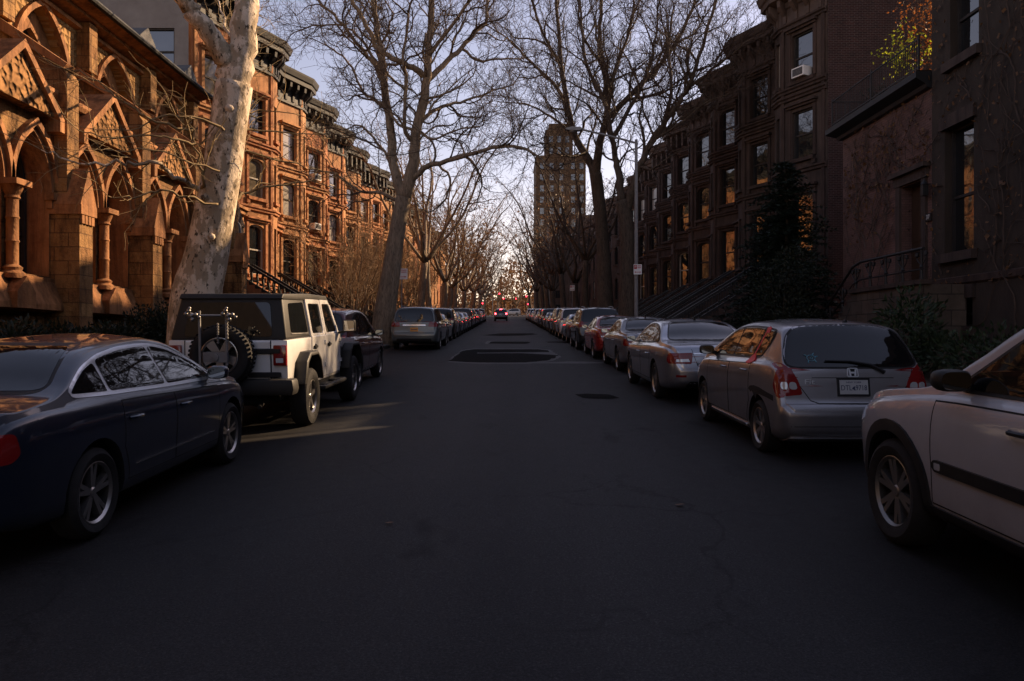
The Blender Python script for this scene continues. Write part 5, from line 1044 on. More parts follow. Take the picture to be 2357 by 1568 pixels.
# ---------------------------------------------------------------- white off-roader
def offroader():
    Y, X = 10.0, -3.66; root = thing('offroad_car', 'white boxy off-roader with black hardtop and spare wheel parked in sunlight', 'car', (X, Y, gz(Y)), LC, (math.atan(G), 0, 0))
    W = P_['white']; BK = rough_mat('textured_black_hardtop', (.016, .015, .014), (.024, .022, .02), 8, .55, .25, .002, 180, pos=False); HW = .78
    def bevel(o, w=.02, seg=2):
        bm = bmesh.new(); bm.from_mesh(o.data); bmesh.ops.remove_doubles(bm, verts=bm.verts, dist=1e-5); bmesh.ops.recalc_face_normals(bm, faces=bm.faces)
        es = [e for e in bm.edges if len(e.link_faces) == 2 and e.calc_face_angle(0) > R(25)]; bmesh.ops.bevel(bm, geom=es, offset=w, segments=seg, affect='EDGES', profile=.5, clamp_overlap=True)
        bm.to_mesh(o.data); bm.free(); o.data.polygons.foreach_set('use_smooth', [True]*len(o.data.polygons)); o.data.set_sharp_from_angle(angle=R(35)); return o
    SX = lambda y, z, x: Vector((x, y, z)); XZ = lambda x, z, y: Vector((x, y, z))
    # tub with wheel arch cut into its side profile
    ra, fa, Rr = .80, 3.747, .405
    prof = [(0.02, .66), (.28, .66), (.36, .90), (.55, 1.0), (1.05, 1.0), (1.24, .90), (1.32, .55), (3.10, .55), (3.25, .95), (3.45, 1.02), (4.05, 1.02), (4.25, .9), (4.36, .62), (4.40, .62), (4.40, 1.10), (3.12, 1.17), (3.08, 1.235), (0.0, 1.235)]
    b = MB(); b.prism(prof, -HW, HW, SX); bevel(b.build('body', W, root), .02)
    u = MB(); u.box(-.60, .60, .25, 4.3, .42, .60); u.box(-.76, .76, 1.3, 3.2, .46, .56); u.box(-.5, .5, -.02, .5, .5, .66); u.build('chassis', M['under'], root)
    ax = MB()
    for y in (ra, fa): ax.tube([(-.7, y, Rr), (.7, y, Rr)], .06, 8); ax.lathe([(0, -.15), (.13, -.1), (.15, 0), (.13, .1), (0, .15)], (.1, y, Rr), 12, 'y')
    ax.tube([(-.45, .15, .46), (-.2, .1, .45), (.3, .1, .45), (.45, .2, .46)], .09, 10); ax.tube([(.40, .15, .40), (.42, -.06, .36)], .032, 8); ax.build('axle', M['under'], root, smooth=40)
    # hardtop: tapered box
    h = MB(); lo, hi = HW-.012, HW-.115
    ringl = [(-lo, .0), (lo, .0), (lo, 1.35), (-lo, 1.35)]
    vs = [(-lo, .012, 1.236), (lo, .012, 1.236), (lo, 1.20, 1.236), (-lo, 1.20, 1.236), (-hi, .16, 1.81), (hi, .16, 1.81), (hi, 1.20, 1.83), (-hi, 1.20, 1.83)]
    h.add(vs, ((0, 3, 2, 1), (4, 5, 6, 7), (0, 1, 5, 4), (1, 2, 6, 5), (2, 3, 7, 6), (3, 0, 4, 7))); ho = bevel(h.build('hardtop', BK, root), .035, 3)
    r = MB(); r.prism([(.12, 1.78), (.18, 1.845), (1.4, 1.872), (2.55, 1.852), (2.66, 1.80), (2.6, 1.765), (.2, 1.765)], -hi-.018, hi+.018, SX); bevel(r.build('roof', BK, root), .03, 3)
    gl = MB(); ramp_x = lambda z, o: lo-(lo-hi)*(z-1.236)/.58+o
    def side_poly(mb, pts, sg, o0, o1): mb.prism(pts, o0, o1, lambda y, z, o: Vector((sg*ramp_x(z, o), y, z)))
    for sg in (-1, 1):
        w = MB(); side_poly(w, rounded([(.26, 1.33), (1.10, 1.31), (1.10, 1.74), (.36, 1.72)], .06), sg, .0, .008); w.build('side_window', M['carglass'], root)
        w = MB(); side_poly(w, [(.25, 1.305), (1.1, 1.29), (1.1, 1.30), (.25, 1.315)], sg, .0, .012); w.build('window_strip', M['steel'], root)
        # doors with framed windows
        for nm, y0, y1, top0, top1, lowcut in (('rear', 1.22, 2.06, 0, 0, .36), ('front', 2.09, 3.08, .38, 0, 0)):
            d = MB(); 
            lowp = [(y0+lowcut, .60), (y1, .60), (y1, 1.24), (y0, 1.24), (y0, .98), (y0+lowcut*.5, .88)] if lowcut else [(y0, .60), (y1-.05, .60), (y1, .68), (y1, 1.20), (y1-.02, 1.24), (y0, 1.24)]
            d.prism(lowp, HW-.02, HW+.014, lambda y, z, o: Vector((sg*o, y, z)))
            if nm == 'rear': fr = [(y0, 1.24), (y1, 1.24), (y1, 1.79), (y0+.02, 1.79)]; wi = [(y0+.10, 1.285), (y1-.075, 1.27), (y1-.075, 1.72), (y0+.11, 1.72)]
            else: fr = [(y0, 1.24), (y1-.04, 1.24), (y1-.40, 1.79), (y0, 1.79)]; wi = [(y0+.075, 1.27), (y1-.17, 1.27), (y1-.46, 1.72), (y0+.075, 1.72)]
            n0 = len(fr); fo = rounded(fr, .03, 2); wr = rounded(wi, .05, 2); k = len(fo)
            V_ = [Vector((sg*ramp_x(z, .016), y, z)) for y, z in fo]+[Vector((sg*ramp_x(z, .016), y, z)) for y, z in wr]+[Vector((sg*ramp_x(z, -.02), y, z)) for y, z in wr]+[Vector((sg*ramp_x(z, -.02), y, z)) for y, z in fo]
            d.add(V_, [(q*k+i, q*k+(i+1) % k, ((q+1) % 4)*k+(i+1) % k, ((q+1) % 4)*k+i) for q in range(4) for i in range(k)]); do = bevel(d.build('door', W, root), .006, 1)
            g = MB(); g.add([Vector((sg*ramp_x(z, .004), y, z)) for y, z in wr], [tuple(range(k))]); g.build('side_window', M['carglass'], do)
            hd = MB(); yy = y0+.14; hd.box(min(sg*(HW+.014), sg*(HW+.05)), max(sg*(HW+.014), sg*(HW+.05)), yy-.07, yy+.07, 1.07, 1.10); hd.lathe([(0, 0), (.045, 0), (.03, sg*.025), (0, sg*.025)], (sg*(HW+.014), yy+.03, 1.085), 10, 'x'); hd.build('handle', M['blackplastic'], do)
            hg = MB()
            for z in (.78, 1.13): hg.box(min(sg*(HW), sg*(HW+.034)), max(sg*HW, sg*(HW+.034)), y1-.10, y1+.03, z-.03, z+.03)
            hg.build('hinge', W, do)
        gp = MB(); gp.prism([(2.06, .6), (2.09, .6), (2.09, 1.79), (2.06, 1.79)], -.02, .005, lambda y, z, o: Vector((sg*(ramp_x(max(z, 1.236), o)), y, z))); gp.build('door_gap', M['under'], root)
        # flares
        for cy, y0, y1, yl in ((ra, .30, 1.34, 0), (fa, 3.18, 4.36, 1)):
            f = MB(); ho_ = [(y0, .62), (y0+.12, .93), (y0+.30, 1.05), (y1-.32, 1.05), (y1-.12, .93), (y1, .62)]; hi_ = [(y0+.07, .62), (y0+.18, .90), (y0+.32, .99), (y1-.34, .99), (y1-.18, .90), (y1-.07, .62)]
            k = 6; V_ = [Vector((sg*x, y, z)) for x, lst in ((HW-.05, ho_), (HW+.15, ho_), (HW+.165, hi_), (HW-.05, hi_)) for y, z in lst]
            f.add(V_, [(q*k+i, q*k+i+1, ((q+1) % 4)*k+i+1, ((q+1) % 4)*k+i) for q in range(4) for i in range(k-1)]+[tuple(q*k for q in range(4)), tuple(q*k+k-1 for q in range(4))]); bevel(f.build('wheel_flare', BK, root), .02, 2)
        s = MB(); s.tube([(sg*(HW-.05), 1.42, .47), (sg*(HW+.10), 1.52, .46), (sg*(HW+.12), 2.9, .46), (sg*(HW-.05), 3.02, .47)], .038, 8); s.box(min(sg*.72, sg*.9), max(sg*.72, sg*.9), 1.62, 2.0, .475, .505); s.box(min(sg*.72, sg*.9), max(sg*.72, sg*.9), 2.35, 2.75, .475, .505); s.build('side_step', M['blackplastic'], root, smooth=40)
        m = MB(); c = Vector((sg*(HW+.20), 2.96, 1.36)); m.box(c.x-.10, c.x+.10, c.y-.05, c.y+.06, c.z-.10, c.z+.10); m.bar((sg*HW, 2.98, 1.24), c+Vector((-sg*.05, 0, -.08)), .05); mo = bevel(m.build('side_mirror', BK, root), .025, 2); g = MB(); g.quad(c+Vector((-.085, -.052, -.085)), c+Vector((.085, -.052, -.085)), c+Vector((.085, -.052, .085)), c+Vector((-.085, -.052, .085))); g.build('mirror_glass', M['mirror'], mo)
        t = MB(); t.box(min(sg*.60, sg*.775), max(sg*.60, sg*.775), -.04, .02, .90, 1.17); to = bevel(t.build('tail_light', M['red_lens'], root), .015, 2); q = MB(); q.box(min(sg*.64, sg*.735), max(sg*.64, sg*.735), -.046, -.038, .94, 1.0); q.build('reversing_light', M['clear_lens'], to)
        lm = MB(); lm.box(min(sg*HW, sg*(HW+.012)), max(sg*HW, sg*(HW+.012)), 3.16, 3.2, .84, 1.0); lm.build('badge', M['blackplastic'], root)
    for y in (ra, fa):
        for sg in (-1, 1): wheel(root, sg*(HW+.01), y, Rr, sg, .25, .235, 5)
    # tailgate, hinges, window, bumper, spare
    g = MB(); g.box(-.56, .56, -.012, .03, .70, 1.22); bevel(g.build('tailgate', W, root), .012, 1)
    gp = MB(); gp.box(-.568, -.556, -.006, .03, .69, 1.23); gp.box(.556, .568, -.006, .03, .69, 1.23); gp.build('tailgate_gap', M['under'], root)
    hg = MB()
    for z in (.78, 1.09): hg.box(.28, .70, -.045, .0, z-.035, z+.035)
    bevel(hg.build('tailgate_hinge', M['blackplastic'], root), .01, 1)
    w = MB(); tp = lambda x, z, o: Vector((x, .012+.148*(z-1.236)/.574-o, z)); w.prism(rounded([(-.58, 1.28), (.58, 1.28), (.52, 1.73), (-.52, 1.73)], .06), 0, .012, tp); w.build('rear_window', M['carglass'], root)
    bp = MB(); bp.prism([(-.88, .52), (.88, .52), (.90, .60), (.88, .73), (-.88, .73), (-.90, .60)], -.15, .12, XZ); bevel(bp.build('rear_bumper', BK, root), .03, 2)
    c = Vector((.0, -.20, 1.04)); sp = MB(); hw = .12; rr = .235; Rs = .395
    sp.lathe([(rr, -hw*.8), (rr+.03, -hw), (lerp(rr, Rs, .55), -hw*1.05), (Rs-.03, -hw*.92), (Rs, -hw*.55), (Rs, hw*.55), (Rs-.03, hw*.92), (lerp(rr, Rs, .55), hw*1.05), (rr+.03, hw), (rr, hw*.8)], c, 44, 'y'); so_ = sp.build('spare_wheel', M['rubber'], root, smooth=35)
    tr = MB()
    for i in range(44):
        a = 2*math.pi*i/44
        for zz in (-.07, 0, .07):
            d = Vector((math.cos(a+zz*.6), 0, math.sin(a+zz*.6))); p = c+d*(Rs+.002)+Vector((0, zz, 0)); t_ = Vector((-d.z, 0, d.x)); tr.add([p-t_*.018+Vector((0, -.024, 0)), p+t_*.018+Vector((0, -.024, 0)), p+t_*.018+Vector((0, .024, 0)), p-t_*.018+Vector((0, .024, 0))]+[p+d*.008-t_*.015+Vector((0, -.02, 0)), p+d*.008+t_*.015+Vector((0, -.02, 0)), p+d*.008+t_*.015+Vector((0, .02, 0)), p+d*.008-t_*.015+Vector((0, .02, 0))], ((4, 5, 6, 7), (0, 1, 5, 4), (1, 2, 6, 5), (2, 3, 7, 6), (3, 0, 4, 7)))
    tr.build('tread', M['rubber'], so_)
    rm = MB(); rm.lathe([(rr, hw*.6), (rr-.012, -hw*.3), (rr-.025, -hw*.75), (rr-.004, -hw*.95), (rr+.006, -hw*.92)], c, 36, 'y'); rm.lathe([(.06, 0), (.06, -hw*.75), (.0, -hw*.8)], c, 16, 'y')
    for i in range(5):
        a = R(90)+2*math.pi*i/5+R(36); d = Vector((math.cos(a), 0, math.sin(a))); t_ = Vector((-d.z, 0, d.x)); f0, f1 = Vector((0, -hw*.72, 0)), Vector((0, -hw*.8, 0)); rm.add([c+d*.05-t_*.04+f0, c+d*.05+t_*.04+f0, c+d*rr*.97+t_*.062+f1, c+d*rr*.97-t_*.062+f1, c+d*.05-t_*.045, c+d*.05+t_*.045, c+d*rr*.97+t_*.07, c+d*rr*.97-t_*.07], ((0, 1, 2, 3), (0, 4, 5, 1), (1, 5, 6, 2), (2, 6, 7, 3), (3, 7, 4, 0)))
    rm.build('rim', M['alloy'], so_, smooth=30); bb = MB(); bb.lathe([(rr*.98, .02), (0, .02)], c, 20, 'y'); bb.build('brake_disc', M['disc'], so_)
    mt = MB(); mt.box(-.15, .15, -.06, .0, .9, 1.12); mt.build('spare_carrier', M['blackplastic'], root)
    an = MB(); an.tube([(.72, 3.2, 1.15), (.70, 3.05, 1.9)], [.006, .003], 5); an.build('antenna', M['blackplastic'], root)
    wsh = MB(); wsh.prism([(3.10, 1.22), (3.12, 1.24), (2.64, 1.80), (2.62, 1.78)], -.70, .70, SX); wsh.build('windscreen', M['carglass'], root)
    # bicycle carrier on the spare wheel
    bc = thing('bicycle_carrier', 'folded bicycle carrier clamped to the spare wheel of the white off-roader', 'bike rack', (X, Y, gz(Y)), None, (math.atan(G), 0, 0)); y = -.36
    f = MB(); f.box(-.17, .13, y-.03, y+.05, .97, 1.10); f.lathe([(0, -.05), (.05, -.045), (.05, 0), (0, 0)], (-.02, y, 1.035), 12, 'y'); f.build('bracket_plate', M['steel'], bc)
    f = MB()
    for x in (-.22, .12): f.bar((x, y, .93), (x, y, 1.62), .026)
    f.bar((-.22, y, .72), (-.22, y, .95), .02); f.tube([(.11, y, .95), (.11, y, .70), (.06, y, .66)], .013, 6); f.build('upright', M['steel'], bc)
    f = MB(); f.tube([(-.40, y, 1.56), (.22, y, 1.56)], .014, 8); f.build('cross_bar', M['alloy_dk'], bc, smooth=40)
    for x in (-.31, .15):
        f = MB()
        for dx, dy, dz, r in ((0, -.03, .0, .04), (-.06, -.05, .02, .028), (.06, -.04, .01, .028), (-.02, -.06, .06, .03), (.02, -.05, -.05, .032), (.0, -.08, .09, .022), (.10, -.04, -.02, .022)):
            f.lathe([(0, -r), (r*.8, -r*.6), (r, 0), (r*.8, r*.6), (0, r)], (x+dx, y+dy, 1.56+dz), 8)
        f.build('clamp', M['alloy_dk'], bc, smooth=60)
    f = MB()
    for x0, z0, z1 in ((.14, 1.56, 1.28), (.02, 1.45, 1.22)):
        for i in range(8): z = lerp(z0, z1, i/7); f.lathe([(0, -.016), (.016, -.01), (.016, .01), (0, .016)], (x0, y-.03, z), 6)
    f.build('strap', M['steel'], bc)
offroader()
# ---------------------------------------------------------------- trees
def catmull(pts, k=4):
    P = [Vector(p) for p in pts]; out = []
    for i in range(len(P)-1):
        p0, p1, p2, p3 = P[max(0, i-1)], P[i], P[i+1], P[min(len(P)-1, i+2)]
        for j in range(k): t = j/k; out.append(.5*((2*p1)+(p2-p0)*t+(2*p0-5*p1+4*p2-p3)*t*t+(3*p1-p0-3*p2+p3)*t**3))
    return out+[P[-1]]
class Tree:
    def __init__(s, seed, **k):
        s.rng = random.Random(seed); s.trunk = MB(); s.crown = MB(); s.tips = []
        s.o = dict(wig=.22, up=.06, seg=.28, minr=.006, lv=3, ratio=.5, ang=(.5, 1.05), gap=(.5, .32, .17, .12), droop=0, thick=.05, maxl=(9, 2.6, 1.15, .5)); s.o.update(k)
    def put(s, pts, rads):
        r = max(rads); mb = s.trunk if r > s.o['thick'] else s.crown
        mb.tube(pts, rads, 10 if r > .12 else 6 if r > .045 else 4 if r > .018 else 3, r > .03)
    def limb(s, pts, r0, r1, lvl=0, t0=.25, kids=True, k=4, jit=.03):
        P = catmull(pts, k); n = len(P); rr = s.rng
        P = [p+Vector((rr.gauss(0, jit), rr.gauss(0, jit), rr.gauss(0, jit*.6))) if 0 < i < n-1 else p for i, p in enumerate(P)]
        s.put(P, [lerp(r0, r1, (i/(n-1))**.8) for i in range(n)])
        if kids: s.kids(P, r0, r1, lvl, t0)
    def kids(s, P, r0, r1, lvl, t0):
        o, rr = s.o, s.rng
        if lvl >= o['lv']: return
        L = sum((b-a).length for a, b in zip(P[:-1], P[1:])); gap = o['gap'][lvl]; n = max(1, int(L*(1-t0)/gap)); m = len(P)-1; side = rr.random()*6.28
        for i in range(n):
            t = t0+(1-t0)*(i+rr.random())/n; f = t*m; j = min(int(f), m-1); p = P[j].lerp(P[j+1], f-j); d = (P[j+1]-P[j]).normalized(); r = lerp(r0, r1, t)
            side += 2.4+rr.gauss(0, .5); u = d.orthogonal().normalized(); w = d.cross(u); a = rr.uniform(*o['ang']); q = d*math.cos(a)+(u*math.cos(side)+w*math.sin(side))*math.sin(a)
            ln = min(o['maxl'][lvl+1]*rr.uniform(.45, 1.1), L*.8)*(1-.35*t)
            cr = min(r*rr.uniform(.45, .7), .009*ln+.0032*ln*ln+o['minr']); s.grow(p, q, ln, max(cr, o['minr']), lvl+1)
        if lvl+1 <= o['lv']:
            d = (P[-1]-P[-2]).normalized(); s.grow(P[-1], d, o['maxl'][lvl+1]*rr.uniform(.5, .9), max(r1, o['minr']), lvl+1)
    def grow(s, p, d, L, r, lvl):
        o, rr = s.o, s.rng; n = max(2, int(L/(o['seg'] if lvl < 2 else o['seg']*.75))); P = [p.copy()]; p = p.copy(); d = d.normalized()
        for i in range(n):
            d = (d+Vector((rr.gauss(0, o['wig']), rr.gauss(0, o['wig']), rr.gauss(0, o['wig'])+o['up']-o['droop']*(lvl > 1)))).normalized(); p = p+d*(L/n); P.append(p)
        r1 = max(o['minr']*.8, r*.4); s.put(P, [lerp(r, r1, i/n) for i in range(n+1)])
        if lvl >= o['lv']: s.tips.append(P[-1]); s.tips.append(P[n//2])
        s.kids(P, r, r1, lvl, .15)
    def leaves(s, n, size, mb=None):
        mb = mb or MB(); rr = s.rng
        for p in rr.sample(s.tips, min(n, len(s.tips))):
            a = Vector((rr.gauss(0, 1), rr.gauss(0, 1), rr.gauss(0, 1))).normalized()*size*rr.uniform(.6, 1.3); b = Vector((rr.gauss(0, 1), rr.gauss(0, 1), rr.gauss(0, 1))).cross(a).normalized()*size*.6; p = p-Vector((0, 0, size)); mb.add((p-a, p-b, p+a, p+b), ((0, 1, 2, 3),))
        return mb
    def build(s, name, label, loc, mt, mc, group=None, leaves=0, lsize=.03, leafmat=None, cat='tree'):
        o = thing(name, label, cat, loc, group); L = Vector(loc)
        for mb, nm, m in ((s.trunk, 'trunk', mt), (s.crown, 'crown', mc)):
            mb.v = [tuple(Vector(v)-L) for v in mb.v]; ob = mb.build(nm, m, o, smooth=180)
        if leaves:
            lm = s.leaves(leaves, lsize); lm.v = [tuple(Vector(v)-L) for v in lm.v]; lm.build('dry_leaves', leafmat or M['dry_leaf'], o)
        return o
TG = 'bare street trees'
def P3(Y, *pts): return [px(u, v, Y+(r[0] if r else 0)) for u, v, *r in pts]
# big plane tree on the left
Y = 15.3; t = Tree(11, gap=(.5, .30, .19, .15), lv=3, minr=.0045)
base = Vector((px(452, 784, Y).x, Y, gz(Y)+.1))
tp = [base+Vector((0, 0, -.3)), base+Vector((.0, 0, .25))]+P3(Y, (452, 690), (473, 600), (492, 500), (510, 400), (524, 300), (540, 195))
PP = catmull(tp, 5); n = len(PP); t.trunk.tube(PP, [.55*math.exp(-i/n*6)+lerp(.40, .35, i/n) for i in range(n)], 18); 
t.limb(P3(Y, (540, 210), (553, 130), (565, 40), (575, -60, .3), (600, -200, .6), (640, -330, 1)), .33, .16, t0=.75)
t.limb(P3(Y, (537, 205), (522, 150, -.1), (490, 90, -.3), (450, 35, -.5), (412, -15, -.7), (350, -120, -1), (300, -250, -1.2)), .24, .12, t0=.6)
for pts, r in (([(545, 190, .2), (556, 140, 1.4), (566, 95, 3.0), (574, 40, 5.0), (585, -20, 7.0), (600, -90, 9)], .11), ([(545, 215, .2), (552, 190, 1.6), (556, 150, 3.4), (552, 120, 5.2), (548, 80, 7.5)], .08), ([(530, 300, .3), (545, 280, 1.8), (552, 250, 3.4), (556, 215, 5.2)], .05), ([(556, 140, 1.4), (530, 90, 3.0), (515, 40, 4.8), (490, -20, 6.5)], .07), ([(474, 449), (440, 425, -.4), (395, 402, -.9), (353, 373, -1.3), (300, 376, -1.5), (250, 377, -1.7), (198, 378, -1.9), (150, 368, -2.0), (95, 345, -2.2)], .055), ([(353, 373, -1.3), (362, 352, -1.2), (372, 330, -1.1), (420, 325, -1.0)], .02), ([(478, 450), (466, 415, -.5), (455, 370, -.7), (448, 330, -.8), (440, 290, -.8), (425, 262, -.9)], .045),
               ([(448, 330, -.8), (400, 318, -1.2), (330, 312, -1.5), (250, 320, -1.8), (180, 300, -2)], .03), ([(445, 300, -.8), (390, 290, -1.1), (330, 262, -1.3), (270, 222, -1.5), (215, 185, -1.7), (160, 160, -1.8)], .034), ([(520, 470, .3), (570, 440, .8), (640, 428, 1.2), (720, 420, 1.6), (800, 445, 2)], .045),
               ([(530, 300, .2), (590, 300, .7), (680, 305, 1.2), (760, 320, 1.6)], .04), ([(515, 300, -.4), (450, 270, -.8), (370, 270, -1.1), (300, 300, -1.4)], .03), ([(535, 260, .4), (600, 255, 1), (690, 265, 1.4)], .032), ([(500, 470, -.4), (440, 460, -.9), (380, 440, -1.3), (310, 455, -1.6), (250, 452, -1.9)], .03),
               ([(530, 345, .3), (590, 355, .8), (660, 375, 1.3), (740, 392, 1.7)], .034), ([(505, 395, -.4), (430, 372, -1.0), (360, 345, -1.4), (290, 350, -1.7)], .026)):
    t.limb([px(u, v, Y+(q[0] if q else 0)) for u, v, *q in pts], r, .010, 1, .12, jit=.035)
for u, v, dy, rr_ in ((472, 455, -.38, .085), (528, 250, -.3, .10), (487, 545, -.42, .075), (516, 330, .2, .09)): t.trunk.lathe([(0, -rr_), (rr_*.8, -rr_*.5), (rr_, 0), (rr_*.8, rr_*.5), (0, rr_)], px(u, v, Y+dy), 10)
t.build('plane_tree', 'big pale mottled plane tree forking in front of the church', base, M['bark_plane'], M['twig_near'], TG)
# second left tree
Y = 33.0; t = Tree(22, gap=(.37, .25, .15, .13), minr=.0075, lv=3, wig=.27, maxl=(9, 3.4, 1.5, .7))
base = Vector((px(880, 784, Y).x, Y, gz(Y)+.1)); D = [0]
t.trunk.tube(catmull([base-Vector((0, 0, .3))]+P3(Y, (884, 730), (897, 650), (910, 560), (922, 490), (930, 455)), 4), [lerp(.54, .34, min(1, i/14)) for i in range(21)], 14)
for pts, r0, r1 in (([(928, 462), (912, 400, .1), (898, 300, .4), (880, 165, .8), (868, 80, 1), (860, 0, 1.2), (850, -110, 1.6)], .26, .08), ([(932, 460), (952, 370, -.2), (961, 297, -.4), (980, 198, -.6), (987, 99, -.8), (995, -20, -1), (1005, -120, -1.2)], .30, .09), ([(940, 425), (975, 388, -.5), (1013, 374, -1), (1080, 357, -1.8), (1150, 337, -2.6), (1215, 345, -3.2), (1260, 380, -3.6)], .15, .04),
                    ([(978, 190, -.6), (1020, 150, -.2), (1063, 109, .3), (1100, 70, .6), (1122, 45, .9), (1118, -40, 1.2)], .14, .06), ([(975, 175, -.7), (950, 155, -1), (914, 139, -1.3), (871, 112, -1.6), (850, 70, -1.9), (825, 26, -2.2), (802, -10, -2.5), (770, -80, -2.8)], .15, .06),
                    ([(898, 270, .4), (881, 245, .7), (855, 225, 1), (835, 211, 1.3), (808, 155, 1.7), (778, 122, 2), (740, 100, 2.4)], .10, .03), ([(890, 200, .6), (860, 150, .2), (830, 110, -.2), (790, 60, -.6), (745, 10, -1), (700, -30, -1.3)], .12, .04), ([(952, 330, -.2), (930, 290, -.9), (935, 200, -1.4), (930, 120, -1.8), (940, 30, -2)], .11, .05), ([(985, 130, -.8), (1040, 60, -1.5), (1080, 0, -2), (1110, -60, -2.3)], .09, .05),
                    ([(965, 280, -.5), (1010, 250, .5), (1060, 235, 1.3), (1120, 215, 2), (1180, 195, 2.8)], .10, .03), ([(925, 470, .1), (880, 445, .8), (830, 440, 1.5), (770, 400, 2.2), (720, 395, 2.8)], .10, .025), ([(915, 410, .2), (870, 330, .9), (830, 290, 1.4), (790, 300, 1.8)], .08, .025), ([(880, 165, .8), (830, 90, 1.6), (790, 60, 2), (720, 60, 2.6), (670, 80, 3)], .08, .025), ([(960, 300, -.4), (1000, 320, -1.4), (1050, 300, -2.2), (1110, 290, -3)], .07, .025)):
    t.limb([px(u, v, Y+(q[0] if q else 0)) for u, v, *q in pts], r0, r1, 0, .22)
t.build('plane_tree', 'tall bare tree leaning out beside the grey green minivan', base, M['bark'], M['twig'], TG, 900, .035)
# right pair
for nm, Y, ub, trunk, limbs, seed, lab in (
    ('first', 44.0, 1394, [(1394, 715), (1390, 600), (1384, 518), (1376, 440), (1371, 400)], [([(1371, 405), (1358, 373, .2), (1324, 314, .6), (1308, 248, 1), (1291, 149, 1.4), (1285, 50, 1.7), (1275, -60, 2)], .30, .07), ([(1373, 405), (1380, 330, -.3), (1394, 281, -.5), (1397, 215, -.8), (1380, 109, -1.2), (1385, 10, -1.5), (1390, -90, -1.8)], .28, .07), ([(1394, 281, -.5), (1440, 230, -1.2), (1500, 170, -2), (1560, 90, -2.8), (1600, 0, -3.5), (1620, -80, -4)], .20, .05), ([(1308, 248, 1), (1270, 190, 1.8), (1220, 140, 2.6), (1170, 90, 3.4), (1120, 60, 4)], .13, .03), ([(1324, 314, .6), (1270, 270, 1.4), (1210, 240, 2.2), (1150, 235, 3)], .10, .025), ([(1397, 230, -.8), (1420, 150, -.2), (1450, 70, .4), (1460, -20, .8)], .14, .05), ([(1291, 149, 1.4), (1250, 80, .8), (1225, 0, .4), (1200, -70, 0)], .11, .04), ([(1385, 150, -1.1), (1340, 80, -1.6), (1330, 0, -2)], .09, .04), ([(1440, 230, -1.2), (1520, 215, -2.2), (1590, 170, -3), (1660, 140, -3.8)], .10, .025), ([(1350, 350, .3), (1310, 360, -.8), (1260, 330, -1.6), (1200, 345, -2.4)], .08, .02)], 33, 'dark spreading bare tree left of the street lamp'),
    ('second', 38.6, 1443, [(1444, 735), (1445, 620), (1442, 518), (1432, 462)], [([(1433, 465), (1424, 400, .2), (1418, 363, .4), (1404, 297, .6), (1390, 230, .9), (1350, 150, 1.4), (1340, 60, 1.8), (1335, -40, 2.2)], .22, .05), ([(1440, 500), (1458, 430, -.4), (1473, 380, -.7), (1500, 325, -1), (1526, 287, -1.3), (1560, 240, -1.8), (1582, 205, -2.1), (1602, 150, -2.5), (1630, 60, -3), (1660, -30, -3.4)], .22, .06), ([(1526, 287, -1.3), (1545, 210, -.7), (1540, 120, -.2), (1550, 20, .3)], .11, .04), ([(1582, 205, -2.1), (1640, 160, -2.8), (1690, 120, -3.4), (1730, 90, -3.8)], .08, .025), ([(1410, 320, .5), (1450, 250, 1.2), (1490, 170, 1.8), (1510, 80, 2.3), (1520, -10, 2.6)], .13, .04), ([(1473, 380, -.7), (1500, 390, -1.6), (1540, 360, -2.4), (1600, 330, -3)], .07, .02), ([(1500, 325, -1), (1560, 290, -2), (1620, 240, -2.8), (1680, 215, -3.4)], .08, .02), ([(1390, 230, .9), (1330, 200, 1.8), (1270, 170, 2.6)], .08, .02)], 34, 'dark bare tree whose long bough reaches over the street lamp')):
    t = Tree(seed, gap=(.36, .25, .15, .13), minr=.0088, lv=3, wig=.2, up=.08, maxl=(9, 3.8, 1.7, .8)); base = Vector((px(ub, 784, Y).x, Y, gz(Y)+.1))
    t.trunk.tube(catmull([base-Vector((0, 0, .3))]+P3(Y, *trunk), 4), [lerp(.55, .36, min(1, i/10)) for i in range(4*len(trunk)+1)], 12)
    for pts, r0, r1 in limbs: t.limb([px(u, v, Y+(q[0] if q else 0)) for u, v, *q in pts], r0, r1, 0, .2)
    t.build('street_tree', lab, base, M['bark_dk'], M['twig_dk'], TG, 250, .03)
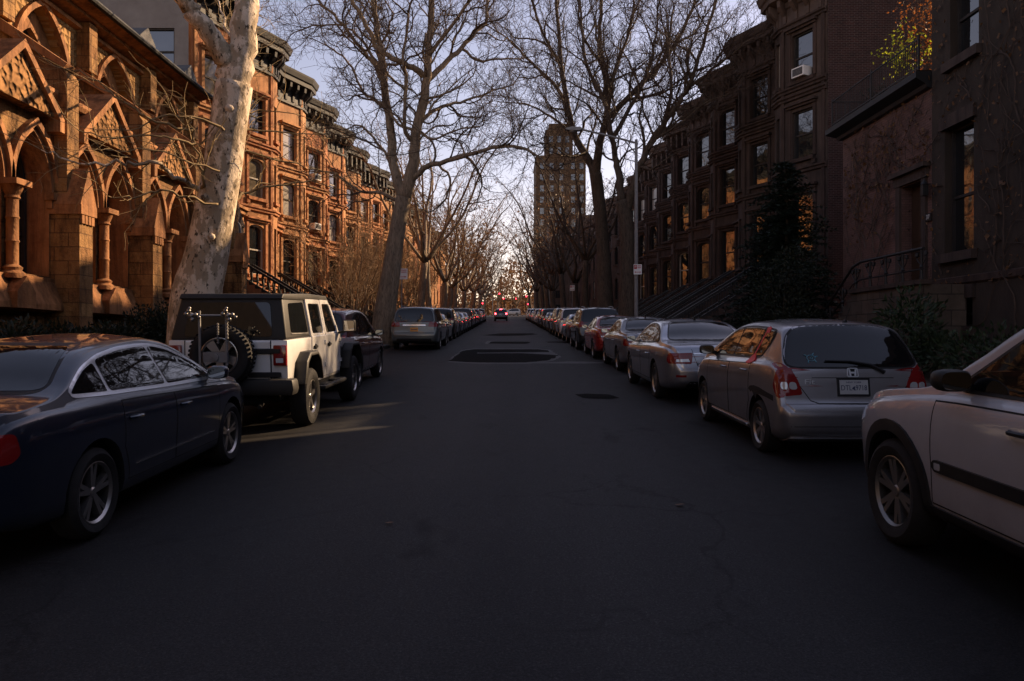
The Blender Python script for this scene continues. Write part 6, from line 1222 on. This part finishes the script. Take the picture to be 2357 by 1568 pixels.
# generic trees farther up the street
def generic(seed, h=13, lean=(0, 0), leaves=0, lsize=.06, minr=.014, lv=3, spread=1.0, gap=(.8, .5, .3, .2), trunk_h=.3, dense=6, leafmat=None):
    t = Tree(seed, gap=gap, minr=minr, lv=lv, wig=.22, maxl=(9, 2.8*spread, 1.3, .6)); rr = t.rng; lx, ly = lean
    fk = Vector((lx*h*trunk_h, ly*h*trunk_h, h*trunk_h)); t.trunk.tube(catmull([Vector((0, 0, -.4)), Vector((lx*.4, ly*.4, .8)), fk*.6+Vector((rr.gauss(0, .1), 0, 0)), fk], 3), [.40, .36, .33, .30, .29, .28, .28, .27, .27, .26], 10)
    for i in range(dense):
        a = 6.28*i/dense+rr.gauss(0, .25); s_ = rr.uniform(.18, .42)*spread; e = fk+Vector((math.cos(a)*h*s_+lx*h*.4, math.sin(a)*h*s_+ly*h*.3, h*rr.uniform(.45, .68)))
        m1 = fk.lerp(e, .35)+Vector((math.cos(a)*.5, math.sin(a)*.5, rr.uniform(-.2, .5))); m2 = fk.lerp(e, .7)+Vector((rr.gauss(0, .4), rr.gauss(0, .4), .4)); t.limb([fk-Vector((0, 0, .2*i/dense)), m1, m2, e], rr.uniform(.12, .19), .03, 0, .2, k=3, jit=.05)
    meshes = []
    for mb, nm in ((t.trunk, 'trunk'), (t.crown, 'crown')):
        me = bpy.data.meshes.new(nm); me.from_pydata(mb.v, [], mb.f); me.polygons.foreach_set('use_smooth', [True]*len(me.polygons)); meshes.append(me)
    if leaves: lm = t.leaves(leaves, lsize); me = bpy.data.meshes.new('dry_leaves'); me.from_pydata(lm.v, [], lm.f); meshes.append(me)
    return meshes
PROTO = [generic(101, 15, (.07, 0), minr=.011, gap=(.75, .48, .30, .2), trunk_h=.34, dense=6), generic(102, 14, (.10, .05), 1300, .08, minr=.011, gap=(.75, .48, .30, .2), trunk_h=.30, dense=6), generic(103, 16, (.04, .03), minr=.012, gap=(.75, .48, .30, .2), trunk_h=.38, dense=7), generic(104, 11, (.18, 0), 2600, .11, gap=(.7, .45, .3, .2), trunk_h=.33, dense=6)]
def put_tree(pi, x, y, rz, sc, name, label, mats, group=TG, z=None):
    o = thing(name, label, 'tree', (x, y, (gz(y)+.1) if z is None else z), group, (0, 0, rz)); o.scale = (sc, sc, sc)
    for me, m in zip(PROTO[pi], mats):
        c = me.copy() if False else me; ob = link(me.name.split('.')[0], c, o)
        if not c.materials: c.materials.append(m)
        ob.material_slots[0].link = 'OBJECT'; ob.material_slots[0].material = m
    return o
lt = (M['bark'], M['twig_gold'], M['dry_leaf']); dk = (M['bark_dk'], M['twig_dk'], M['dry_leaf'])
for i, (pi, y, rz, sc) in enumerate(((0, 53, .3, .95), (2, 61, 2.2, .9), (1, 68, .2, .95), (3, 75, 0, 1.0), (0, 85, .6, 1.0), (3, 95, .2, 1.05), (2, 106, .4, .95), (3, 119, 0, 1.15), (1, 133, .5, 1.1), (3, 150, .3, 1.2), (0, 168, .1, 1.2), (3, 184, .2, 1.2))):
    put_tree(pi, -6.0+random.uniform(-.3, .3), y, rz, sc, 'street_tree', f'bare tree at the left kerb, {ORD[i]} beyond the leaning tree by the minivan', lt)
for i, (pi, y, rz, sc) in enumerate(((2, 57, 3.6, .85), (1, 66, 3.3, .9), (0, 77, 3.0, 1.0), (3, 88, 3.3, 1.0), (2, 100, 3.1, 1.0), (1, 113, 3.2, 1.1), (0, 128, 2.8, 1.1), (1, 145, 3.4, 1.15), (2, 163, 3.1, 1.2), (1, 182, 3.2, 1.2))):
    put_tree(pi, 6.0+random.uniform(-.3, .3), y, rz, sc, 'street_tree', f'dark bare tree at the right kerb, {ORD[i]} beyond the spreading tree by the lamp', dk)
for i in range(12):
    x = -40+i*7.2+random.uniform(-2, 2); y = 224+random.uniform(0, 26); put_tree((3, 1, 3, 0)[i % 4], x, y, random.uniform(0, 6), random.uniform(1.0, 1.5), 'park_tree', f'brown bare park tree across the far avenue, {ORD[i]} of that group from its left', lt, 'park trees across the far avenue')
# bare shrubs in the left front yards
def shrub_tree(seed, h, n, minr=.010):
    t = Tree(seed, gap=(.36, .26, .2, .2), minr=minr, lv=3, wig=.25, maxl=(5, 1.5, .7, .4)); rr = t.rng
    for i in range(n):
        a = rr.uniform(0, 6.28); s_ = rr.uniform(.1, .45); e = Vector((math.cos(a)*h*s_, math.sin(a)*h*s_, h*rr.uniform(.7, 1))); t.limb([Vector((0, 0, -.1)), e*.35+Vector((rr.gauss(0, .15), rr.gauss(0, .15), .2)), e*.7+Vector((rr.gauss(0, .2), rr.gauss(0, .2), 0)), e], rr.uniform(.04, .075), .015, 0, .3, k=3)
    return t
for i, (x, y, h, n, sd) in enumerate(((-9.7, 43.0, 5.2, 7, 1), (-9.9, 47.5, 4.6, 8, 2), (-9.6, 56, 6.0, 9, 3), (-9.8, 65, 6.0, 9, 4), (-9.7, 51.5, 5.6, 9, 5), (-9.9, 60.5, 6.2, 9, 6), (-9.8, 71, 6.5, 9, 7), (-9.2, 45.3, 7.6, 9, 8), (-9.3, 53.8, 7.8, 10, 9), (-9.4, 58.2, 7.2, 10, 10), (-9.2, 76, 8, 10, 11), (-9.3, 82, 8, 10, 12))):
    t = shrub_tree(200+sd, h, n); t.trunk.v = [tuple(Vector(v)+Vector((x, y, gz(y)+.1))) for v in t.trunk.v]; t.crown.v = [tuple(Vector(v)+Vector((x, y, gz(y)+.1))) for v in t.crown.v]
    t.build('bare_shrub', f'bare many-stemmed shrub in a sunlit front yard, {ORD[i]} of them beyond the church', (x, y, gz(y)+.1), M['bark'], M['twig_gold'], 'bare shrubs in the left front yards')
# ---------------------------------------------------------------- evergreen plants
def leaf_blob(rng, mb, c, r, n, size, up=.3, aspect=.45):
    c = Vector(c)
    for i in range(n):
        d = Vector((rng.gauss(0, 1), rng.gauss(0, 1), rng.gauss(0, 1))).normalized(); p = c+Vector((d.x*r[0], d.y*r[1], d.z*r[2]))*rng.uniform(.45, 1.05); a = (d+Vector((rng.gauss(0, .6), rng.gauss(0, .6), rng.gauss(up, .5)))).normalized()*size*rng.uniform(.6, 1.3); b = a.cross(Vector((rng.gauss(0, 1), rng.gauss(0, 1), rng.gauss(0, 1)))).normalized()*size*aspect*rng.uniform(.7, 1.2)
        m = p+a*.5; mb.add((p, m+b*.5, p+a, m-b*.5), ((0, 1, 2, 3),))
def bush(name, label, loc, blobs, leaf, size, per, cat='shrub', group=None, seed=1, stems=8, aspect=.45, stemmat=None):
    o = thing(name, label, cat, loc, group); rng = random.Random(seed); l = MB(); s = MB()
    for c, r in blobs: leaf_blob(rng, l, c, r, per, size, aspect=aspect)
    for i in range(stems):
        c, r = rng.choice(blobs); e = Vector(c)+Vector((rng.gauss(0, r[0]*.5), rng.gauss(0, r[1]*.5), rng.uniform(0, r[2]*.9))); b = Vector((c[0]*.3, c[1]*.3, 0)); s.tube([b, b.lerp(e, .5)+Vector((rng.gauss(0, .06), rng.gauss(0, .06), .05)), e], [.022, .014, .005], 4)
    s.build('stem', stemmat or M['twig_dk'], o); l.build('foliage', leaf, o); return o
rng = random.Random(9)
for i, (y0, y1, x, h) in enumerate(((11.5, 15.2, -8.9, 1.25), (15.6, 18.2, -9.0, 1.05), (18.6, 23.4, -8.9, 1.45), (24.0, 28.5, -9.0, 1.3))):
    n = int((y1-y0)/.5); bl = [((rng.uniform(-.2, .2), lerp(y0, y1, (k+.5)/n)-(y0+y1)/2, h*.5+rng.uniform(-.08, .12)), (.55, .5, h*.55)) for k in range(n)]
    bush('hedge', ('dark clipped hedge by the near end of the church', 'low dark hedge before the second church arch pair', 'tall dark hedge behind the white off-roader', 'dark hedge at the far end of the church')[i], (x, (y0+y1)/2, gz((y0+y1)/2)+.12), bl, M['hedge'], .11, 1500, 'hedge', 'hedges in front of the church', 40+i, 6)
bush('broadleaf_shrub', 'glossy broad-leaved evergreen shrub beneath the stair railing of number 37', (9.3, 17.6, gz(17.6)+.12), [((0, 0, 1.3), (.75, .8, .7)), ((-.3, -.5, .8), (.7, .7, .7)), ((.2, .6, .9), (.7, .7, .7)), ((-.2, .9, .5), (.6, .6, .5)), ((.1, -.9, .5), (.6, .6, .5))], M['rhodo'], .20, 420, seed=50, aspect=.32)
bush('broadleaf_shrub', 'low evergreen shrub at the foot of the creeper covered house', (9.2, 14.2, gz(14.2)+.12), [((0, 0, .6), (.8, .9, .6)), ((-.2, -1.0, .5), (.6, .7, .5)), ((.0, 1.0, .6), (.6, .7, .5))], M['rhodo'], .16, 420, seed=51, aspect=.35)
bush('evergreen_shrub', 'rounded dark green shrub in front of the conifer', (8.9, 24.6, gz(24.6)+.12), [((0, 0, 1.4), (1.0, 1.2, 1.1)), ((-.3, .9, .9), (.8, .9, .9)), ((.1, -1.0, .9), (.8, .9, .9)), ((0, .2, 2.3), (.9, 1.1, .8)), ((.3, 1.2, 2.0), (.9, 1.0, .9)), ((.2, -.6, 2.9), (.7, .7, .6)), ((.6, 1.9, 1.6), (.9, .9, 1.1)), ((-.1, 1.7, .8), (.7, .8, .8))], M['hedge'], .13, 1100, seed=52, aspect=.3)
def conifer(name, label, loc, h, rad, seed):
    o = thing(name, label, 'tree', loc); rng = random.Random(seed); t = MB(); t.tube([(0, 0, -.2), (.05, 0, h*.5), (0, .05, h)], [.16, .10, .015], 8); t.build('trunk', M['bark_dk'], o); n = MB()
    lobe = [rng.uniform(.7, 1.2) for _ in range(9)]
    for q_ in range(330):
        z = .3+(h-.4)*(q_/330)**1.15; f = 1-z/h; a = q_*2.4+rng.uniform(-.5, .5); d = Vector((math.cos(a), math.sin(a), 0)); L = (rad*f**.58+.10)*rng.uniform(.55, 1.1)*lobe[int(a/6.283*9+z*1.3) % 9]; m = max(3, int(L/.13)); lift = rng.uniform(-.05, .4); drop = rng.uniform(.15, .5)
        for q in range(m):
            s_ = (q+.6)/m; p = d*L*s_+Vector((0, 0, z+lift*L*s_-drop*L*s_*s_)); w = .26*(1-.5*s_)
            for e in range(9):
                ang = rng.uniform(-1.5, 1.5); v = (d*math.cos(ang)+Vector((-d.y, d.x, 0))*math.sin(ang)+Vector((0, 0, rng.uniform(-.8, .6)))).normalized()*w*rng.uniform(.6, 1.3); b = v.cross(Vector((rng.gauss(0, .7), rng.gauss(0, .7), 1))).normalized()*.032; n.add((p-b, p+b, p+v), ((0, 1, 2),))
    n.build('crown', M['needles'], o); return o
conifer('conifer_tree', 'dark conifer standing between the low terrace building and the brick gable', (10.0, 27.3, gz(27.3)+.12), 6.9, 2.7, 61)
conifer('conifer_tree', 'lower dark conifer beside the taller one in front of the shaded brownstones', (10.3, 29.8, gz(29.8)+.12), 5.2, 2.2, 62)
# terrace plants
def planter(name, label, loc, r, h, leaf, size, n, tw, seed, big):
    o = thing(name, label, 'potted plant', loc, 'plants on the roof terrace'); p = MB(); p.lathe([(0, 0), (r*.75, 0), (r, .42), (r*1.06, .42), (r*1.06, .48), (r*.9, .48), (r*.85, .40), (0, .40)], (0, 0, 0), 18); p.build('pot', M['slate'], o, smooth=40); rng = random.Random(seed); t = Tree(seed, gap=(.2, .16, .12, .1), minr=.004, lv=2, wig=.2, maxl=(2, h*.4, h*.22, .2))
    for i in range(tw):
        a = rng.uniform(0, 6.28); e = Vector((math.cos(a)*big*rng.uniform(.2, 1), math.sin(a)*big*rng.uniform(.2, 1), .4+h*rng.uniform(.6, 1))); t.limb([Vector((0, 0, .4)), e*.5+Vector((0, 0, .25)), e], .014, .005, 0, .3, k=3)
    t.trunk.v += []; mb = MB(); mb.v, mb.f, mb.m = t.crown.v, t.crown.f, t.crown.m; mb.build('stem', M['twig'], o); l = t.leaves(n, size); l.build('foliage', leaf, o); return o
planter('potted_plant', 'bright yellow green sunlit plant behind the terrace railing', (12.25, 23.5, 8.98), .42, 1.5, M['yellow_leaf'], .055, 300, 14, 71, .55)
planter('potted_plant', 'russet leaved plant on the terrace next to the creeper covered house', (13.5, 24.2, 8.98), .42, 3.0, M['orange_leaf'], .05, 900, 16, 72, .8)
planter('potted_plant', 'small dark plant at the far end of the terrace', (12.2, 25.4, 8.98), .30, .7, M['hedge'], .05, 200, 9, 73, .35)
# ---------------------------------------------------------------- street lamp, signs, signals, pipe
Y = 32.0; bx = 5.42; zb = gz(Y)+.13; lp = thing('street_lamp', 'grey steel street lamp with long curved arm at the right kerb', 'street lamp', (bx, Y, zb)); ztop = 10.0-zb
m = MB(); m.tube([(0, 0, -.1), (0, 0, .02), (0, 0, ztop+.1)], [.095, .085, .065], 10); m.box(-.2, .2, -.2, .2, -.02, .06); m.build('pole', M['steel'], lp, smooth=40)
m = MB(); m.tube(catmull([(0, 0, ztop-.05), (-.7, 0, ztop+.14), (-1.6, 0, ztop+.36), (-2.3, 0, ztop+.52)], 4), [.045]*12+[.035], 8); m.bar((0, 0, ztop-.5), (-.5, 0, ztop+.07), .04); m.build('arm', M['steel'], lp, smooth=60)
m = MB(); m.prism([(-2.25, .52), (-2.35, .60), (-2.7, .62), (-2.95, .57), (-3.0, .52), (-2.9, .48), (-2.4, .46)], -.13, .13, lambda a, b, l: Vector((a, l, ztop+b))); lh = m.build('lamp_head', M['steel'], lp); m = MB(); m.lathe([(0, -.06), (.08, -.04), (.11, .01)], (-2.7, 0, ztop+.47), 12); m.build('lens', M['clear_lens'], lh)
M['sign_red'] = plain('sign_red', (.42, .03, .03), .5)
def park_sign(label, loc, w, h, n, pole=None):
    o = thing('parking_sign', label, 'street sign', loc, 'parking signs'); b = MB(); b.box(-w/2, w/2, -.006, .006, -h/2, h/2); bo = b.build('panel', M['white'], o)
    r = MB(); r.box(-w*.46, -w*.10, -.010, -.0065, h*.04, h*.44); r.build('symbol_block', M['sign_red'], o); text_mesh('letter', 'P', h*.34, M['white'], o, (-w*.28, -.0115, h*.24), (R(90), 0, 0), .001)
    t = MB(); [t.box(-w*.02+i*w*.09, -w*.02+i*w*.09+w*.065, -.010, -.0065, h*zz, h*zz+h*.10) for i in range(5) for zz in (.12, .30)]; t.build('small_print', M['sign_red'], o)
    a = MB(); a.box(-w*.28, w*.28, -.010, -.0065, -h*.30, -h*.25); [a.prism([(sg*w*.40, -h*.275), (sg*w*.26, -h*.19), (sg*w*.26, -h*.36)], -.010, -.0065, lambda p, q, l: Vector((p, l, q))) for sg in (-1, 1)]; a.build('arrow', M['sign_red'], o)
    if pole: p = MB(); p.bar((0, .03, -pole), (0, .03, h/2+.05), .05); p.build('post', M['steel'], o)
park_sign('red and white parking sign on the street lamp pole', (5.46, Y-.13, 1.64+163*Y/F), .34, .42, 5)
park_sign('red and white parking sign on its own post farther up the right kerb', (5.5, 64.5, 1.64+121*64.5/F), .40, .46, 5, 2.3)
def signal(label, x, y, z0, arm, heads, gr='traffic signals at the far avenue'):
    o = thing('traffic_signal', label, 'traffic light', (x, y, z0), gr); m = MB(); m.tube([(0, 0, -.1), (0, 0, 5.6)], [.12, .09], 8); m.build('pole', M['steel'], o)
    if arm: m = MB(); m.tube([(0, 0, 4.6), (arm*.3, 0, 5.4), (arm, 0, 5.7)], [.07, .06, .05], 6); m.build('mast_arm', M['steel'], o)
    for hx, hz in heads:
        m = MB(); m.box(hx-.19, hx+.19, -.16, .12, hz-.55, hz+.55); h = m.build('signal_head', M['signal'], o)
        for k, c in enumerate(('red_on', 'lamp_off', 'lamp_off')): q = MB(); q.lathe([(0, -.03), (.13, -.01), (.14, .0)], (hx, -.17, hz+.36-.36*k), 12, 'y'); q.build('signal_lamp', M[c], h)
M['signal'] = plain('signal_housing', (.35, .22, .03), .5); M['red_on'] = plain('lit_red_signal', (.9, .02, .03), .4, emit=(1, .02, .04), es=9); M['lamp_off'] = plain('unlit_lens', (.02, .02, .02), .3)
g2 = gz(205); signal('near traffic signal left of the crossing with one red light hung over the roadway', -6.0, 197, gz(197), 3.9, [(3.9, 5.3)]); signal('far left traffic signal across the avenue with curved arm', -4.2, 216, g2, 3.1, [(3.1, 4.7)]); signal('far right traffic signal across the avenue with curved arm', 6.2, 216, g2, -3.8, [(-3.8, 4.75)]); signal('near traffic signal post at the right kerb of the crossing', 5.5, 197, gz(197), 0, [(-.6, 4.6), (-.2, 2.6)]); signal('short signal post at the left kerb of the crossing', -6.6, 195, gz(195), 0, [(.2, 2.8)])
dp = thing('drain_pipe', 'grey metal drain pipe with an offset bend on the house next to the church', 'drain pipe', (-11.6, 33.0, gz(33)+.1)); m = MB(); m.tube(catmull([(-.6, -.1, 6.1), (-.55, -.08, 5.7), (-.08, .0, 5.25), (0, 0, 4.8), (0, 0, 2.5), (0, 0, -.1)], 4), .055, 8); m.build('pipe', M['steel'], dp, smooth=60)
m = MB(); [m.lathe([(.05, -.03), (.075, -.03), (.075, .03), (.05, .03)], (0, 0, z), 10) for z in (1.0, 3.6)]; m.build('pipe_collar', M['steel'], dp)
# projecting stone porch of the house next to the church
po = MB(); rA = rootA.location; po.box(.02, 1.0, 1.0, 3.4, -.5, 5.3); po.prism([(1.0, 5.3), (3.4, 5.3), (2.2, 6.6)], .02, 1.06, lambda y, z, x: Vector((x, y, z))); po.build('porch', M['brown_dk'], rootA)
# ---------------------------------------------------------------- far tower and crossing traffic
M['tower'] = stone_blocks('tan_brick', (.12, .078, .045), (.09, .056, .034), (.075, .055, .04), .42, .15, 'both', .014, .4)
def tower():
    x0, y0, zb = 7.4, 196.0, gz(196); o = thing('apartment_tower', 'tall tan brick apartment tower with stepped top rising behind the right row', 'apartment building', (x0, y0, zb)); w = MB()
    w.box(0, 12.8, 0, 18, -1, 48.8-zb); w.box(2.6, 9.6, 1.5, 12, 48.8-zb, 56-zb); w.box(3.4, 8.8, 2.2, 10, 56-zb, 58.2-zb); w.box(-.15, 12.95, -.15, 18.1, 48.8-zb, 49.3-zb); w.box(2.45, 9.75, 1.35, 12.1, 56.0-zb, 56.4-zb); w.box(-.1, 12.9, -.1, 18, 14-zb, 14.4-zb); w.build('wall', M['tower'], o)
    for k in range(13):
        z = 3.0+k*2.9
        for x in (1.0, 3.5, 6.0, 9.0, 11.2):
            f = MB(); f.box(x-.08, x+1.08, -.10, -.012, z-.1, z+1.6); fo = f.build('window', M['tower'], o); p = MB(); p.box(x, x+1.0, -.105, -.101, z, z+.72); p.box(x, x+1.0, -.105, -.101, z+.8, z+1.52); p.build('pane', M['glass'], fo)
    for k in range(2):
        for x in (3.4, 5.5, 7.6): f = MB(); f.box(x, x+1.0, 1.40, 1.488, 50.2-zb+k*2.9, 51.8-zb+k*2.9); f.build('window', M['glass'], o)
tower()
def far_block(label, x0, x1, y0, h, mat, n):
    o = thing('apartment_building', label, 'apartment building', (x0, y0, gz(y0))); w = MB(); w.box(0, x1-x0, 0, 14, -1, h); w.box(-.1, x1-x0+.1, -.1, 14.1, h, h+.5); w.build('wall', mat, o); fl = int(h/3.0)
    for k in range(fl):
        for i in range(n): x = (x1-x0)*(i+.5)/n; f = MB(); f.box(x-.5, x+.5, -.09, -.012, 1+k*3, 2.6+k*3); f.build('window', M['glass'], o)
far_block('dark apartment block at the foot of the tower before the avenue', 9.0, 22, 160, 21, M['brown_dk'], 4)
for (sp, pc, y, x, yaw, lb) in ((s_van, 'white', 203.5, 3.6, 90, 'white sunlit van crossing at the far avenue'), (s_sed2, 'silver', 207.5, -1.0, -90, 'silver saloon crossing at the far avenue')):
    c_ = make_car(sp, P_[pc], 'crossing_car', lb, 'car', y, x, 'cars crossing at the far avenue', detail=0); c_[0].rotation_euler = (0, 0, R(yaw))

park_sign('dark parking sign on a post beside the leaning tree at the left kerb', (-5.5, 39.5, 5.1), .62, .55, 5, 3.4)
lv = MB(); rng = random.Random(31)
for i in range(1500):
    sg = rng.choice((-1, 1)); y = 4+rng.random()**1.6*60; x = sg*(4.98-abs(rng.gauss(0, .22))) if rng.random() < .6 else sg*rng.uniform(5.3, 8.4) if rng.random() < .985 else rng.uniform(-4.8, 4.8); z = gz(y)+(.008 if abs(x) < 5.05 else .145); s_ = rng.uniform(.025, .06); a = rng.uniform(0, 6.28); u_ = Vector((math.cos(a), math.sin(a), rng.uniform(-.1, .3)))*s_; w_ = Vector((-math.sin(a), math.cos(a), rng.uniform(-.1, .3)))*s_*.7; c_ = Vector((x, y, z+.01)); lv.add((c_-u_, c_-w_, c_+u_, c_+w_), ((0, 1, 2, 3),))
o_ = lv.build('fallen_leaves', M['dry_leaf']); o_['kind'] = 'stuff'; tag(o_, 'scattered fallen leaves along the gutters and pavements', 'leaves')
M['hill'] = rough_mat('leaf_covered_slope', (.10, .055, .028), (.20, .11, .05), .5, .95, .6, .2, 3)
# far wood beyond the avenue
rng = random.Random(77); wd = MB()
for i in range(22000):
    x = rng.uniform(-70, 80); y = rng.uniform(262, 300); hh = 19+4*math.sin(x*.21)+3*math.sin(x*.53+1); z = gz(210)+rng.uniform(0, 1)**1.35*hh; s_ = rng.uniform(.35, .95)
    a = Vector((rng.gauss(0, 1), rng.gauss(0, .4), rng.gauss(0, 1))).normalized()*s_; b = Vector((rng.gauss(0, 1), rng.gauss(0, .4), rng.gauss(0, 1))).normalized()*s_*.5; p = Vector((x, y, z)); wd.add((p-a, p-b, p+a, p+b), ((0, 1, 2, 3),))
for i in range(90):
    x = rng.uniform(-90, 110); y = rng.uniform(262, 296); wd.tube([(x, y, gz(210)-.2), (x+rng.gauss(0, .5), y, gz(210)+8), (x+rng.gauss(0, 1.5), y, gz(210)+17)], [.3, .2, .05], 5)
hl = MB(); xs = [-400+20*i for i in range(41)]
for x0, x1 in zip(xs[:-1], xs[1:]):
    hz = lambda x: gz(210)+12+3*math.sin(x*.05)+1.5*math.sin(x*.17)
    hl.quad((x0, 303, gz(210)-.05), (x1, 303, gz(210)-.05), (x1, 340, hz(x1)), (x0, 340, hz(x0))); hl.quad((x0, 340, hz(x0)), (x1, 340, hz(x1)), (x1, 420, gz(210)-.05), (x0, 420, gz(210)-.05))
struct(hl.build('hill', M['hill']))
w_ = wd.build('far_wood', M['dry_leaf']); w_['kind'] = 'stuff'; tag(w_, 'brown winter wood closing the view beyond the far avenue', 'wood')
